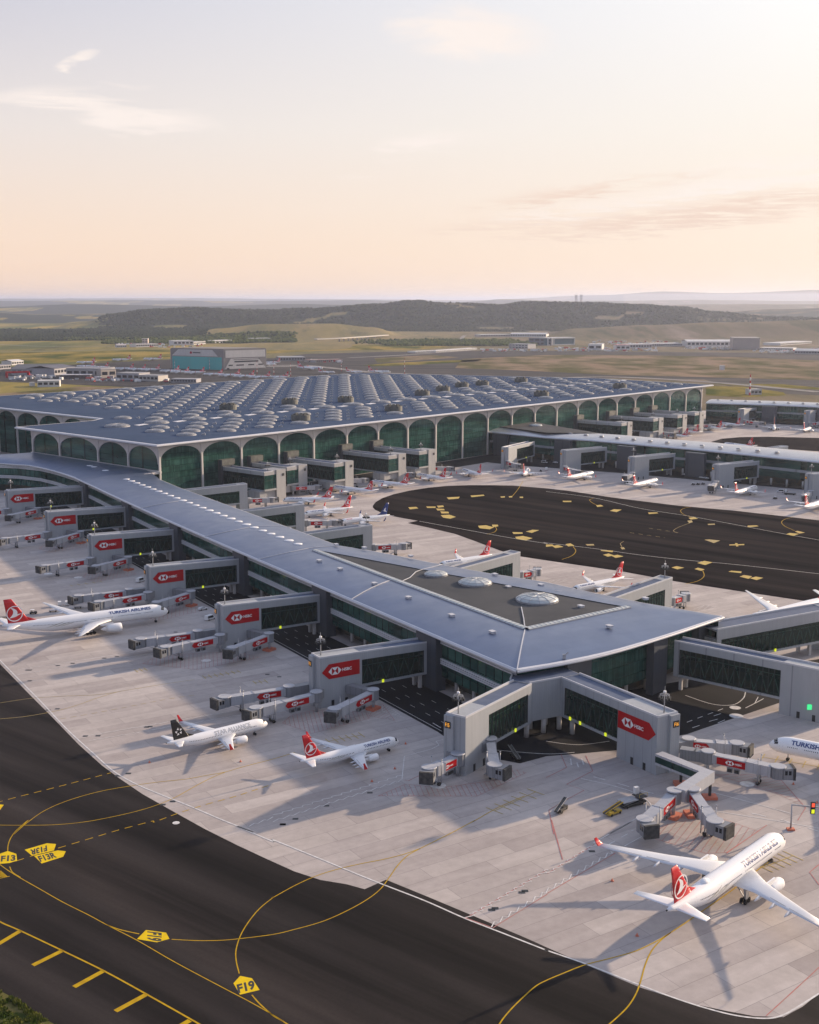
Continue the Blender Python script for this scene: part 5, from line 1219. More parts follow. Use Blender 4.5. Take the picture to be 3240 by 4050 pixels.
B777 = spec(72.1, 3.05, 5.3, 0, True, wing=(24.5, 13.0, 47.0, 1.2, 31.8, 4.2, 7.3, 10.0, 33.5, 7.4), winglet=None, engine=(24.2, 9.6, 2.75, 1.85, 6.4), stab=(64.0, 6.0, 69.8, 2.2, 10.7, 6.9, 8.1),
            fin=(60.4, 9.0, 67.6, 3.2, 8.0, 18.4), gear=(5.8, 36.4, 5.5, .68, 3), title=(8.6, 1.5, 1.15, .55), windows=(8, 60, [12.5, 24.5, 36, 48.5]), hump=None, nose=2.7)
B737 = spec(36.6, 1.80, 2.95, 0, False, wing=(12.2, 7.4, 22.6, 1.4, 16.0, 2.35, 3.7, 5.2, 16.6, 4.2), winglet=(2.3, .6, .55, 1.5), engine=(11.6, 4.9, 1.55, 1.05, 3.6), stab=(31.4, 3.6, 35.2, 1.2, 6.8, 3.8, 4.5),
            fin=(28.8, 5.6, 34.0, 1.9, 4.5, 12.2), gear=(3.9, 18.6, 2.7, .55, 1), title=(4.2, 1.0, .92, .55), windows=(4.8, 30, [15.6, 17]), nose=2.5)
A320 = spec(37.0, 1.95, 3.45, 0, False, wing=(12.4, 7.4, 22.4, 1.5, 16.4, 2.7, 4.2, 5.6, 16.6, 4.2), winglet=(2.3, .6, .55, 1.5), engine=(11.6, 5.5, 1.9, 1.2, 3.9), stab=(31.0, 3.7, 34.8, 1.3, 6.2, 4.4, 5.1),
            fin=(29.0, 5.6, 33.6, 1.9, 5.2, 11.9), gear=(5.0, 17.6, 3.7, .58, 1), title=(7.4, 1.5, .96, .30), windows=(5.5, 30, [15.6, 17]), nose=2.6)
A321 = dict(A320, L=43.5, wing=(15.4, 7.4, 25.4, 1.5, 16.6, 2.7, 4.2, 5.6, 19.6, 4.2), engine=(14.6, 5.5, 1.9, 1.2, 3.9), stab=(37.5, 3.7, 41.3, 1.3, 6.2, 4.4, 5.1), fin=(35.4, 5.6, 40.0, 1.9, 5.2, 11.9), gear=(5.0, 21, 3.7, .58, 1), title=(5.2, 1.1, .9, .52), windows=(5.5, 36, [16, 28]))
GA = 'airliners parked on the aprons'
aircraft(A330, 'large white airliner with red tail at the lower right, seen from behind', at(3094, 3318, 4.2), R_(47.2), GA)
aircraft(B777, 'long white airliner with red tail parked at the left edge beside jet bridges', n4(1062, 985, 4.4), R_(29.7), GA)
p73 = aircraft(B737, 'white narrow airliner with red tail and red winglets parked nearest in front of the pier', m2(793, 688, 2.5), R_(36.0), GA)
aircraft(A320, 'white airliner with black tail carrying a five-part star and grey lettering', m1(1690, 575, 3.0), R_(38.7), GA, tail='black', title='STAR ALLIANCE', ttl_mat='grey_text', art=False)
aircraft(dict(A330, hump=None), 'white airliner nose facing left, cut off by the right edge beside the jet bridges', m3(1408, 707, 4.2), R_(147.0), GA)
p21 = aircraft(A321, 'white airliner with red tail at the second pier, beside the middle gate building', n6(705, 160, 2.9), R_(52.6), GA)
p_blue = aircraft(B737, 'white airliner with dark blue tail parked beyond the near pier', n5(422, 425, 2.5), R_(-149.5), GA, tail='blue', title='AnadoluJet', ttl_mat='red_text', art=False)
# wide one behind the pier head at the right
p_w = aircraft(B777, 'white wide airliner half hidden behind the gate building with blue deck at right', Vector((140.5, 493.6, 0)), R_(-142.0), GA)
def again(src, sp, nose, hdg, label, sc_=1.0, group=GA):
    c = copy_tree(src); c['label'] = label; c['group'] = group; c.scale = (sc_, sc_, sc_); place(c, nose, hdg, sp); return c
again(p21, A321, n6(300, 115, 2.9), R_(51.9), 'white airliner with red tail at the second pier, leftmost of three in a row')
again(p21, A321, n6(1330, 205, 2.9), R_(52.3), 'white airliner with red tail at the second pier, third of the row near the right')
again(p21, A321, n6(1800, 290, 2.9), R_(50.0), 'airliner cut by the right edge at the second pier, tail and wing showing', 1.15)
again(p73, B737, n5(60, 285, 2.6), R_(-180), 'white airliner with red tail in the terminal row, first from left')
again(p21, A321, n5(365, 205, 2.9), R_(141.0), 'white airliner with red tail in the terminal row, second from left')
again(p73, B737, n5(615, 170, 2.7), R_(143.1), 'white airliner with red tail in the terminal row, third from the left', 1.05)
again(p73, B737, n5(905, 125, 2.7), R_(131), 'white airliner with red tail in the terminal row, fourth from the left')
again(p73, B737, n5(1195, 95, 2.7), R_(113), 'white airliner with red tail in the terminal row, left of the rear-facing one')
again(p73, B737, n5(1615, 92, 2.7), R_(78), 'white airliner seen straight from behind, wings level, by the second pier', 1.05)
again(p73, B737, n5(195, 372, 2.7), R_(-149), 'airliner showing only red tail beside a gate building of the near pier')
again(p73, B737, n5(1045, 697, 2.7), R_(-145), 'white airliner with red tail rising behind the near pier roof, left one of two', 1.0)
again(p73, B737, n6(165, 852, 2.7), R_(-143), 'white airliner with red tail rising behind the near pier roof, right one of two', 1.0)
for px, h, lb in ((Z5(740, 580), 128, 'first from the left, mostly hidden'), (Z5(900, 525), 126, 'second from the left'), (Z5(1245, 470), 121, 'third from the left'), (Z5(1530, 425), 116, 'fourth from the left')):
    again(p73, B737, px+Vector((0, 0, 0)), R_(h), 'distant airliner with red tail beyond the second pier roof, '+lb)
t4 = crop(2540, 1500, 2.464)
again(p73, B737, t4(1283, 510), R_(73+180), 'distant airliner facing the camera with level wings near the white-roofed pier', 1.05)
again(p73, B737, t4(1640, 500), R_(60), 'distant airliner by the gate building at the far right edge')
again(p73, B737, t3(1120, 985), R_(125), 'airliner whose red tail alone shows above the second pier roof')
again(p73, B737, n4(20, 575), R_(31.0), 'airliner nose just showing at the left edge by the jet bridges', 1.0)
# ---------------------------------------------------------------- jet bridges
def jet_bridge(label, rot, end, cab_turn=0.0, sign=1, link=None, base=False, sign_x=(.12, .52), zr=5.6, ze=4.9, point=-1, group='jet bridges with red sign panels', txt=True):
    """rot: centre of the rotunda, end: centre of the cab (2D). sign: +1 panel on the left of the way out, -1 right, 0 none"""
    rot, end = Vector((rot[0], rot[1])), Vector((end[0], end[1])); d = (end-rot); L = d.length; d.normalize(); nn = Vector((-d.y, d.x))
    root = empty('jet_bridge', (rot.x, rot.y, 0), 0, label, 'jet bridge', group)
    def Q(x, y, z): p = d*x+nn*y; return Vector((p.x, p.y, z))
    def zc(x): return lerp(zr, ze, max(0, min(1, x/L)))
    def tun(mb, x0, x1, w, h, mi=0):
        mb.hexa([Q(x0, -w/2, zc(x0)-h/2), Q(x1, -w/2, zc(x1)-h/2), Q(x1, w/2, zc(x1)-h/2), Q(x0, w/2, zc(x0)-h/2), Q(x0, -w/2, zc(x0)+h/2), Q(x1, -w/2, zc(x1)+h/2), Q(x1, w/2, zc(x1)+h/2), Q(x0, w/2, zc(x0)+h/2)], mi)
    b = MB(); b.tube(Q(0, 0, zr-1.9), Q(0, 0, zr+1.75), 2.0, 2.0, 14, smooth=False); ro = b.build('rotunda', M['tunnel_grey'], root)
    b = MB(); b.tube(Q(0, 0, zr+1.75), Q(0, 0, zr+2.0), 2.25, 2.1, 14, smooth=False); b.build('rotunda_cap', M['tunnel'], ro)
    b = MB(); b.tube(Q(0, 0, 0), Q(0, 0, zr-1.9), .55, .55, 10); co = b.build('support_column', M['steel'], root)
    if base: b = MB(); b.prism([Q(-2.2, -1.8, 0), Q(2.2, -1.8, 0), Q(2.2, 1.8, 0), Q(-2.2, 1.8, 0)], 0, .9); b.build('painted_footing', M['base_orange'], co)
    if link:
        for (p, q) in zip(link, link[1:]+[rot]):
            p, q = Vector((p[0], p[1])), Vector((q[0], q[1])); e = (q-p).normalized(); m = Vector((-e.y, e.x)); b = MB()
            P = [p+m*1.6, p-m*1.6, q-m*1.6+e*.3, q+m*1.6+e*.3]; P = [x-rot for x in P]; b.prism([(x.x, x.y) for x in P], zr-1.7, zr+1.5); b.build('link_corridor', M['tunnel_grey'], root)
    xm = L*.56
    b = MB(); tun(b, 1.6, xm+.3, 2.8, 2.75)
    for x in (2.2, xm-.5): tun(b, x, x+.25, 3.0, 2.95)
    b.build('inner_tunnel', M['tunnel'], root)
    b = MB(); tun(b, xm, L-1.8, 3.25, 3.15)
    for x in (xm+.02, L-2.3): tun(b, x, x+.25, 3.45, 3.35)
    b.build('outer_tunnel', M['tunnel'], root)
    # cab: round turning part with the dark hood turned by cab_turn
    b = MB(); cz = zc(L); b.tube(Q(L, 0, cz-1.75), Q(L, 0, cz+1.7), 2.15, 2.15, 14, smooth=False); cab = b.build('cab', M['tunnel_grey'], root)
    b = MB(); b.tube(Q(L, 0, cz+1.7), Q(L, 0, cz+1.9), 2.4, 2.3, 14, smooth=False); b.build('cab_roof', M['tunnel'], cab)
    e = d*math.cos(cab_turn)+nn*math.sin(cab_turn); m = Vector((-e.y, e.x))
    def H(x, y, z): p = d*L+e*x+m*y; return Vector((p.x, p.y, z))
    b = MB(); b.hexa([H(1.2, -2.0, cz-1.8), H(3.9, -2.0, cz-1.8), H(3.9, 2.0, cz-1.8), H(1.2, 2.0, cz-1.8), H(1.2, -2.0, cz+1.5), H(3.9, -2.0, cz+1.7), H(3.9, 2.0, cz+1.7), H(1.2, 2.0, cz+1.5)]); b.build('cab_hood', M['tunnel_grey'], cab)
    b = MB()
    for k in range(3): x = 3.9+.3*k; b.hexa([H(x, -2.1, cz-1.9), H(x+.22, -2.1, cz-1.9), H(x+.22, 2.1, cz-1.9), H(x, 2.1, cz-1.9), H(x, -2.1, cz+1.8), H(x+.22, -2.1, cz+1.8), H(x+.22, 2.1, cz+1.8), H(x, 2.1, cz+1.8)])
    b.hexa([H(3.85, -1.8, cz-1.6), H(4.7, -1.8, cz-1.6), H(4.7, 1.8, cz-1.6), H(3.85, 1.8, cz-1.6), H(3.85, -1.8, cz+1.5), H(4.7, -1.8, cz+1.5), H(4.7, 1.8, cz+1.5), H(3.85, 1.8, cz+1.5)]); b.build('bellows', M['bellows'], cab)
    b = MB()
    for y in (-1, .25): b.hexa([H(2.0+y*0, -2.04, cz-.3+y*0), H(2.0+.01, -2.04, cz-.3), H(2.0+.01, -2.04, cz-.3), H(2.0, -2.04, cz-.3), H(2.0, -2.04, cz+.9), H(2.9, -2.04, cz+.9), H(2.9, -2.05, cz+.9), H(2.0, -2.05, cz+.9)]) if False else None
    for s_ in (-1, 1):
        for x0 in (1.5, 2.6): b.add([H(x0, s_*2.02, cz-.3), H(x0+.8, s_*2.02, cz-.3), H(x0+.8, s_*2.02, cz+1.0), H(x0, s_*2.02, cz+1.0)], [(0, 1, 2, 3)])
    b.build('cab_window', M['dark_glass'], cab, recalc=False)
    xl = L*.74
    lg = MB()
    for y in (-2.0, 2.0): lg.tube(Q(xl, y, 1.0), Q(xl, y, zc(xl)+3.2), .17, .14, 8); lg.tube(Q(xl, y, zc(xl)+3.2), Q(xl, y, zc(xl)+3.6), .2, .2, 8)
    lg.bar(Q(xl, -2.1, zc(xl)-1.75), Q(xl, 2.1, zc(xl)-1.75), .4, .35); lg.bar(Q(xl, -1.2, 1.1), Q(xl, 1.2, 1.1), .5, .5)
    for y in (-.9, .9): lg.tube(Q(xl, y, 1.0), Q(xl, y, zc(xl)-1.6), .2, .2, 8)
    lo = lg.build('lifting_leg', M['steel'], root)
    for y in (-1.0, 1.0): b = MB(); b.tube(Q(xl, y-.35, .62), Q(xl, y+.35, .62), .62, .62, 12); b.build('wheel', M['rubber'], lo)
    st = MB(); ys = -2.4 if sign >= 0 else 2.4
    st.bar(Q(L-1.5, ys, cz-1.7), Q(L-7.5, ys, .3), .7, .18); st.bar(Q(L-1.5, ys-.4, cz-.9), Q(L-7.5, ys-.4, 1.2), .06, .06); st.bar(Q(L-1.5, ys+.4, cz-.9), Q(L-7.5, ys+.4, 1.2), .06, .06); st.build('service_stair', M['steel'], root)
    if sign:
        for k, x in enumerate((L*.34, L*.44)):
            b = MB(); z = zc(x)-1.45; b.hexa([Q(x-.85, sign*1.0-.6, z-1.5), Q(x+.85, sign*1.0-.6, z-1.5), Q(x+.85, sign*1.0+.6, z-1.5), Q(x-.85, sign*1.0+.6, z-1.5), Q(x-.85, sign*1.0-.6, z), Q(x+.85, sign*1.0-.6, z), Q(x+.85, sign*1.0+.6, z), Q(x-.85, sign*1.0+.6, z)]); a_ = b.build('air_unit', M['tunnel_grey'], root)
            b = MB(); b.add([Q(x-.65, sign*1.62, z-1.3), Q(x+.65, sign*1.62, z-1.3), Q(x+.65, sign*1.62, z-.3), Q(x-.65, sign*1.62, z-.3)], [(0, 1, 2, 3)]); b.build('grille', M['dark_metal'], a_, recalc=False)
        xa, xb = L*sign_x[0]+1.0, L*sign_x[1]+1.0
        # reading direction: from the viewer outside the panel
        if sign > 0: pl = lambda x, y, off: Q(xb-x, 1.42+off, zc(xb-x)-1.05+y)
        else: pl = lambda x, y, off: Q(xa+x, -1.42-off, zc(xa+x)-1.05+y)
        red_sign(root, pl, xb-xa, 2.1, point, txt=txt)
    return root
JL = 'jet bridges along the left side of the near pier'
ordn = ['nearest', 'second nearest', 'third nearest', 'third farthest', 'second farthest', 'farthest']
for k, s0 in enumerate(gates_s):
    nm = ordn[5-k]
    jet_bridge('jet bridge pointing left, near side of the %s left gate tower' % nm, S(s0+8.6, -2.6), S(s0+10.6, -26.5), R_(14), 1, base=False, group=JL, link=[S(s0+5.5, .5)])
    if k >= 3: jet_bridge('jet bridge partly hidden behind its neighbour at the %s left gate tower' % nm, S(s0-2.0, -8.0), S(s0-5.5, -31), R_(20), 1, group=JL, link=[S(s0-2.0, .3)], sign_x=(.1, .48))
    jet_bridge('jet bridge folded back to the left beside the %s left gate tower' % nm, S(s0+17.0, 15.5), S(s0+25.5 if k > 1 else s0+29, -4.5), R_(18), 1, group=JL, link=[S(s0+6.5, 11.5)], base=True, zr=5.6, sign_x=(.08, .5))
# pier head, front left wing
jet_bridge('short jet bridge with sunlit red sign at the unsigned pier head gate building', m2(1168, 800, 5.4), m2(985, 885, 5.0), R_(32), 1, group='jet bridges at the pier head', zr=5.4, sign_x=(.10, .60), link=[(12.5, 345.5)])
jet_bridge('jet bridge seen from above its white roof, right of the unsigned gate building', m2(1372, 712, 5.8), m2(1400, 868, 5.0), R_(55), 0, group='jet bridges at the pier head', zr=6.2, link=[(21.5, 350.8)])
# right wing, side facing right
jet_bridge('jet bridge pointing right behind the longer one, at the right wing of the pier head', m3(900, 710, 5.3), m3(1205, 730, 5), R_(-25), -1, group='jet bridges at the pier head', point=1, link=[(82.0, 352)], sign_x=(.02, .36))
jet_bridge('long jet bridge with red sign pointing right towards the cut-off airliner', m3(1022, 790, 5.4), m3(1465, 880, 5), R_(28), -1, group='jet bridges at the pier head', point=1, link=[m3(850, 762, 5.4), m3(940, 775, 5.4)], sign_x=(.10, .60))
# elbow corridor on dark legs and its two bridges
cq = empty('elbow_corridor', (90, 330, 0), 0, 'bent corridor with dark glass on black legs with orange footings, near the right', 'corridor'); cqo = Vector((90, 330, 0))
zc0 = 6.6
A_, B_, C_2 = m3(712, 795, zc0), m3(1015, 915, zc0), m3(845, 1030, zc0)
def corr(p, q, w, z0, z1, mb): 
    p, q = Vector((p.x, p.y)), Vector((q.x, q.y)); d = (q-p).normalized(); n_ = Vector((-d.y, d.x))*w/2; mb.prism([p-n_, q-n_, q+n_, p+n_], z0, z1)
b = MB(); corr(A_, B_+(B_-A_).normalized()*1.4, 3.3, zc0+1.0, zc0+1.7, b); corr(A_, B_, 3.3, zc0-1.7, zc0-1.0, b); corr(B_+(B_-C_2).normalized()*1.6, C_2, 3.4, zc0-1.72, zc0+1.72, b); b.build('cladding', M['tunnel'], cq, cqo)
b = MB(); corr(A_, B_, 3.15, zc0-1.0, zc0+1.0, b); b.build('glazing', M['glass_dark'], cq, cqo)
for p in (m3(850, 965), m3(1033, 1050)):
    b = MB(); b.bar((p.x, p.y, .5), (p.x, p.y, zc0-1.7), .7, .7); l_ = b.build('leg', M['dark_metal'], cq, cqo); b = MB(); b.prism([(p.x-2.0, p.y-1.5), (p.x+2.0, p.y-1.5), (p.x+2.0, p.y+1.5), (p.x-2.0, p.y+1.5)], 0, .9); b.build('painted_footing', M['base_orange'], l_, cqo)
jet_bridge('jet bridge with sunlit red sign running down-left from the bent corridor', m3(808, 1045, 5.8), m3(622, 1215, 5), R_(50), 1, base=True, group='jet bridges at the pier head', sign_x=(.08, .55), zr=6.2)
jet_bridge('jet bridge with shaded red sign running down-right from the bent corridor', m3(925, 1035, 5.8), m3(1065, 1225, 5), R_(38), -1, base=True, group='jet bridges at the pier head', point=1, sign_x=(.05, .48), zr=6.2)
# far side of the near pier
JR = 'jet bridges on the far side of the near pier'
jet_bridge('jet bridge with red sign beyond the near pier, farthest left of its row', Z1(125, 1010, 5), Z1(480, 985, 5), R_(20), -1, point=1, group=JR, sign_x=(.1, .6))
jet_bridge('jet bridge with red sign aimed at the blue-tailed airliner', Z1(1000, 1350, 5), Z1(1430, 1330, 5), R_(15), -1, point=1, group=JR, sign_x=(.1, .6))
jet_bridge('jet bridge with red sign standing free on sunlit concrete beyond the near pier', n5(630, 590, 5), n5(825, 575, 5), R_(25), -1, point=1, group=JR, sign_x=(.1, .58))
jet_bridge('jet bridge with red sign right of the second nearest plain gate building', n5(1560, 765, 5), n5(1670, 738, 5), R_(40), -1, point=1, group=JR, sign_x=(.05, .5))
jet_bridge('jet bridge with red sign right of the nearest plain gate building', n6(790, 930, 5), n6(885, 895, 5), R_(40), -1, point=1, group=JR, sign_x=(.05, .5))
# terminal front
JT = 'jet bridges of the terminal front'
for p, q, lb in ((Z1(800, 822, 5), Z1(1160, 795, 5), 'first from the left'), (Z1(1500, 712, 5), Z2(60, 0, 5) if False else Z2(300, 760, 5), 'second from the left'), (Z2(690, 665, 5), Z2(940, 680, 5), 'third from the left'), (Z2(1115, 600, 5), Z2(1465, 600, 5), 'fourth from the left'),
                 (Z5(690, 520, 5), Z5(880, 545, 5), 'fourth from the right'), (Z5(1030, 468, 5), Z5(1200, 480, 5), 'third from the right'), (Z5(1270, 430, 5), Z5(1460, 430, 5), 'second from the right')):
    jet_bridge('distant jet bridge with red sign before the arched terminal, '+lb, p, q, R_(20), -1, point=1, group=JT, sign_x=(.05, .55))
# second pier, third pier
J2 = 'jet bridges of the second pier'
Z3 = crop(1800, 1640, 3.45)
for p, q, lb in ((Z3(715, 665, 5), Z3(860, 700, 5), 'first from the left'), (n6(120, 88, 5), n6(200, 108, 5), 'second from the left'), (n6(545, 128, 5), n6(495, 142, 5), 'third from the left'), (n6(1075, 185, 5), n6(1035, 205, 5), 'fourth from the left'), (n6(1670, 245, 5), n6(1630, 268, 5), 'at the right edge')):
    jet_bridge('distant small jet bridge of the second pier, '+lb, p, q, R_(25), -1, point=1, group=J2, txt=False, sign_x=(.0, .45))
jet_bridge('distant jet bridge with red sign at the left gate of the white-roofed pier', t4(1000, 415, 5), t4(1160, 430, 5), R_(20), -1, point=1, group='jet bridges of the far pier', txt=False)
jet_bridge('distant jet bridge with red sign at the right gate of the white-roofed pier', t4(1635, 440, 5), t4(1725, 430, 5), R_(20), -1, point=1, group='jet bridges of the far pier', txt=False)

# ---------------------------------------------------------------- ground vehicles
M['veh_dark'] = mat('dark_vehicle_paint', (.035, .035, .035), .5, build=varied((.03, .03, .03), (.06, .055, .045), .9)); M['veh_white'] = mat('white_vehicle_paint', (.74, .74, .73), .35)
M['veh_yellow'] = mat('yellow_vehicle_paint', (.55, .38, .04), .45); M['veh_red'] = mat('red_vehicle_paint', (.45, .04, .03), .45); M['alu'] = mat('container_aluminium', (.62, .63, .64), .4, .4)
def wheels(root, xs, ys, r=.38, w=.3):
    for x in xs:
        for y in ys: b = MB(); b.tube((x, y-w/2, r), (x, y+w/2, r), r, r, 12); b.build('wheel', M['rubber'], root)
def belt_loader(label, p, hd, paint='veh_dark', belt_up=1.5):
    o = empty('belt_loader', (p.x, p.y, .03), hd, label, 'belt loader', 'ground service vehicles')
    b = MB(); b.box(-2.6, 2.4, -.85, .85, .4, .95); b.box(-2.6, -1.0, -.85, -.1, .95, 1.35); b.build('chassis', M[paint], o)
    b = MB(); b.bar((-3.6, .35, .9), (3.6, .35, .95+belt_up), 1.0, .28); bo = b.build('conveyor', M['veh_dark'], o)
    b = MB(); b.bar((-3.6, -.2, 1.15), (3.6, -.2, 1.2+belt_up), .06, .3); b.bar((-3.6, .9, 1.15), (3.6, .9, 1.2+belt_up), .06, .3); b.build('side_rail', M[paint if paint != 'veh_dark' else 'steel'], bo)
    b = MB(); b.box(-.9, .3, -.8, -.2, .95, 1.2); b.box(-1.0, -.8, -.8, -.2, 1.2, 1.8); b.build('seat', M['veh_dark'], o); wheels(o, (-1.7, 1.7), (-.8, .8)); return o
def loader(label, p, hd):
    o = empty('cargo_loader', (p.x, p.y, .03), hd, label, 'cargo loader', 'ground service vehicles')
    b = MB(); b.box(-4.2, 4.0, -1.7, 1.7, .5, 1.0); b.build('chassis', M['veh_dark'], o); b = MB(); b.box(-4.2, 1.2, -1.6, 1.6, 1.6, 1.85); b.bar((-3.8, -1.3, 1.0), (.8, -1.3, 1.6), .2); b.bar((-3.8, 1.3, 1.0), (.8, 1.3, 1.6), .2); b.build('main_deck', M['steel'], o)
    b = MB(); b.box(1.5, 4.4, -1.6, 1.6, 2.0, 2.25); b.build('front_deck', M['veh_dark'], o); b = MB(); b.box(2.2, 3.6, 1.0, 2.0, 2.25, 4.2); b.build('operator_cab', M['veh_white'], o)
    b = MB(); b.bar((1.5, -1.6, 2.25), (1.5, -1.6, 3.3), .08); b.bar((4.4, -1.6, 2.25), (4.4, -1.6, 3.3), .08); b.bar((1.5, -1.6, 3.3), (4.4, -1.6, 3.3), .08); b.build('guard_rail', M['veh_yellow'], o); wheels(o, (-2.8, 2.6), (-1.5, 1.5), .5); return o
def tug(label, p, hd, paint='veh_yellow'):
    o = empty('baggage_tug', (p.x, p.y, .03), hd, label, 'tug', 'ground service vehicles')
    b = MB(); b.prism([(-1.6, -.75), (1.5, -.75), (1.7, -.5), (1.7, .5), (1.5, .75), (-1.6, .75)], .35, .95); b.box(.3, 1.5, -.6, .6, .95, 1.2); b.build('body', M[paint], o)
    b = MB(); b.box(-.9, -.2, -.6, .6, .95, 1.15); b.box(-1.0, -.85, -.6, .6, 1.15, 1.75); b.build('seat', M['veh_dark'], o); b = MB()
    for x, y in ((-1.1, -.65), (-1.1, .65), (.3, -.65), (.3, .65)): b.bar((x, y, .95), (x, y, 2.0), .07)
    b.box(-1.25, .5, -.75, .75, 2.0, 2.08); b.build('canopy', M['veh_white'], o); wheels(o, (-1.05, 1.05), (-.7, .7), .36); return o
def car(label, p, hd, paint='veh_white', van=False, name=None):
    o = empty(name or ('parked_van' if van else 'parked_car'), (p.x, p.y, .03), hd, label, 'van' if van else 'car', 'cars and vans on the apron roads')
    L, w, h = (5.4, 1.0, 2.3) if van else (4.4, .9, 1.45); pr = [(-L/2, .4), (L/2, .4), (L/2, .85), (L/2-.25, 1.0), (L/2-1.1, 1.08), (L/2-1.9, h) if not van else (L/2-1.6, h), (-L/2+(.9 if not van else .1), h), (-L/2+.05, 1.05)]
    b = MB(); b.loft([[(x, y, z) for x, z in pr] for y in (-w, -w+.06, w-.06, w)], smooth=False, cap0=True, cap1=True); b.build('body', M[paint], o)
    b = MB()
    for s in (-1, 1): b.add([(L/2-1.3, s*(w+.01), 1.08), (-L/2+.5, s*(w+.01), 1.08), (-L/2+(1.1 if not van else .5), s*(w+.01), h-.12), (L/2-1.9, s*(w+.01), h-.12)], [(0, 1, 2, 3)])
    x0, x1 = L/2-1.1+.02, (L/2-1.9 if not van else L/2-1.6)+.02; b.add([(x0, -w*.9, 1.1), (x0, w*.9, 1.1), (x1, w*.85, h-.08), (x1, -w*.85, h-.08)], [(0, 1, 2, 3)]); b.build('windows', M['dark_glass'], o, recalc=False)
    wheels(o, (-L*.3, L*.31), (-w+.1, w-.1), .34, .24); return o
def dolly(label, p, hd, load=None):
    o = empty('baggage_dolly', (p.x, p.y, .03), hd, label, 'dolly', 'dollies and containers on the apron')
    b = MB(); b.box(-1.7, 1.7, -.8, .8, .45, .6); b.bar((1.7, 0, .5), (2.7, 0, .35), .1); b.build('platform', M['veh_dark'], o); wheels(o, (-1.2, 1.2), (-.65, .65), .25, .16)
    b = MB(); b.bar((-1.7, -.8, .6), (-1.7, -.8, 1.5), .08); b.bar((-1.7, .8, .6), (-1.7, .8, 1.5), .08); b.bar((-1.7, -.8, 1.5), (-1.7, .8, 1.5), .08); b.build('end_rail', M['steel'], o); return o
def container(label, p, hd):
    o = empty('cargo_container', (p.x, p.y, .03), hd, label, 'container', 'dollies and containers on the apron')
    b = MB(); b.loft([[(x, y, z) for y, z in ((-1.0, .5), (1.0, .5), (1.5, 1.0), (1.5, 2.1), (-1.0, 2.1))] for x in (-.75, .75)], smooth=False, cap0=True, cap1=True); b.build('shell', M['veh_white'], o); b = MB(); b.box(-.8, .8, -1.0, 1.0, .35, .5); b.build('base', M['steel'], o); return o
belt_loader('dark belt loader alone on the concrete left of the yellow one', m3(100, 1128), R_(60)); belt_loader('yellow and white belt loader beside the dark cargo loader', m3(428, 1150), R_(38), 'veh_yellow')
loader('dark cargo loader with flat decks parked behind the yellow belt loader', m3(540, 1090), R_(30)); belt_loader('dark belt loader standing on the asphalt right of the unsigned gate building', m2(1530, 795), R_(110), 'veh_dark', 1.9)
tug('dark baggage tug left of the long airliner wing', n4(212, 1003), R_(10), 'veh_dark')
dolly('flat dark dolly left of the far wing tip of the long airliner', n4(335, 990), R_(20)); dolly('flat dark dolly under the white containers', n4(492, 967), R_(15)); dolly('dark dolly by the red tail of the long airliner', n4(25, 1030), R_(20))
for k, p in enumerate(((378, 953), (424, 950), (470, 946))): container('white cargo container behind the long airliner, %s of three' % ('left', 'middle', 'right')[k], n4(*p), R_(20))
car('white car beside the second nearest red-signed tower', n4(1282, 978), R_(40)); car('white van parked left of the third nearest red-signed tower', n4(890, 800), R_(60), van=True); car('white van parked left of the second nearest red-signed tower', n4(1328, 1040), R_(55), van=True)
for k, p in enumerate(((880, 128), (915, 134), (985, 146), (1010, 150))): car('white car parked under the second pier, %s of four' % ('first', 'second', 'third', 'fourth')[k], n6(*p), R_(-35))
for k, p in enumerate(((930, 190), (960, 188), (992, 186))): tug('dark tug in the row between two second pier towers, %s of three' % ('left', 'middle', 'right')[k], n6(*p), R_(50), 'veh_dark')
car('white van beside the cargo loader near the right edge of the second pier', n6(1480, 235), R_(160), van=True); loader('dark loader with white cab near the right edge of the second pier', n6(1540, 250), R_(160)); tug('small dark tug alone before the second pier near the right', n6(1447, 278), R_(30), 'veh_dark')
tug('blue-grey tug alone near the rear-facing airliner', Z3(1170, 775), R_(80), 'veh_dark'); car('white and dark van by the second pier beside the tug', Z3(1247, 755), R_(80), van=True)
car('white van under the near terminal-end arches of the second pier', Z3(1220, 660), R_(-30), van=True); car('white car by a column of the second pier', Z3(1370, 662), R_(-30))
# signal gantry at the right edge
gp = m3(1545, 1250); gq = m3(1725, 1180, 6.0)
o = empty('signal_gantry', (gp.x, gp.y, 0), 0, 'grey post and arm with red lamp and yellow marker at the right edge', 'signal gantry')
b = MB(); b.prism([(-1.0, -.7), (1.0, -.7), (1.0, .7), (-1.0, .7)], 0, .5); b.build('painted_footing', M['base_orange'], o)
b = MB(); b.tube((0, 0, .5), (0, 0, 7.4), .24, .2, 10); b.build('post', M['steel'], o)
b = MB(); b.bar((0, 0, 7.3), (13, -3.5, 7.3), .35, .35); b.build('arm', M['steel'], o)
for nm_, zz, mm in (('signal_lamp', 8.1, 'lamp_red'), ('marker_lamp', 6.3, 'lamp_yellow')):
    b = MB(); x, y = 5.0, -1.9; b.box(x-.6, x+.6, y-.25, y+.25, zz-.8, zz+.8); h_ = b.build(nm_+'_case', M['dark_metal'], o); b = MB(); b.box(x-.4, x+.4, y-.3, y-.26, zz-.55, zz+.55); b.build(nm_, M[mm], h_)
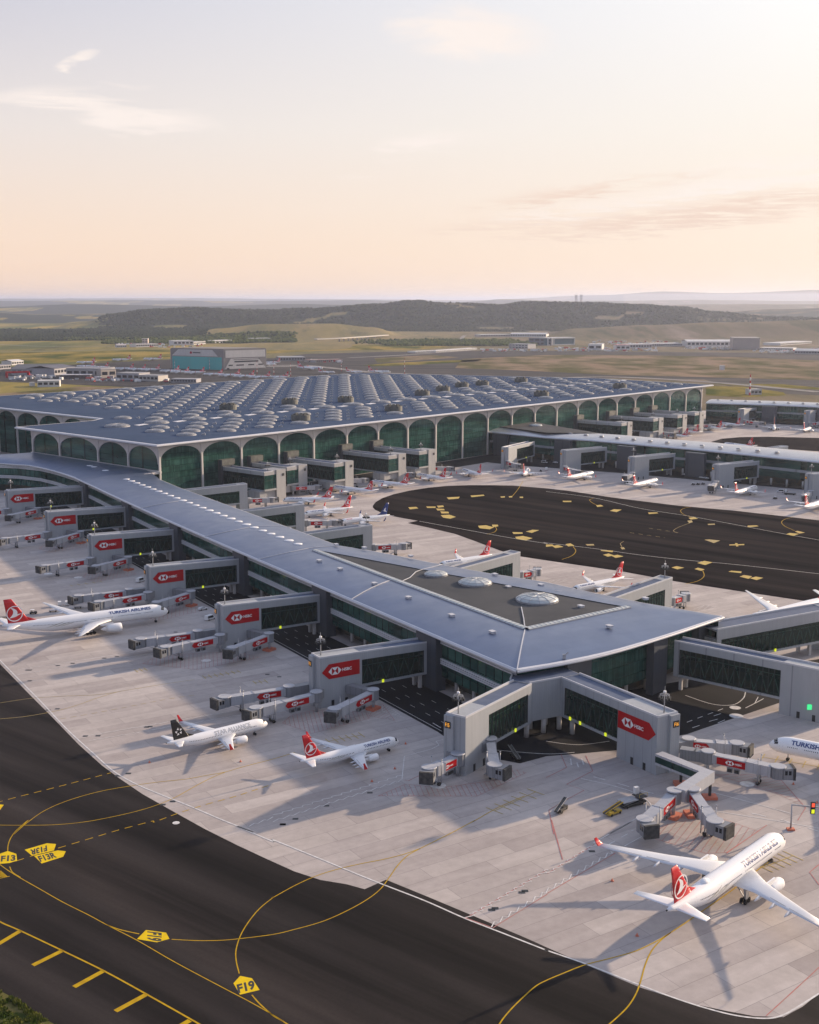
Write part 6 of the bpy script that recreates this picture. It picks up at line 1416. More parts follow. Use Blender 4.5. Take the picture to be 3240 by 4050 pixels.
# marker cones
for k, p in enumerate((m1(945, 825), m1(1520, 820), m2(838, 708), m2(770, 865), m2(625, 945), b3(418, 375), b3(575, 722), m3(1562, 962), m3(1712, 1080), m2(1288, 855))):
    o = MB(); o.loft([[(r*math.cos(i*PI/5), r*math.sin(i*PI/5), z) for i in range(10)] for r, z in ((.42, .06), (.1, .95))], smooth=True, cap1=True); o.box(-.5, .5, -.5, .5, 0, .06)
    c = o.build('traffic_cone', M['base_orange']); c.location = (p.x, p.y, .04); c.scale = (.75, .75, .75)
    tag(c, ('red cone beside the shadow of the black-tailed airliner', 'red cone right of the black-tailed airliner near wing', 'red cone before the nose of the red-tailed airliner', 'red cone right of the red-tailed airliner wing tip', 'red cone by the white zigzag lines', 'red cone left of the big airliner tail', 'red cone below the big airliner tail', 'red cone before the cut-off airliner', 'red cone at the right edge below the cut-off airliner', 'red cone at the foot of the unsigned gate building')[k], 'cone', 'cones on the apron')
# ---------------------------------------------------------------- land out to the horizon
def interp(tab, x):
    if x <= tab[0][0]: return tab[0][1]
    for (a, p), (b_, q) in zip(tab, tab[1:]):
        if x <= b_: t = (x-a)/(b_-a); t = t*t*(3-2*t); return p+(q-p)*t
    return tab[-1][1]
def gz(U_, r): return CAM_H-(U_*1.878261-1190)/FPX*r            # height seen at photograph row U_ (of 2156) at distance r
RIDGES = [  # distance, front width, back width, [(column, row of the skyline)]
    (6900, 620, 1500, [(-400, 690), (100, 690), (200, 676), (250, 662), (330, 653), (420, 650), (560, 655), (660, 650), (800, 641), (870, 634), (930, 640), (1050, 645), (1100, 639), (1250, 640), (1330, 643), (1420, 648), (1490, 658), (1600, 668), (2100, 672)]),
    (9800, 900, 2200, [(-400, 655), (0, 656), (120, 662), (300, 660), (600, 662), (1200, 668), (1500, 656), (1600, 650), (1725, 648), (2100, 646)]),
    (14000, 1300, 3500, [(-400, 642), (0, 645), (200, 640), (420, 645), (640, 640), (800, 642), (1000, 640), (1300, 644), (1500, 641), (1725, 640), (2100, 642)]),
    (23000, 2500, 6000, [(-400, 634), (0, 634), (300, 632), (520, 634), (760, 632), (960, 636), (1060, 630), (1200, 634), (1450, 632), (1725, 634), (2100, 633)]),
    (40000, 4000, 9000, [(-400, 628), (100, 629), (400, 628), (700, 630), (1000, 632), (1250, 622), (1380, 615), (1500, 618), (1725, 612), (2100, 618)]),
    (5000, 330, 600, [(-400, 712), (300, 712), (400, 705), (470, 690), (560, 681), (700, 680), (790, 688), (840, 704), (900, 712), (1130, 706), (1200, 690), (1350, 682), (1500, 676), (1725, 670), (2100, 668)]),
    (3900, 200, 260, [(-400, 722), (100, 730), (320, 735), (420, 735), (560, 722), (660, 722), (840, 728), (900, 745), (2100, 760)])]
def hnoise(x, y):
    return math.sin(x*.0031+1.3*math.sin(y*.0023))*math.cos(y*.0027+x*.0011)+.5*math.sin(x*.0083+2)*math.sin(y*.0071+1)
def land(x, y):
    r = math.hypot(x, y)
    if r < 3300 or y < 500: return 0.0
    col = 862.5+x/y*2515.6*math.cos(PITCH)*1.0
    h = 0.0
    for d, fw, bw, prof in RIDGES:
        top = max(0.0, gz(interp(prof, col), d)); k = (r-d)/(fw if r < d else bw); h = max(h, top*math.exp(-k*k))
    return h+(hnoise(x, y)*5.0*min(1, max(0, (r-5200)/1500)) if r > 5200 else 0)
def forest_at(x, y):
    """share of wood on the land: 0 field .. 1 wood"""
    r = math.hypot(x, y); col = 862.5+x/y*2515.6; n = .5+.5*hnoise(x*1.9+300, y*1.5)
    f = 0.0
    if 5650 < r < 7600: f = max(f, interp([(150, 0), (270, .7), (420, 1), (1380, 1), (1480, .55), (2100, .5)], col)*(1 if r > 6000 else .75))
    if 4550 < r < 6100: f = max(f, interp([(-400, 1), (330, 1), (420, .75), (470, 0)], col))
    if 4150 < r < 4700: f = max(f, interp([(180, 0), (260, .8), (600, .9), (640, .2), (700, 0)], col))
    if 3850 < r < 4350: f = max(f, interp([(640, 0), (700, .3), (830, .5), (880, .95), (1100, .95), (1150, 0), (1280, 0)], col))
    if 8200 < r < 9900: f = max(f, .75*interp([(-400, 1), (500, 1), (700, .2), (1300, .3), (1500, .8), (2100, .9)], col))
    if r > 12000: return .95 if hnoise(x*.5, y*.35+900) > -.5 and col < 1300 else .15
    return f*(1 if n > .05 else .3)
NA, NR = 260, 230
verts, faces, msk = [], [], []
for j in range(NR+1):
    r = 300*(70000/300.0)**(j/NR)
    for i in range(NA+1):
        a = R_(-44+88*i/NA); x, y = r*math.sin(a), r*math.cos(a)
        z = land(x, y)-.35; verts.append((x, y, z)); msk.append(forest_at(x, y) if r > 3300 else 0.0)
for j in range(NR):
    for i in range(NA): k = j*(NA+1)+i; faces.append((k, k+1, k+NA+2, k+NA+1))
me = bpy.data.meshes.new('ground'); me.from_pydata(verts, [], faces); me.polygons.foreach_set('use_smooth', [True]*len(faces))
at_ = me.attributes.new('wood', 'FLOAT', 'POINT'); at_.data.foreach_set('value', msk)
def b_land(b):
    v = world_pos((.0012, .0003, 0)); n_ = noise(v, 1.0, 9, .64, .7)
    c = ramp(n_, [(0.30, (.155, .115, .085)), (0.40, (.26, .195, .125)), (0.47, (.15, .125, .06)), (0.52, (.25, .195, .075)), (0.58, (.085, .09, .03)), (0.66, (.23, .17, .11)), (0.74, (.33, .27, .20))])
    v2 = world_pos((.0038, .0008, 0)); c = mixc(mth('MULTIPLY', noise(v2, 1.0, 7, .65), .8), c, ramp(noise(v2, 2.3, 6), [(0.35, (.21, .155, .115)), (0.55, (.14, .12, .055)), (0.68, (.30, .24, .16))]))
    g = nd('ShaderNodeNewGeometry'); s = nd('ShaderNodeSeparateXYZ'); lk(g.outputs['Position'], s.inputs[0])
    gx = mth('DIVIDE', s.outputs[0], mth('MAXIMUM', s.outputs[1], 100.0))
    left = mth('MULTIPLY', mth('SUBTRACT', .02, gx), 3.4, clamp=True)          # fresher meadow towards the left of the valley
    c = mixc(mth('MULTIPLY', left, .75), c, ramp(noise(v2, 1.4, 6), [(0.38, (.42, .30, .06)), (0.58, (.09, .115, .02))]))
    rightw = mth('MULTIPLY', mth('SUBTRACT', gx, -.02), 4.0, clamp=True)           # drier, eroded slopes towards the right
    c = mixc(mth('MULTIPLY', rightw, .75), c, ramp(noise(world_pos((.0022, .00045, 0)), 1.6, 7, .62), [(0.34, (.075, .070, .032)), (0.47, (.16, .12, .075)), (0.56, (.10, .085, .045)), (0.66, (.27, .205, .16))]))
    scrub = ramp(noise(world_pos((.006, .0012, 0)), 1.0, 6, .7), [(0.55, (0, 0, 0)), (0.64, (1, 1, 1))])
    c = mixc(mth('MULTIPLY', scrub, .75), c, (.055, .060, .026))
    at2 = nd('ShaderNodeAttribute'); at2.attribute_name = 'wood'
    w = ramp(mth('ADD', at2.outputs['Fac'], mth('MULTIPLY', mth('SUBTRACT', noise(world_pos((.004, .006, 0)), 1.0, 5), .5), .9)), [(0.42, (0, 0, 0)), (0.60, (1, 1, 1))])
    lk(mixc(w, c, (.018, .028, .013)), b.inputs['Base Color'])
M['land'] = mat('meadow_land', (.15, .13, .07), .95, spec=.05, build=b_land)
me.materials.append(M['land']); go = bpy.data.objects.new('ground', me); COL.objects.link(go); tag(go, kind='structure')
# trees as far woods that read as one mass
M['foliage'] = mat('tree_foliage', (.05, .06, .025), .9, spec=.05, build=lambda b: lk(mixc(ramp(noise(world_pos(), .02, 4), [(0.35, (0, 0, 0)), (0.65, (1, 1, 1))]), (.014, .024, .012), (.045, .058, .020)), b.inputs['Base Color']))
ico = bmesh.new(); bmesh.ops.create_icosphere(ico, subdivisions=1, radius=1.0); IV = [v.co.copy() for v in ico.verts]; IF = [tuple(v.index for v in f.verts) for f in ico.faces]; ico.free()
M['young_foliage'] = mat('young_foliage', (.07, .09, .02), .9, spec=.0, build=lambda b: lk(mixc(ramp(noise(world_pos(), .03, 4), [(0.35, (0, 0, 0)), (0.65, (1, 1, 1))]), (.035, .055, .015), (.12, .14, .03)), b.inputs['Base Color']))
def wood(name, label, n, rmin, rmax, amin, amax, size, want=.5, m='foliage'):
    b = MB(); k = 0; tries = 0; rg = random.Random(n)
    while k < n and tries < n*12:
        tries += 1; r = math.exp(rg.uniform(math.log(rmin), math.log(rmax))); a = R_(rg.uniform(amin, amax)); x, y = r*math.sin(a), r*math.cos(a)
        if forest_at(x, y) < want*rg.uniform(.7, 1.4): continue
        s = size*rg.uniform(.65, 1.35)*(1+max(0, r-4500)/6000); z = land(x, y)-.35; k += 1; o = len(b.v); e = rg.uniform(.7, 1.15)
        b.v += [(x+v.x*s*rg.uniform(.8, 1.2), y+v.y*s*rg.uniform(.8, 1.2), z+s*e*.75+v.z*s*e*rg.uniform(.85, 1.15)) for v in IV]; b.f += [[i+o for i in f] for f in IF]; b.m += [0]*len(IF); b.sm += [False]*len(IF)
    o = b.build(name, M[m], recalc=False); return tag(o, label, 'forest', kind='stuff')
wood('forest', 'dark forest covering the long hill below the horizon', 17000, 5650, 7600, -21, 21, 4.2)
wood('forest', 'dark forest band on the plain at the left behind the fields', 8000, 4550, 6100, -22, -7, 4.2)
wood('forest', 'bright green wood in front of the dark hill left of centre', 2400, 4150, 4700, -16, -3, 4.6, .5, 'young_foliage')
wood('forest', 'bushy green wood beside the viaduct near the centre', 2000, 3850, 4350, -6, 8, 4.8, .5, 'young_foliage')

# ---------------------------------------------------------------- airfield behind the terminal
M['far_tarmac'] = mat('far_tarmac', (.08, .078, .08), .9, spec=.05, build=b_asphalt(R_(4), .035, .075, (1.05, 1, .98)))
M['far_concrete'] = mat('far_concrete', (.25, .235, .22), .9, spec=.05, build=varied((.22, .205, .19), (.29, .27, .25), .01))
M['far_grass'] = mat('far_grass', (.12, .11, .05), .95, spec=.0, build=varied((.07, .085, .015), (.32, .235, .06), .02, .40, .60, (.45, .22, 1)))
M['dry_grass'] = mat('dry_grass', (.2, .165, .1), .95, spec=.0, build=varied((.10, .095, .035), (.27, .195, .13), .03, .40, .60, (.35, .2, 1)))
def fs(name, P, z, m): return sheet(name, P, z, M[m])
fs('far_apron', [t1(-200, 545), t1(60, 480), t1(480, 465), t1(760, 450), t1(1080, 432), t1(1725, 425), t2(200, 400), t2(700, 385), t2(1725, 378), t3(600, 385), t3(1725, 395), t3(2300, 410), t3(2300, 600), t3(1725, 660), t3(1300, 640), t3(1000, 560), t2(1725, 545), t2(600, 540), t1(1725, 575), t1(900, 612), t1(420, 590), t1(-200, 565)], -.20, 'far_tarmac')
fs('grass_field', [t2(560, 470), t2(760, 455), t2(1100, 440), t2(1320, 432), t2(1290, 446), t2(900, 468), t2(650, 478)], -.14, 'far_grass')
fs('grass_field', [t2(1200, 430), t2(1725, 405), t3(500, 405), t3(1200, 418), t3(1725, 440), t3(2200, 450), t3(2200, 560), t3(1725, 565), t3(1000, 545), t3(400, 530), t2(1500, 500), t2(1150, 488)], -.14, 'dry_grass')
fs('grass_field', [t2(640, 425), t2(1000, 405), t2(1180, 420), t2(900, 440), t2(660, 455)], -.14, 'dry_grass')
fs('grass_field', [t3(1010, 600), t3(1250, 605), t3(1500, 640), t3(1520, 660), t3(1250, 672), t3(1010, 660)], -.14, 'far_grass')
fs('grass_field', [t3(1040, 585), t3(1500, 590), t3(1725, 612), t3(2200, 640), t3(2200, 650), t3(1600, 618), t3(1200, 600)], -.12, 'far_grass')
fs('grass_field', [t1(-200, 665), t1(0, 650), t1(500, 605), t1(900, 612), t1(600, 640), t1(0, 690), t1(-200, 700)], -.14, 'dry_grass')
fs('grass_field', [t1(-200, 400), t1(0, 392), t1(450, 385), t1(1075, 370), t1(1075, 425), t1(700, 440), t1(300, 455), t1(0, 465), t1(-200, 470)], -.14, 'far_grass')
fs('grass_field', [t1(1680, 375), t2(0, 350), t2(500, 340), t2(1000, 345), t2(1150, 355), t2(900, 370), t2(300, 378), t2(0, 395), t1(1690, 400)], -.14, 'far_grass')
for P, w in (([t1(-60, 388), t1(200, 384), t1(600, 376), t1(800, 372)], 14), ([t2(480, 424), t2(800, 408), t2(1100, 388), t2(1480, 365), t3(200, 372)], 22), ([t2(-100, 480), t2(150, 470), t2(400, 492), t2(700, 520), t2(1300, 540)], 26), ([t1(1300, 470), t1(1725, 480), t2(200, 470)], 30),
             ([t3(-100, 560), t3(400, 545), t3(1000, 575), t3(1725, 640)], 24), ([t1(0, 340), t1(300, 352), t1(700, 350)], 16), ([t2(1210, 283), t2(1195, 298), t2(1200, 320), t2(1260, 340), t2(1500, 350)], 16), ([t3(0, 205), t3(150, 195), t3(500, 180)], 18), ([t3(1100, 255), t3(1500, 255), t3(1725, 268)], 12)):
    b = MB(); PP = catmull(P, 6)
    L, Rr = [], []
    for i, p in enumerate(PP):
        d = (PP[min(i+1, len(PP)-1)]-PP[max(i-1, 0)]).normalized(); nn = Vector((-d.y, d.x)); L.append(p+nn*w/2); Rr.append(p-nn*w/2)
    for i in range(len(PP)-1):
        b.add([(q.x, q.y, land(q.x, q.y)+.3) for q in (L[i], Rr[i], Rr[i+1], L[i+1])], [(0, 1, 2, 3)])
    tag(b.build('far_road', M['far_concrete'], recalc=False), kind='structure')
# hangar
M['teal'] = mat('teal_hangar_door', (.02, .27, .28), .45, build=b_panel((.02, .38, .38), (.02, .43, .42), 9.0)); M['hangar_grey'] = mat('hangar_cladding', (.23, .215, .205), .6, build=varied((.22, .205, .195), (.25, .235, .225), .02)); M['hangar_white'] = mat('hangar_panel', (.58, .56, .54), .6, build=b_panel((.55, .535, .52), (.60, .58, .56), 6.0))
c0, c1, c2 = t1(1080, 490), t1(1415, 501), t1(1684, 490)
hg = empty('aircraft_hangar', c1, 0, 'big far hangar with turquoise doors and pale side wall', 'hangar'); HZ = 42
ex = (c0-c1); ey = (c2-c1); ex = Vector((ex.x, ex.y, 0)); ey = Vector((ey.x, ey.y, 0))
def HF(f, z, off=0.0): n_ = -ey.normalized()*off; p = ex*f+n_; return (p.x, p.y, z)        # front face
def HS(f, z, off=0.0): n_ = -ex.normalized()*off; p = ey*f+n_; return (p.x, p.y, z)
b = MB(); P = [Vector((0, 0, 0)), ex, ex+ey, ey]; b.prism([(p.x, p.y) for p in P], 0, HZ); b.build('wall', M['hangar_grey'], hg)
b = MB(); b.prism([(p.x*.98, p.y*.98) for p in P], HZ, HZ+1.5); b.build('roof', M['far_concrete'], hg)
b = MB(); b.add([HF(.03, 0, .6), HF(.96, 0, .6), HF(.96, 26, .6), HF(.03, 26, .6)], [(0, 1, 2, 3)]); b.build('door', M['teal'], hg, recalc=False)
b = MB(); b.add([HF(.10, 27.5, .6), HF(.97, 27.5, .6), HF(.84, 41, .6), HF(.20, 41, .6)], [(0, 1, 2, 3)]); b.build('front_panel', M['hangar_white'], hg, recalc=False)
b = MB(); q = 20; b.add([HF(.60+.022*math.cos(2*PI*i/q), 34.5+2.6*math.sin(2*PI*i/q), .9) for i in range(q)], [tuple(range(q))]); b.build('emblem', M['sign_red'], hg, recalc=False)
b = MB(); b.add([HF(.565, 33.4, .9), HF(.42, 33.4, .9), HF(.42, 35.6, .9), HF(.565, 35.6, .9)], [(0, 1, 2, 3)]); b.build('name_band', M['dark_metal'], hg, recalc=False)
b = MB(); b.add([HS(.04, 25, .6), HS(.97, 25, .6), HS(.97, 40, .6), HS(.04, 40, .6)], [(0, 1, 2, 3)]); b.add([HS(.02, 2, .6), HS(.98, 2, .6), HS(.80, 23, .6), HS(.16, 23, .6)], [(0, 1, 2, 3)]); b.build('side_panel', M['hangar_white'], hg, recalc=False)
b = MB()
for f0, f1, z0, z1 in ((.24, .80, 15, 18), (.1, .2, 8, 10.5), (.28, .46, 8, 10.5), (.56, .70, 8, 10.5), (.80, .92, 8, 10.5), (.22, .84, 20.3, 21.3), (.06, .12, .3, 4)): b.add([HS(f0, z0, .9), HS(f1, z0, .9), HS(f1, z1, .9), HS(f0, z1, .9)], [(0, 1, 2, 3)])
b.build('window', M['dark_metal'], hg, recalc=False)
# far buildings: walls, roof with upstand, windows
FB = {}
def fmat(c):
    if c not in FB: FB[c] = mat('far_wall_%d' % len(FB), c, .7, spec=.2, build=varied(tuple(.93*x for x in c), tuple(1.05*x for x in c), .03))
    return FB[c]
def far_building(name, label, pl, pr, h, depth, wall=(.55, .54, .53), roofc=(.33, .33, .35), bands=1, gable=0.0, z0=None, group=None, lift=0.0):
    pl, pr = Vector((pl.x, pl.y)), Vector((pr.x, pr.y)); d = (pr-pl); L = d.length; d.normalize(); n_ = Vector((-d.y, d.x))
    if n_.y < 0: n_ = -n_
    zb = min(land(pl.x, pl.y), land(pr.x, pr.y))-.4+lift if z0 is None else z0
    o = empty(name, (pl.x, pl.y, zb), 0, label, 'building', group)
    def q(x, y, z): p = d*x+n_*y; return (p.x, p.y, z)
    b = MB(); b.prism([q(0, 0, 0), q(L, 0, 0), q(L, depth, 0), q(0, depth, 0)], 0, h); b.build('wall', fmat(wall), o)
    b = MB()
    if gable: b.loft([[q(x, -.6, h), q(x, depth*.5, h+gable), q(x, depth+.6, h)] for x in (-.6, L+.6)], smooth=False, closed=False)
    else: b.prism([q(-.4, -.4, 0), q(L+.4, -.4, 0), q(L+.4, depth+.4, 0), q(-.4, depth+.4, 0)], h, h+max(.6, h*.06))
    b.build('roof', fmat(roofc), o)
    if bands:
        b = MB(); m = max(2, int(L/max(5, h*.8)))
        for k in range(bands):
            za, zb2 = h*(k+.35)/bands, h*(k+.75)/bands
            for i in range(m): x0, x1 = L*(i+.15)/m, L*(i+.85)/m; b.add([q(x0, -.3, za), q(x1, -.3, za), q(x1, -.3, zb2), q(x0, -.3, zb2)], [(0, 1, 2, 3)])
        b.build('window', M['dark_glass'], o, recalc=False)
    return o
GB = 'low buildings around the far airfield'
wt, gr_, be, dk = (.62, .61, .60), (.34, .34, .36), (.42, .38, .34), (.12, .12, .13)
for lb, a, c, h, dp, wc, rc, bd, gb in (
    ('long dark-roofed shed at the left edge beyond the terminal', t1(75, 532), t1(345, 530), 12, 130, gr_, (.10, .105, .12), 1, 6), ('second dark-roofed shed right of the longest one', t1(345, 534), t1(480, 520), 13, 60, gr_, (.13, .13, .15), 1, 5),
    ('grey cargo hall with ribbed front left of the far airliners', t1(420, 545), t1(640, 548), 16, 60, (.33, .32, .32), (.22, .22, .24), 1, 0), ('beige cargo hall beside the grey ribbed hall', t1(640, 550), t1(735, 545), 15, 60, be, (.28, .27, .27), 1, 0),
    ('dark open-fronted building with pink light at the left', t1(382, 556), t1(572, 555), 7, 30, (.05, .04, .04), (.5, .48, .48), 0, 0), ('low white building standing alone on the brown field', t1(238, 607), t1(378, 605), 10, 25, wt, wt, 1, 0), ('tiny white hut left of the low white building', t1(192, 602), t1(222, 601), 6, 8, wt, wt, 0, 0),
    ('grey hall in front of the parked far airliners', t1(735, 562), t1(880, 565), 12, 40, gr_, (.3, .3, .31), 1, 0), ('pale hall with steps in front of the parked far airliners', t1(880, 568), t1(1000, 572), 10, 30, (.45, .43, .4), (.3, .3, .31), 1, 0), ('low grey sheds right of the pale hall', t1(1080, 578), t1(1240, 580), 6, 25, gr_, gr_, 1, 0),
    ('white terminal-like house with a mast at the left edge', t1(75, 470), t1(150, 465), 9, 30, wt, wt, 1, 3), ('long grey low wall of sheds left edge', t1(-40, 500), t1(70, 492), 9, 40, gr_, (.2, .2, .22), 1, 0),
    ('white village houses left of the hangar roof', t1(740, 358), t1(800, 357), 7, 30, wt, (.5, .45, .42), 1, 4), ('white block with orange trim in the village', t1(898, 335), t1(935, 335), 17, 15, (.62, .52, .46), wt, 3, 0), ('white low houses in the middle of the village', t1(860, 356), t1(1000, 352), 9, 40, wt, (.5, .47, .45), 1, 0),
    ('long white warehouse behind the hangar', t1(1098, 344), t1(1222, 342), 14, 60, wt, wt, 1, 0), ('small white warehouse right of the long one', t1(1225, 340), t1(1300, 336), 9, 40, wt, gr_, 1, 0), ('white sheds above the hangar roof', t1(1345, 330), t1(1465, 325), 8, 40, wt, wt, 1, 0), ('white sheds far right above the hangar', t1(1590, 318), t1(1708, 316), 9, 40, wt, wt, 1, 0),
    ('flat grey hall right of the hangar', t2(45, 442), t2(205, 440), 8, 60, (.3, .3, .31), (.33, .33, .35), 1, 0), ('cluster of brown workshops right of the flat grey hall', t2(225, 452), t2(440, 446), 5, 25, be, (.3, .2, .18), 1, 0), ('white long roof at mid distance beside the taxiway', t2(900, 393), t2(1010, 388), 4, 30, wt, wt, 1, 0), ('white long low roof right of centre', t2(1030, 388), t2(1290, 370), 4, 30, wt, wt, 1, 0),
    ('small control building left of the dark office', t2(1490, 362), t2(1610, 366), 13, 40, (.45, .44, .44), gr_, 2, 0), ('dark blue office behind the white framed one', t2(1615, 342), t2(1760, 345), 22, 60, (.10, .12, .16), (.2, .2, .22), 2, 0), ('pale low houses beyond the tree belt', t2(1310, 292), t2(1500, 290), 9, 60, (.55, .48, .44), wt, 1, 0), ('white roofs beyond the tree belt', t2(1500, 290), t2(1725, 292), 12, 60, wt, wt, 1, 4),
    ('white shed with wide doors at right middle distance', t3(265, 375), t3(352, 376), 17, 50, wt, wt, 1, 0), ('white shed with red mark at right middle distance', t3(443, 374), t3(530, 374), 14, 50, wt, (.4, .2, .2), 1, 0), ('long grey-roofed hall at right middle distance', t3(530, 362), t3(668, 360), 11, 60, (.45, .43, .43), wt, 1, 0), ('pale low sheds between the halls', t3(670, 352), t3(860, 350), 9, 60, (.5, .48, .47), wt, 1, 0),
    ('long white warehouse left of the tall beige block', t3(890, 352), t3(1180, 352), 16, 80, (.6, .58, .56), wt, 1, 5), ('tall beige warehouse block at right', t3(1180, 371), t3(1348, 372), 33, 90, (.36, .31, .28), (.4, .36, .33), 0, 0), ('low white sheds right of the tall beige block', t3(1350, 372), t3(1560, 376), 6, 50, wt, wt, 1, 0), ('long pale shed far right', t3(1480, 345), t3(1680, 332), 7, 60, wt, wt, 1, 0), ('wide grey-roofed hall at the right edge', t3(1570, 398), t3(1800, 402), 9, 60, (.4, .39, .4), (.5, .5, .5), 1, 5),
    ('tiny white hut on the dry grass at right', t3(1102, 500), t3(1128, 500), 9, 8, wt, wt, 0, 0), ('grey equipment hut beside the red and white mast', t3(1292, 657), t3(1362, 655), 8, 14, (.5, .5, .5), (.4, .4, .42), 1, 0)):
    far_building('far_building', lb, a, c, h, dp, wc, rc, bd, gb, group=GB)
# white framed office with red emblem
p, q = t3(8, 345), t3(178, 340); o = far_building('framed_office', 'white framed office with red emblem at its left end, right of centre far away', p, q, 23, 40, (.08, .14, .16), wt, 0, 0)
L_ = (q-p).length; dv = Vector(((q-p).x, (q-p).y)).normalized()
b = MB()
def fq(x, z, off=-1.2): r_ = dv*x+Vector((dv.y, -dv.x))*(-off if False else 1.2); return Vector((r_.x, r_.y, z))
for a_, c_ in (((0, 1.5), (L_, 1.5)), ((0, 22.5), (L_, 22.5)), ((1, 1), (1, 23)), ((L_-1, 1), (L_-1, 23)), ((L_*.24, 1), (L_*.24, 23))): b.bar(fq(*a_), fq(*c_), 3.2, 3.2)
b.build('frame', fmat(wt), o); b = MB(); b.bar(fq(L_*.10, 6), fq(L_*.15, 18), 6, 3.4); b.build('emblem', M['sign_red'], o)
# uncountable small vehicles, containers and huts around the far sheds
rv_ = random.Random(11); mbs = [MB(), MB(), MB()]
for (f, x0, x1, y0, y1, n_) in ((t3, 60, 700, 362, 382, 130), (t3, 860, 1200, 355, 372, 60), (t3, 1300, 1725, 366, 392, 110), (t2, 1300, 1725, 372, 384, 60), (t1, 560, 1060, 548, 575, 70), (t1, 60, 600, 540, 566, 50), (t2, 210, 440, 440, 452, 40), (t1, 740, 1300, 336, 358, 60), (t3, 300, 900, 318, 345, 70)):
    for k in range(n_):
        p = f(rv_.uniform(x0, x1), rv_.uniform(y0, y1)); s_ = rv_.uniform(.6, 1.5); a_ = Matrix.Translation((p.x, p.y, land(p.x, p.y)-.3)) @ Matrix.Rotation(rv_.choice((0, .2, 1.6, 1.8)), 4, 'Z')
        mbs[rv_.choice((0, 0, 0, 1, 1, 2))].box(-4*s_, 4*s_, -1.6*s_, 1.6*s_, 0, 3.0*s_, tf=a_)
for mb, m_, nm_ in zip(mbs, (M['veh_white'], M['steel'], M['veh_red']), ('white', 'grey', 'red')): tag(mb.build('parked_vehicles', m_, recalc=False), 'mass of small %s vehicles and containers around the far sheds' % nm_, 'vehicles', kind='stuff')
# red gateway
p, q = t1(38, 550), t1(188, 545); o = empty('red_gateway', (p.x, p.y, 0), 0, 'red arch-like gateway over a road at the left edge', 'gateway'); v = q-p
b = MB(); b.bar((0, 0, 10), (v.x, v.y, 10), 3, 3.4); b.build('beam', M['sign_red'], o)
for f in (.04, .96): b = MB(); b.bar((v.x*f, v.y*f, 0), (v.x*f, v.y*f, 8.5), 4, 4); b.build('post', M['sign_red'], o)
# viaduct
P = [t2(270, 328), t2(420, 322), t2(560, 312), t2(720, 300)]; o = empty('viaduct', (P[0].x, P[0].y, 0), 0, 'pale road viaduct on piers crossing the valley near the centre', 'viaduct')
b = MB()
for a_, c_ in zip(P, P[1:]): b.bar(a_-P[0]+Vector((0, 0, 12)), c_-P[0]+Vector((0, 0, 12)), 16, 3.5)
b.build('deck', fmat((.45, .42, .38)), o)
for k in range(9): w_ = P[1].lerp(P[2], k/5)-P[0] if k < 6 else P[2].lerp(P[3], (k-5)/4)-P[0]; b = MB(); b.bar(w_, w_+Vector((0, 0, 11)), 6, 6); b.build('bridge_pier', fmat((.3, .28, .26)), o)
# tower blocks on the skyline
for k, (x, y0, y1, r) in enumerate(((174, 53, 30, 16000), (206, 53, 30, 16000))):
    U_ = (1150+y1/1.597)/1.878; nx = 2160+x/1.597; X = (nx-1620)/FPX*r/math.cos(PITCH)*.985; top = gz(U_, r); zb = land(X, r)-2
    far_building('tower_block', 'pale tower block on the skyline, %s one of a pair' % ('left' if k == 0 else 'right'), Vector((X-17, r, 0)), Vector((X+17, r, 0)), top-zb, 30, (.5, .47, .45), (.5, .48, .46), 0, z0=zb, group='tower blocks on the skyline')
for k, x in enumerate((1352, 1405, 1462, 1498, 1590)):
    r = 17500; nx = 1080+x/1.597; X = (nx-1620)/FPX*r*1.0; zb = land(X, r)-2; w_ = 22 if k < 4 else 60
    far_building('tower_block', 'pale distant block on the far ridge, number %s from the left' % ('one', 'two', 'three', 'four', 'five')[k], Vector((X-w_, r, 0)), Vector((X+w_, r, 0)), 60 if k < 4 else 42, 40, (.62, .58, .55), (.6, .57, .55), 0, z0=zb, group='tower blocks on the skyline')
# red and white masts and thin poles
def striped_mast(label, p, h, r=.9):
    o = empty('striped_mast', (p.x, p.y, -.3), 0, label, 'mast', 'masts on the far airfield'); a_, c_ = MB(), MB()
    for k in range(7): (a_ if k % 2 == 0 else c_).tube((0, 0, h*k/7), (0, 0, h*(k+1)/7), r*(1-.5*k/7), r*(1-.5*(k+1)/7), 8)
    a_.build('red_bands', M['sign_red'], o); c_.build('white_bands', M['white_plastic'], o)
striped_mast('red and white mast beside the hut on green grass at right', t3(1286, 660), 32, 1.6)
for k, (f, x, y, h) in enumerate(((t2, 832, 527, 32), (t2, 432, 508, 22), (t2, 6, 530, 28), (t2, 112, 540, 26), (t1, 1625, 525, 26), (t1, 1325, 500, 24), (t1, 1105, 505, 22))): striped_mast('thin red and white far mast, %s' % ('right of all parked airliners', 'above the parked airliners right of centre', 'at the left of the right hand airliners', 'between airliner tails near centre', 'right of the hangar', 'before the hangar doors', 'left of the hangar doors')[k], f(x, y), h, .45)
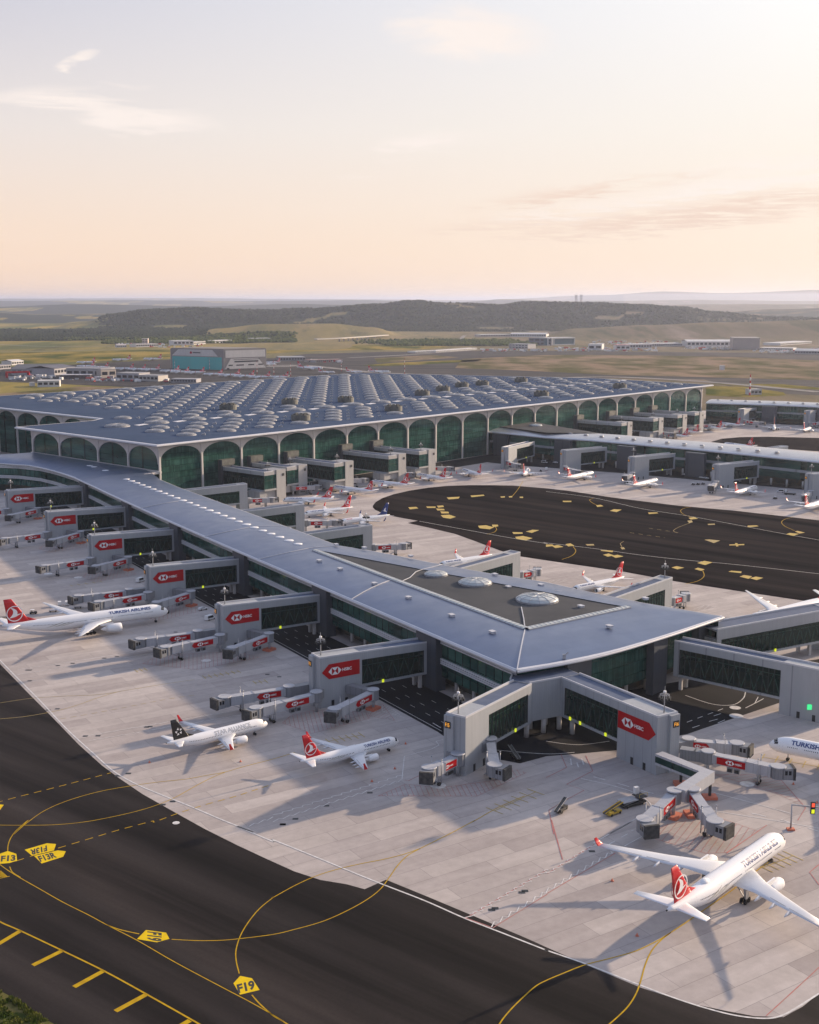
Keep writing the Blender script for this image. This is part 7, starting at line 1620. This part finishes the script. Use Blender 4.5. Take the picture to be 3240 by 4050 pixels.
# airliners parked by the hangar
GF = 'far airliners parked by the hangar'
far = [(t1, 607, 462, 'back', 1.25), (t1, 830, 445, 'back', 1.3), (t1, 1026, 440, 'back', 1.3), (t1, 602, 487, 'front', 1.15), (t1, 690, 492, 'front', 1.1), (t1, 850, 502, 'front', 1.15), (t1, 926, 505, 'front', 1.1), (t1, 1014, 508, 'front', 1.15), (t1, 1138, 516, 'front', 1.15), (t1, 1200, 522, 'front', 1.1), (t1, 1297, 527, 'front', 1.15), (t1, 1412, 537, 'front', 1.1), (t1, 1522, 544, 'front', 1.2), (t1, 1612, 550, 'front', 1.15), (t1, 1712, 556, 'front', 1.15), (t2, 48, 462, 'back', 1.1), (t2, 102, 556, 'front', 1.1)]
num = ['first', 'second', 'third', 'fourth', 'fifth', 'sixth', 'seventh', 'eighth', 'ninth', 'tenth', 'eleventh', 'twelfth', 'thirteenth', 'fourteenth']; cnt = {'back': 0, 'front': 0}
for f, x, y, row, s_ in far:
    tail = f(x, y); h = R_(176); d = Vector((math.cos(h), math.sin(h))); nose = Vector((tail.x, tail.y))+d*B737['L']*s_
    again(p73, B737, nose, h, 'far airliner with red tail facing left by the hangar, %s of the %s row' % (num[cnt[row]], row), s_, GF); cnt[row] += 1
for k, (x, y, s_) in enumerate(((150, 500, 1.5), (283, 522, .95), (458, 520, .95), (598, 522, 1.25))):
    tail = t2(x, y); h = R_(-6); d = Vector((math.cos(h), math.sin(h))); nose = Vector((tail.x, tail.y))+d*B737['L']*s_
    again(p73, B737, nose, h, 'far airliner with red tail facing right behind the terminal roof, %s from the left' % num[k], s_, GF)
t_ = t1(1690, 472); again(p73, B737, Vector((t_.x+20, t_.y)), R_(-4), 'far airliner just right of the hangar corner', 1.1, GF)

# grass corner at the lower left
gp_ = [b1(-60, 1040), b1(0, 1068), b1(90, 1118), b1(180, 1180), b1(260, 1232), b1(360, 1290), b1(300, 1400), b1(-60, 1400)]
M['verge'] = mat('verge_grass', (.05, .06, .02), .95, spec=.05, build=varied((.05, .065, .015), (.24, .19, .07), .25, .4, .65)); M['blade'] = mat('grass_blades', (.05, .08, .015), .8, spec=.1, build=varied((.05, .085, .012), (.19, .19, .04), .3))
sheet('grass_verge', gp_, .06, M['verge'])
rg = random.Random(5); b = MB(); base_p = gp_
def inpoly(x, y, P):
    c = False; j = len(P)-1
    for i in range(len(P)):
        if (P[i].y > y) != (P[j].y > y) and x < (P[j].x-P[i].x)*(y-P[i].y)/(P[j].y-P[i].y)+P[i].x: c = not c
        j = i
    return c
xs = [p.x for p in gp_]; ys = [p.y for p in gp_]; k = 0
while k < 9000:
    x, y = rg.uniform(min(xs), max(xs)), rg.uniform(min(ys), max(ys))
    if not inpoly(x, y, gp_): continue
    k += 1
    if hnoise(x*260, y*260) < -.25: continue
    h = rg.uniform(.15, .75)*(1+.6*hnoise(x*90, y*90)); a = rg.uniform(0, PI); w_ = rg.uniform(.12, .3); dx, dy = math.cos(a)*w_, math.sin(a)*w_; ox, oy = rg.uniform(-.3, .3), rg.uniform(-.3, .3)
    b.add([(x-dx, y-dy, .05), (x+dx, y+dy, .05), (x+ox, y+oy, .05+abs(h))], [(0, 1, 2)])
tag(b.build('grass', M['blade'], recalc=False), 'rough green grass in the lower left corner beside the taxiway', 'grass', kind='stuff')

# ---------------------------------------------------------------- haze
hz = MB(); hz.box(-75000, 75000, -3000, 76000, -3.0, 330.0); ho = hz.build('haze', [])
hm = bpy.data.materials.new('haze_air'); hm.use_nodes = True; n_ = hm.node_tree; n_.nodes.clear(); pv = n_.nodes.new('ShaderNodeVolumePrincipled'); om = n_.nodes.new('ShaderNodeOutputMaterial'); n_.links.new(pv.outputs[0], om.inputs['Volume'])
pv.inputs['Color'].default_value = (.70, .78, 1.0, 1); pv.inputs['Density'].default_value = 3.6e-5; pv.inputs['Anisotropy'].default_value = .35
ho.data.materials.append(hm); tag(ho, kind='stuff')
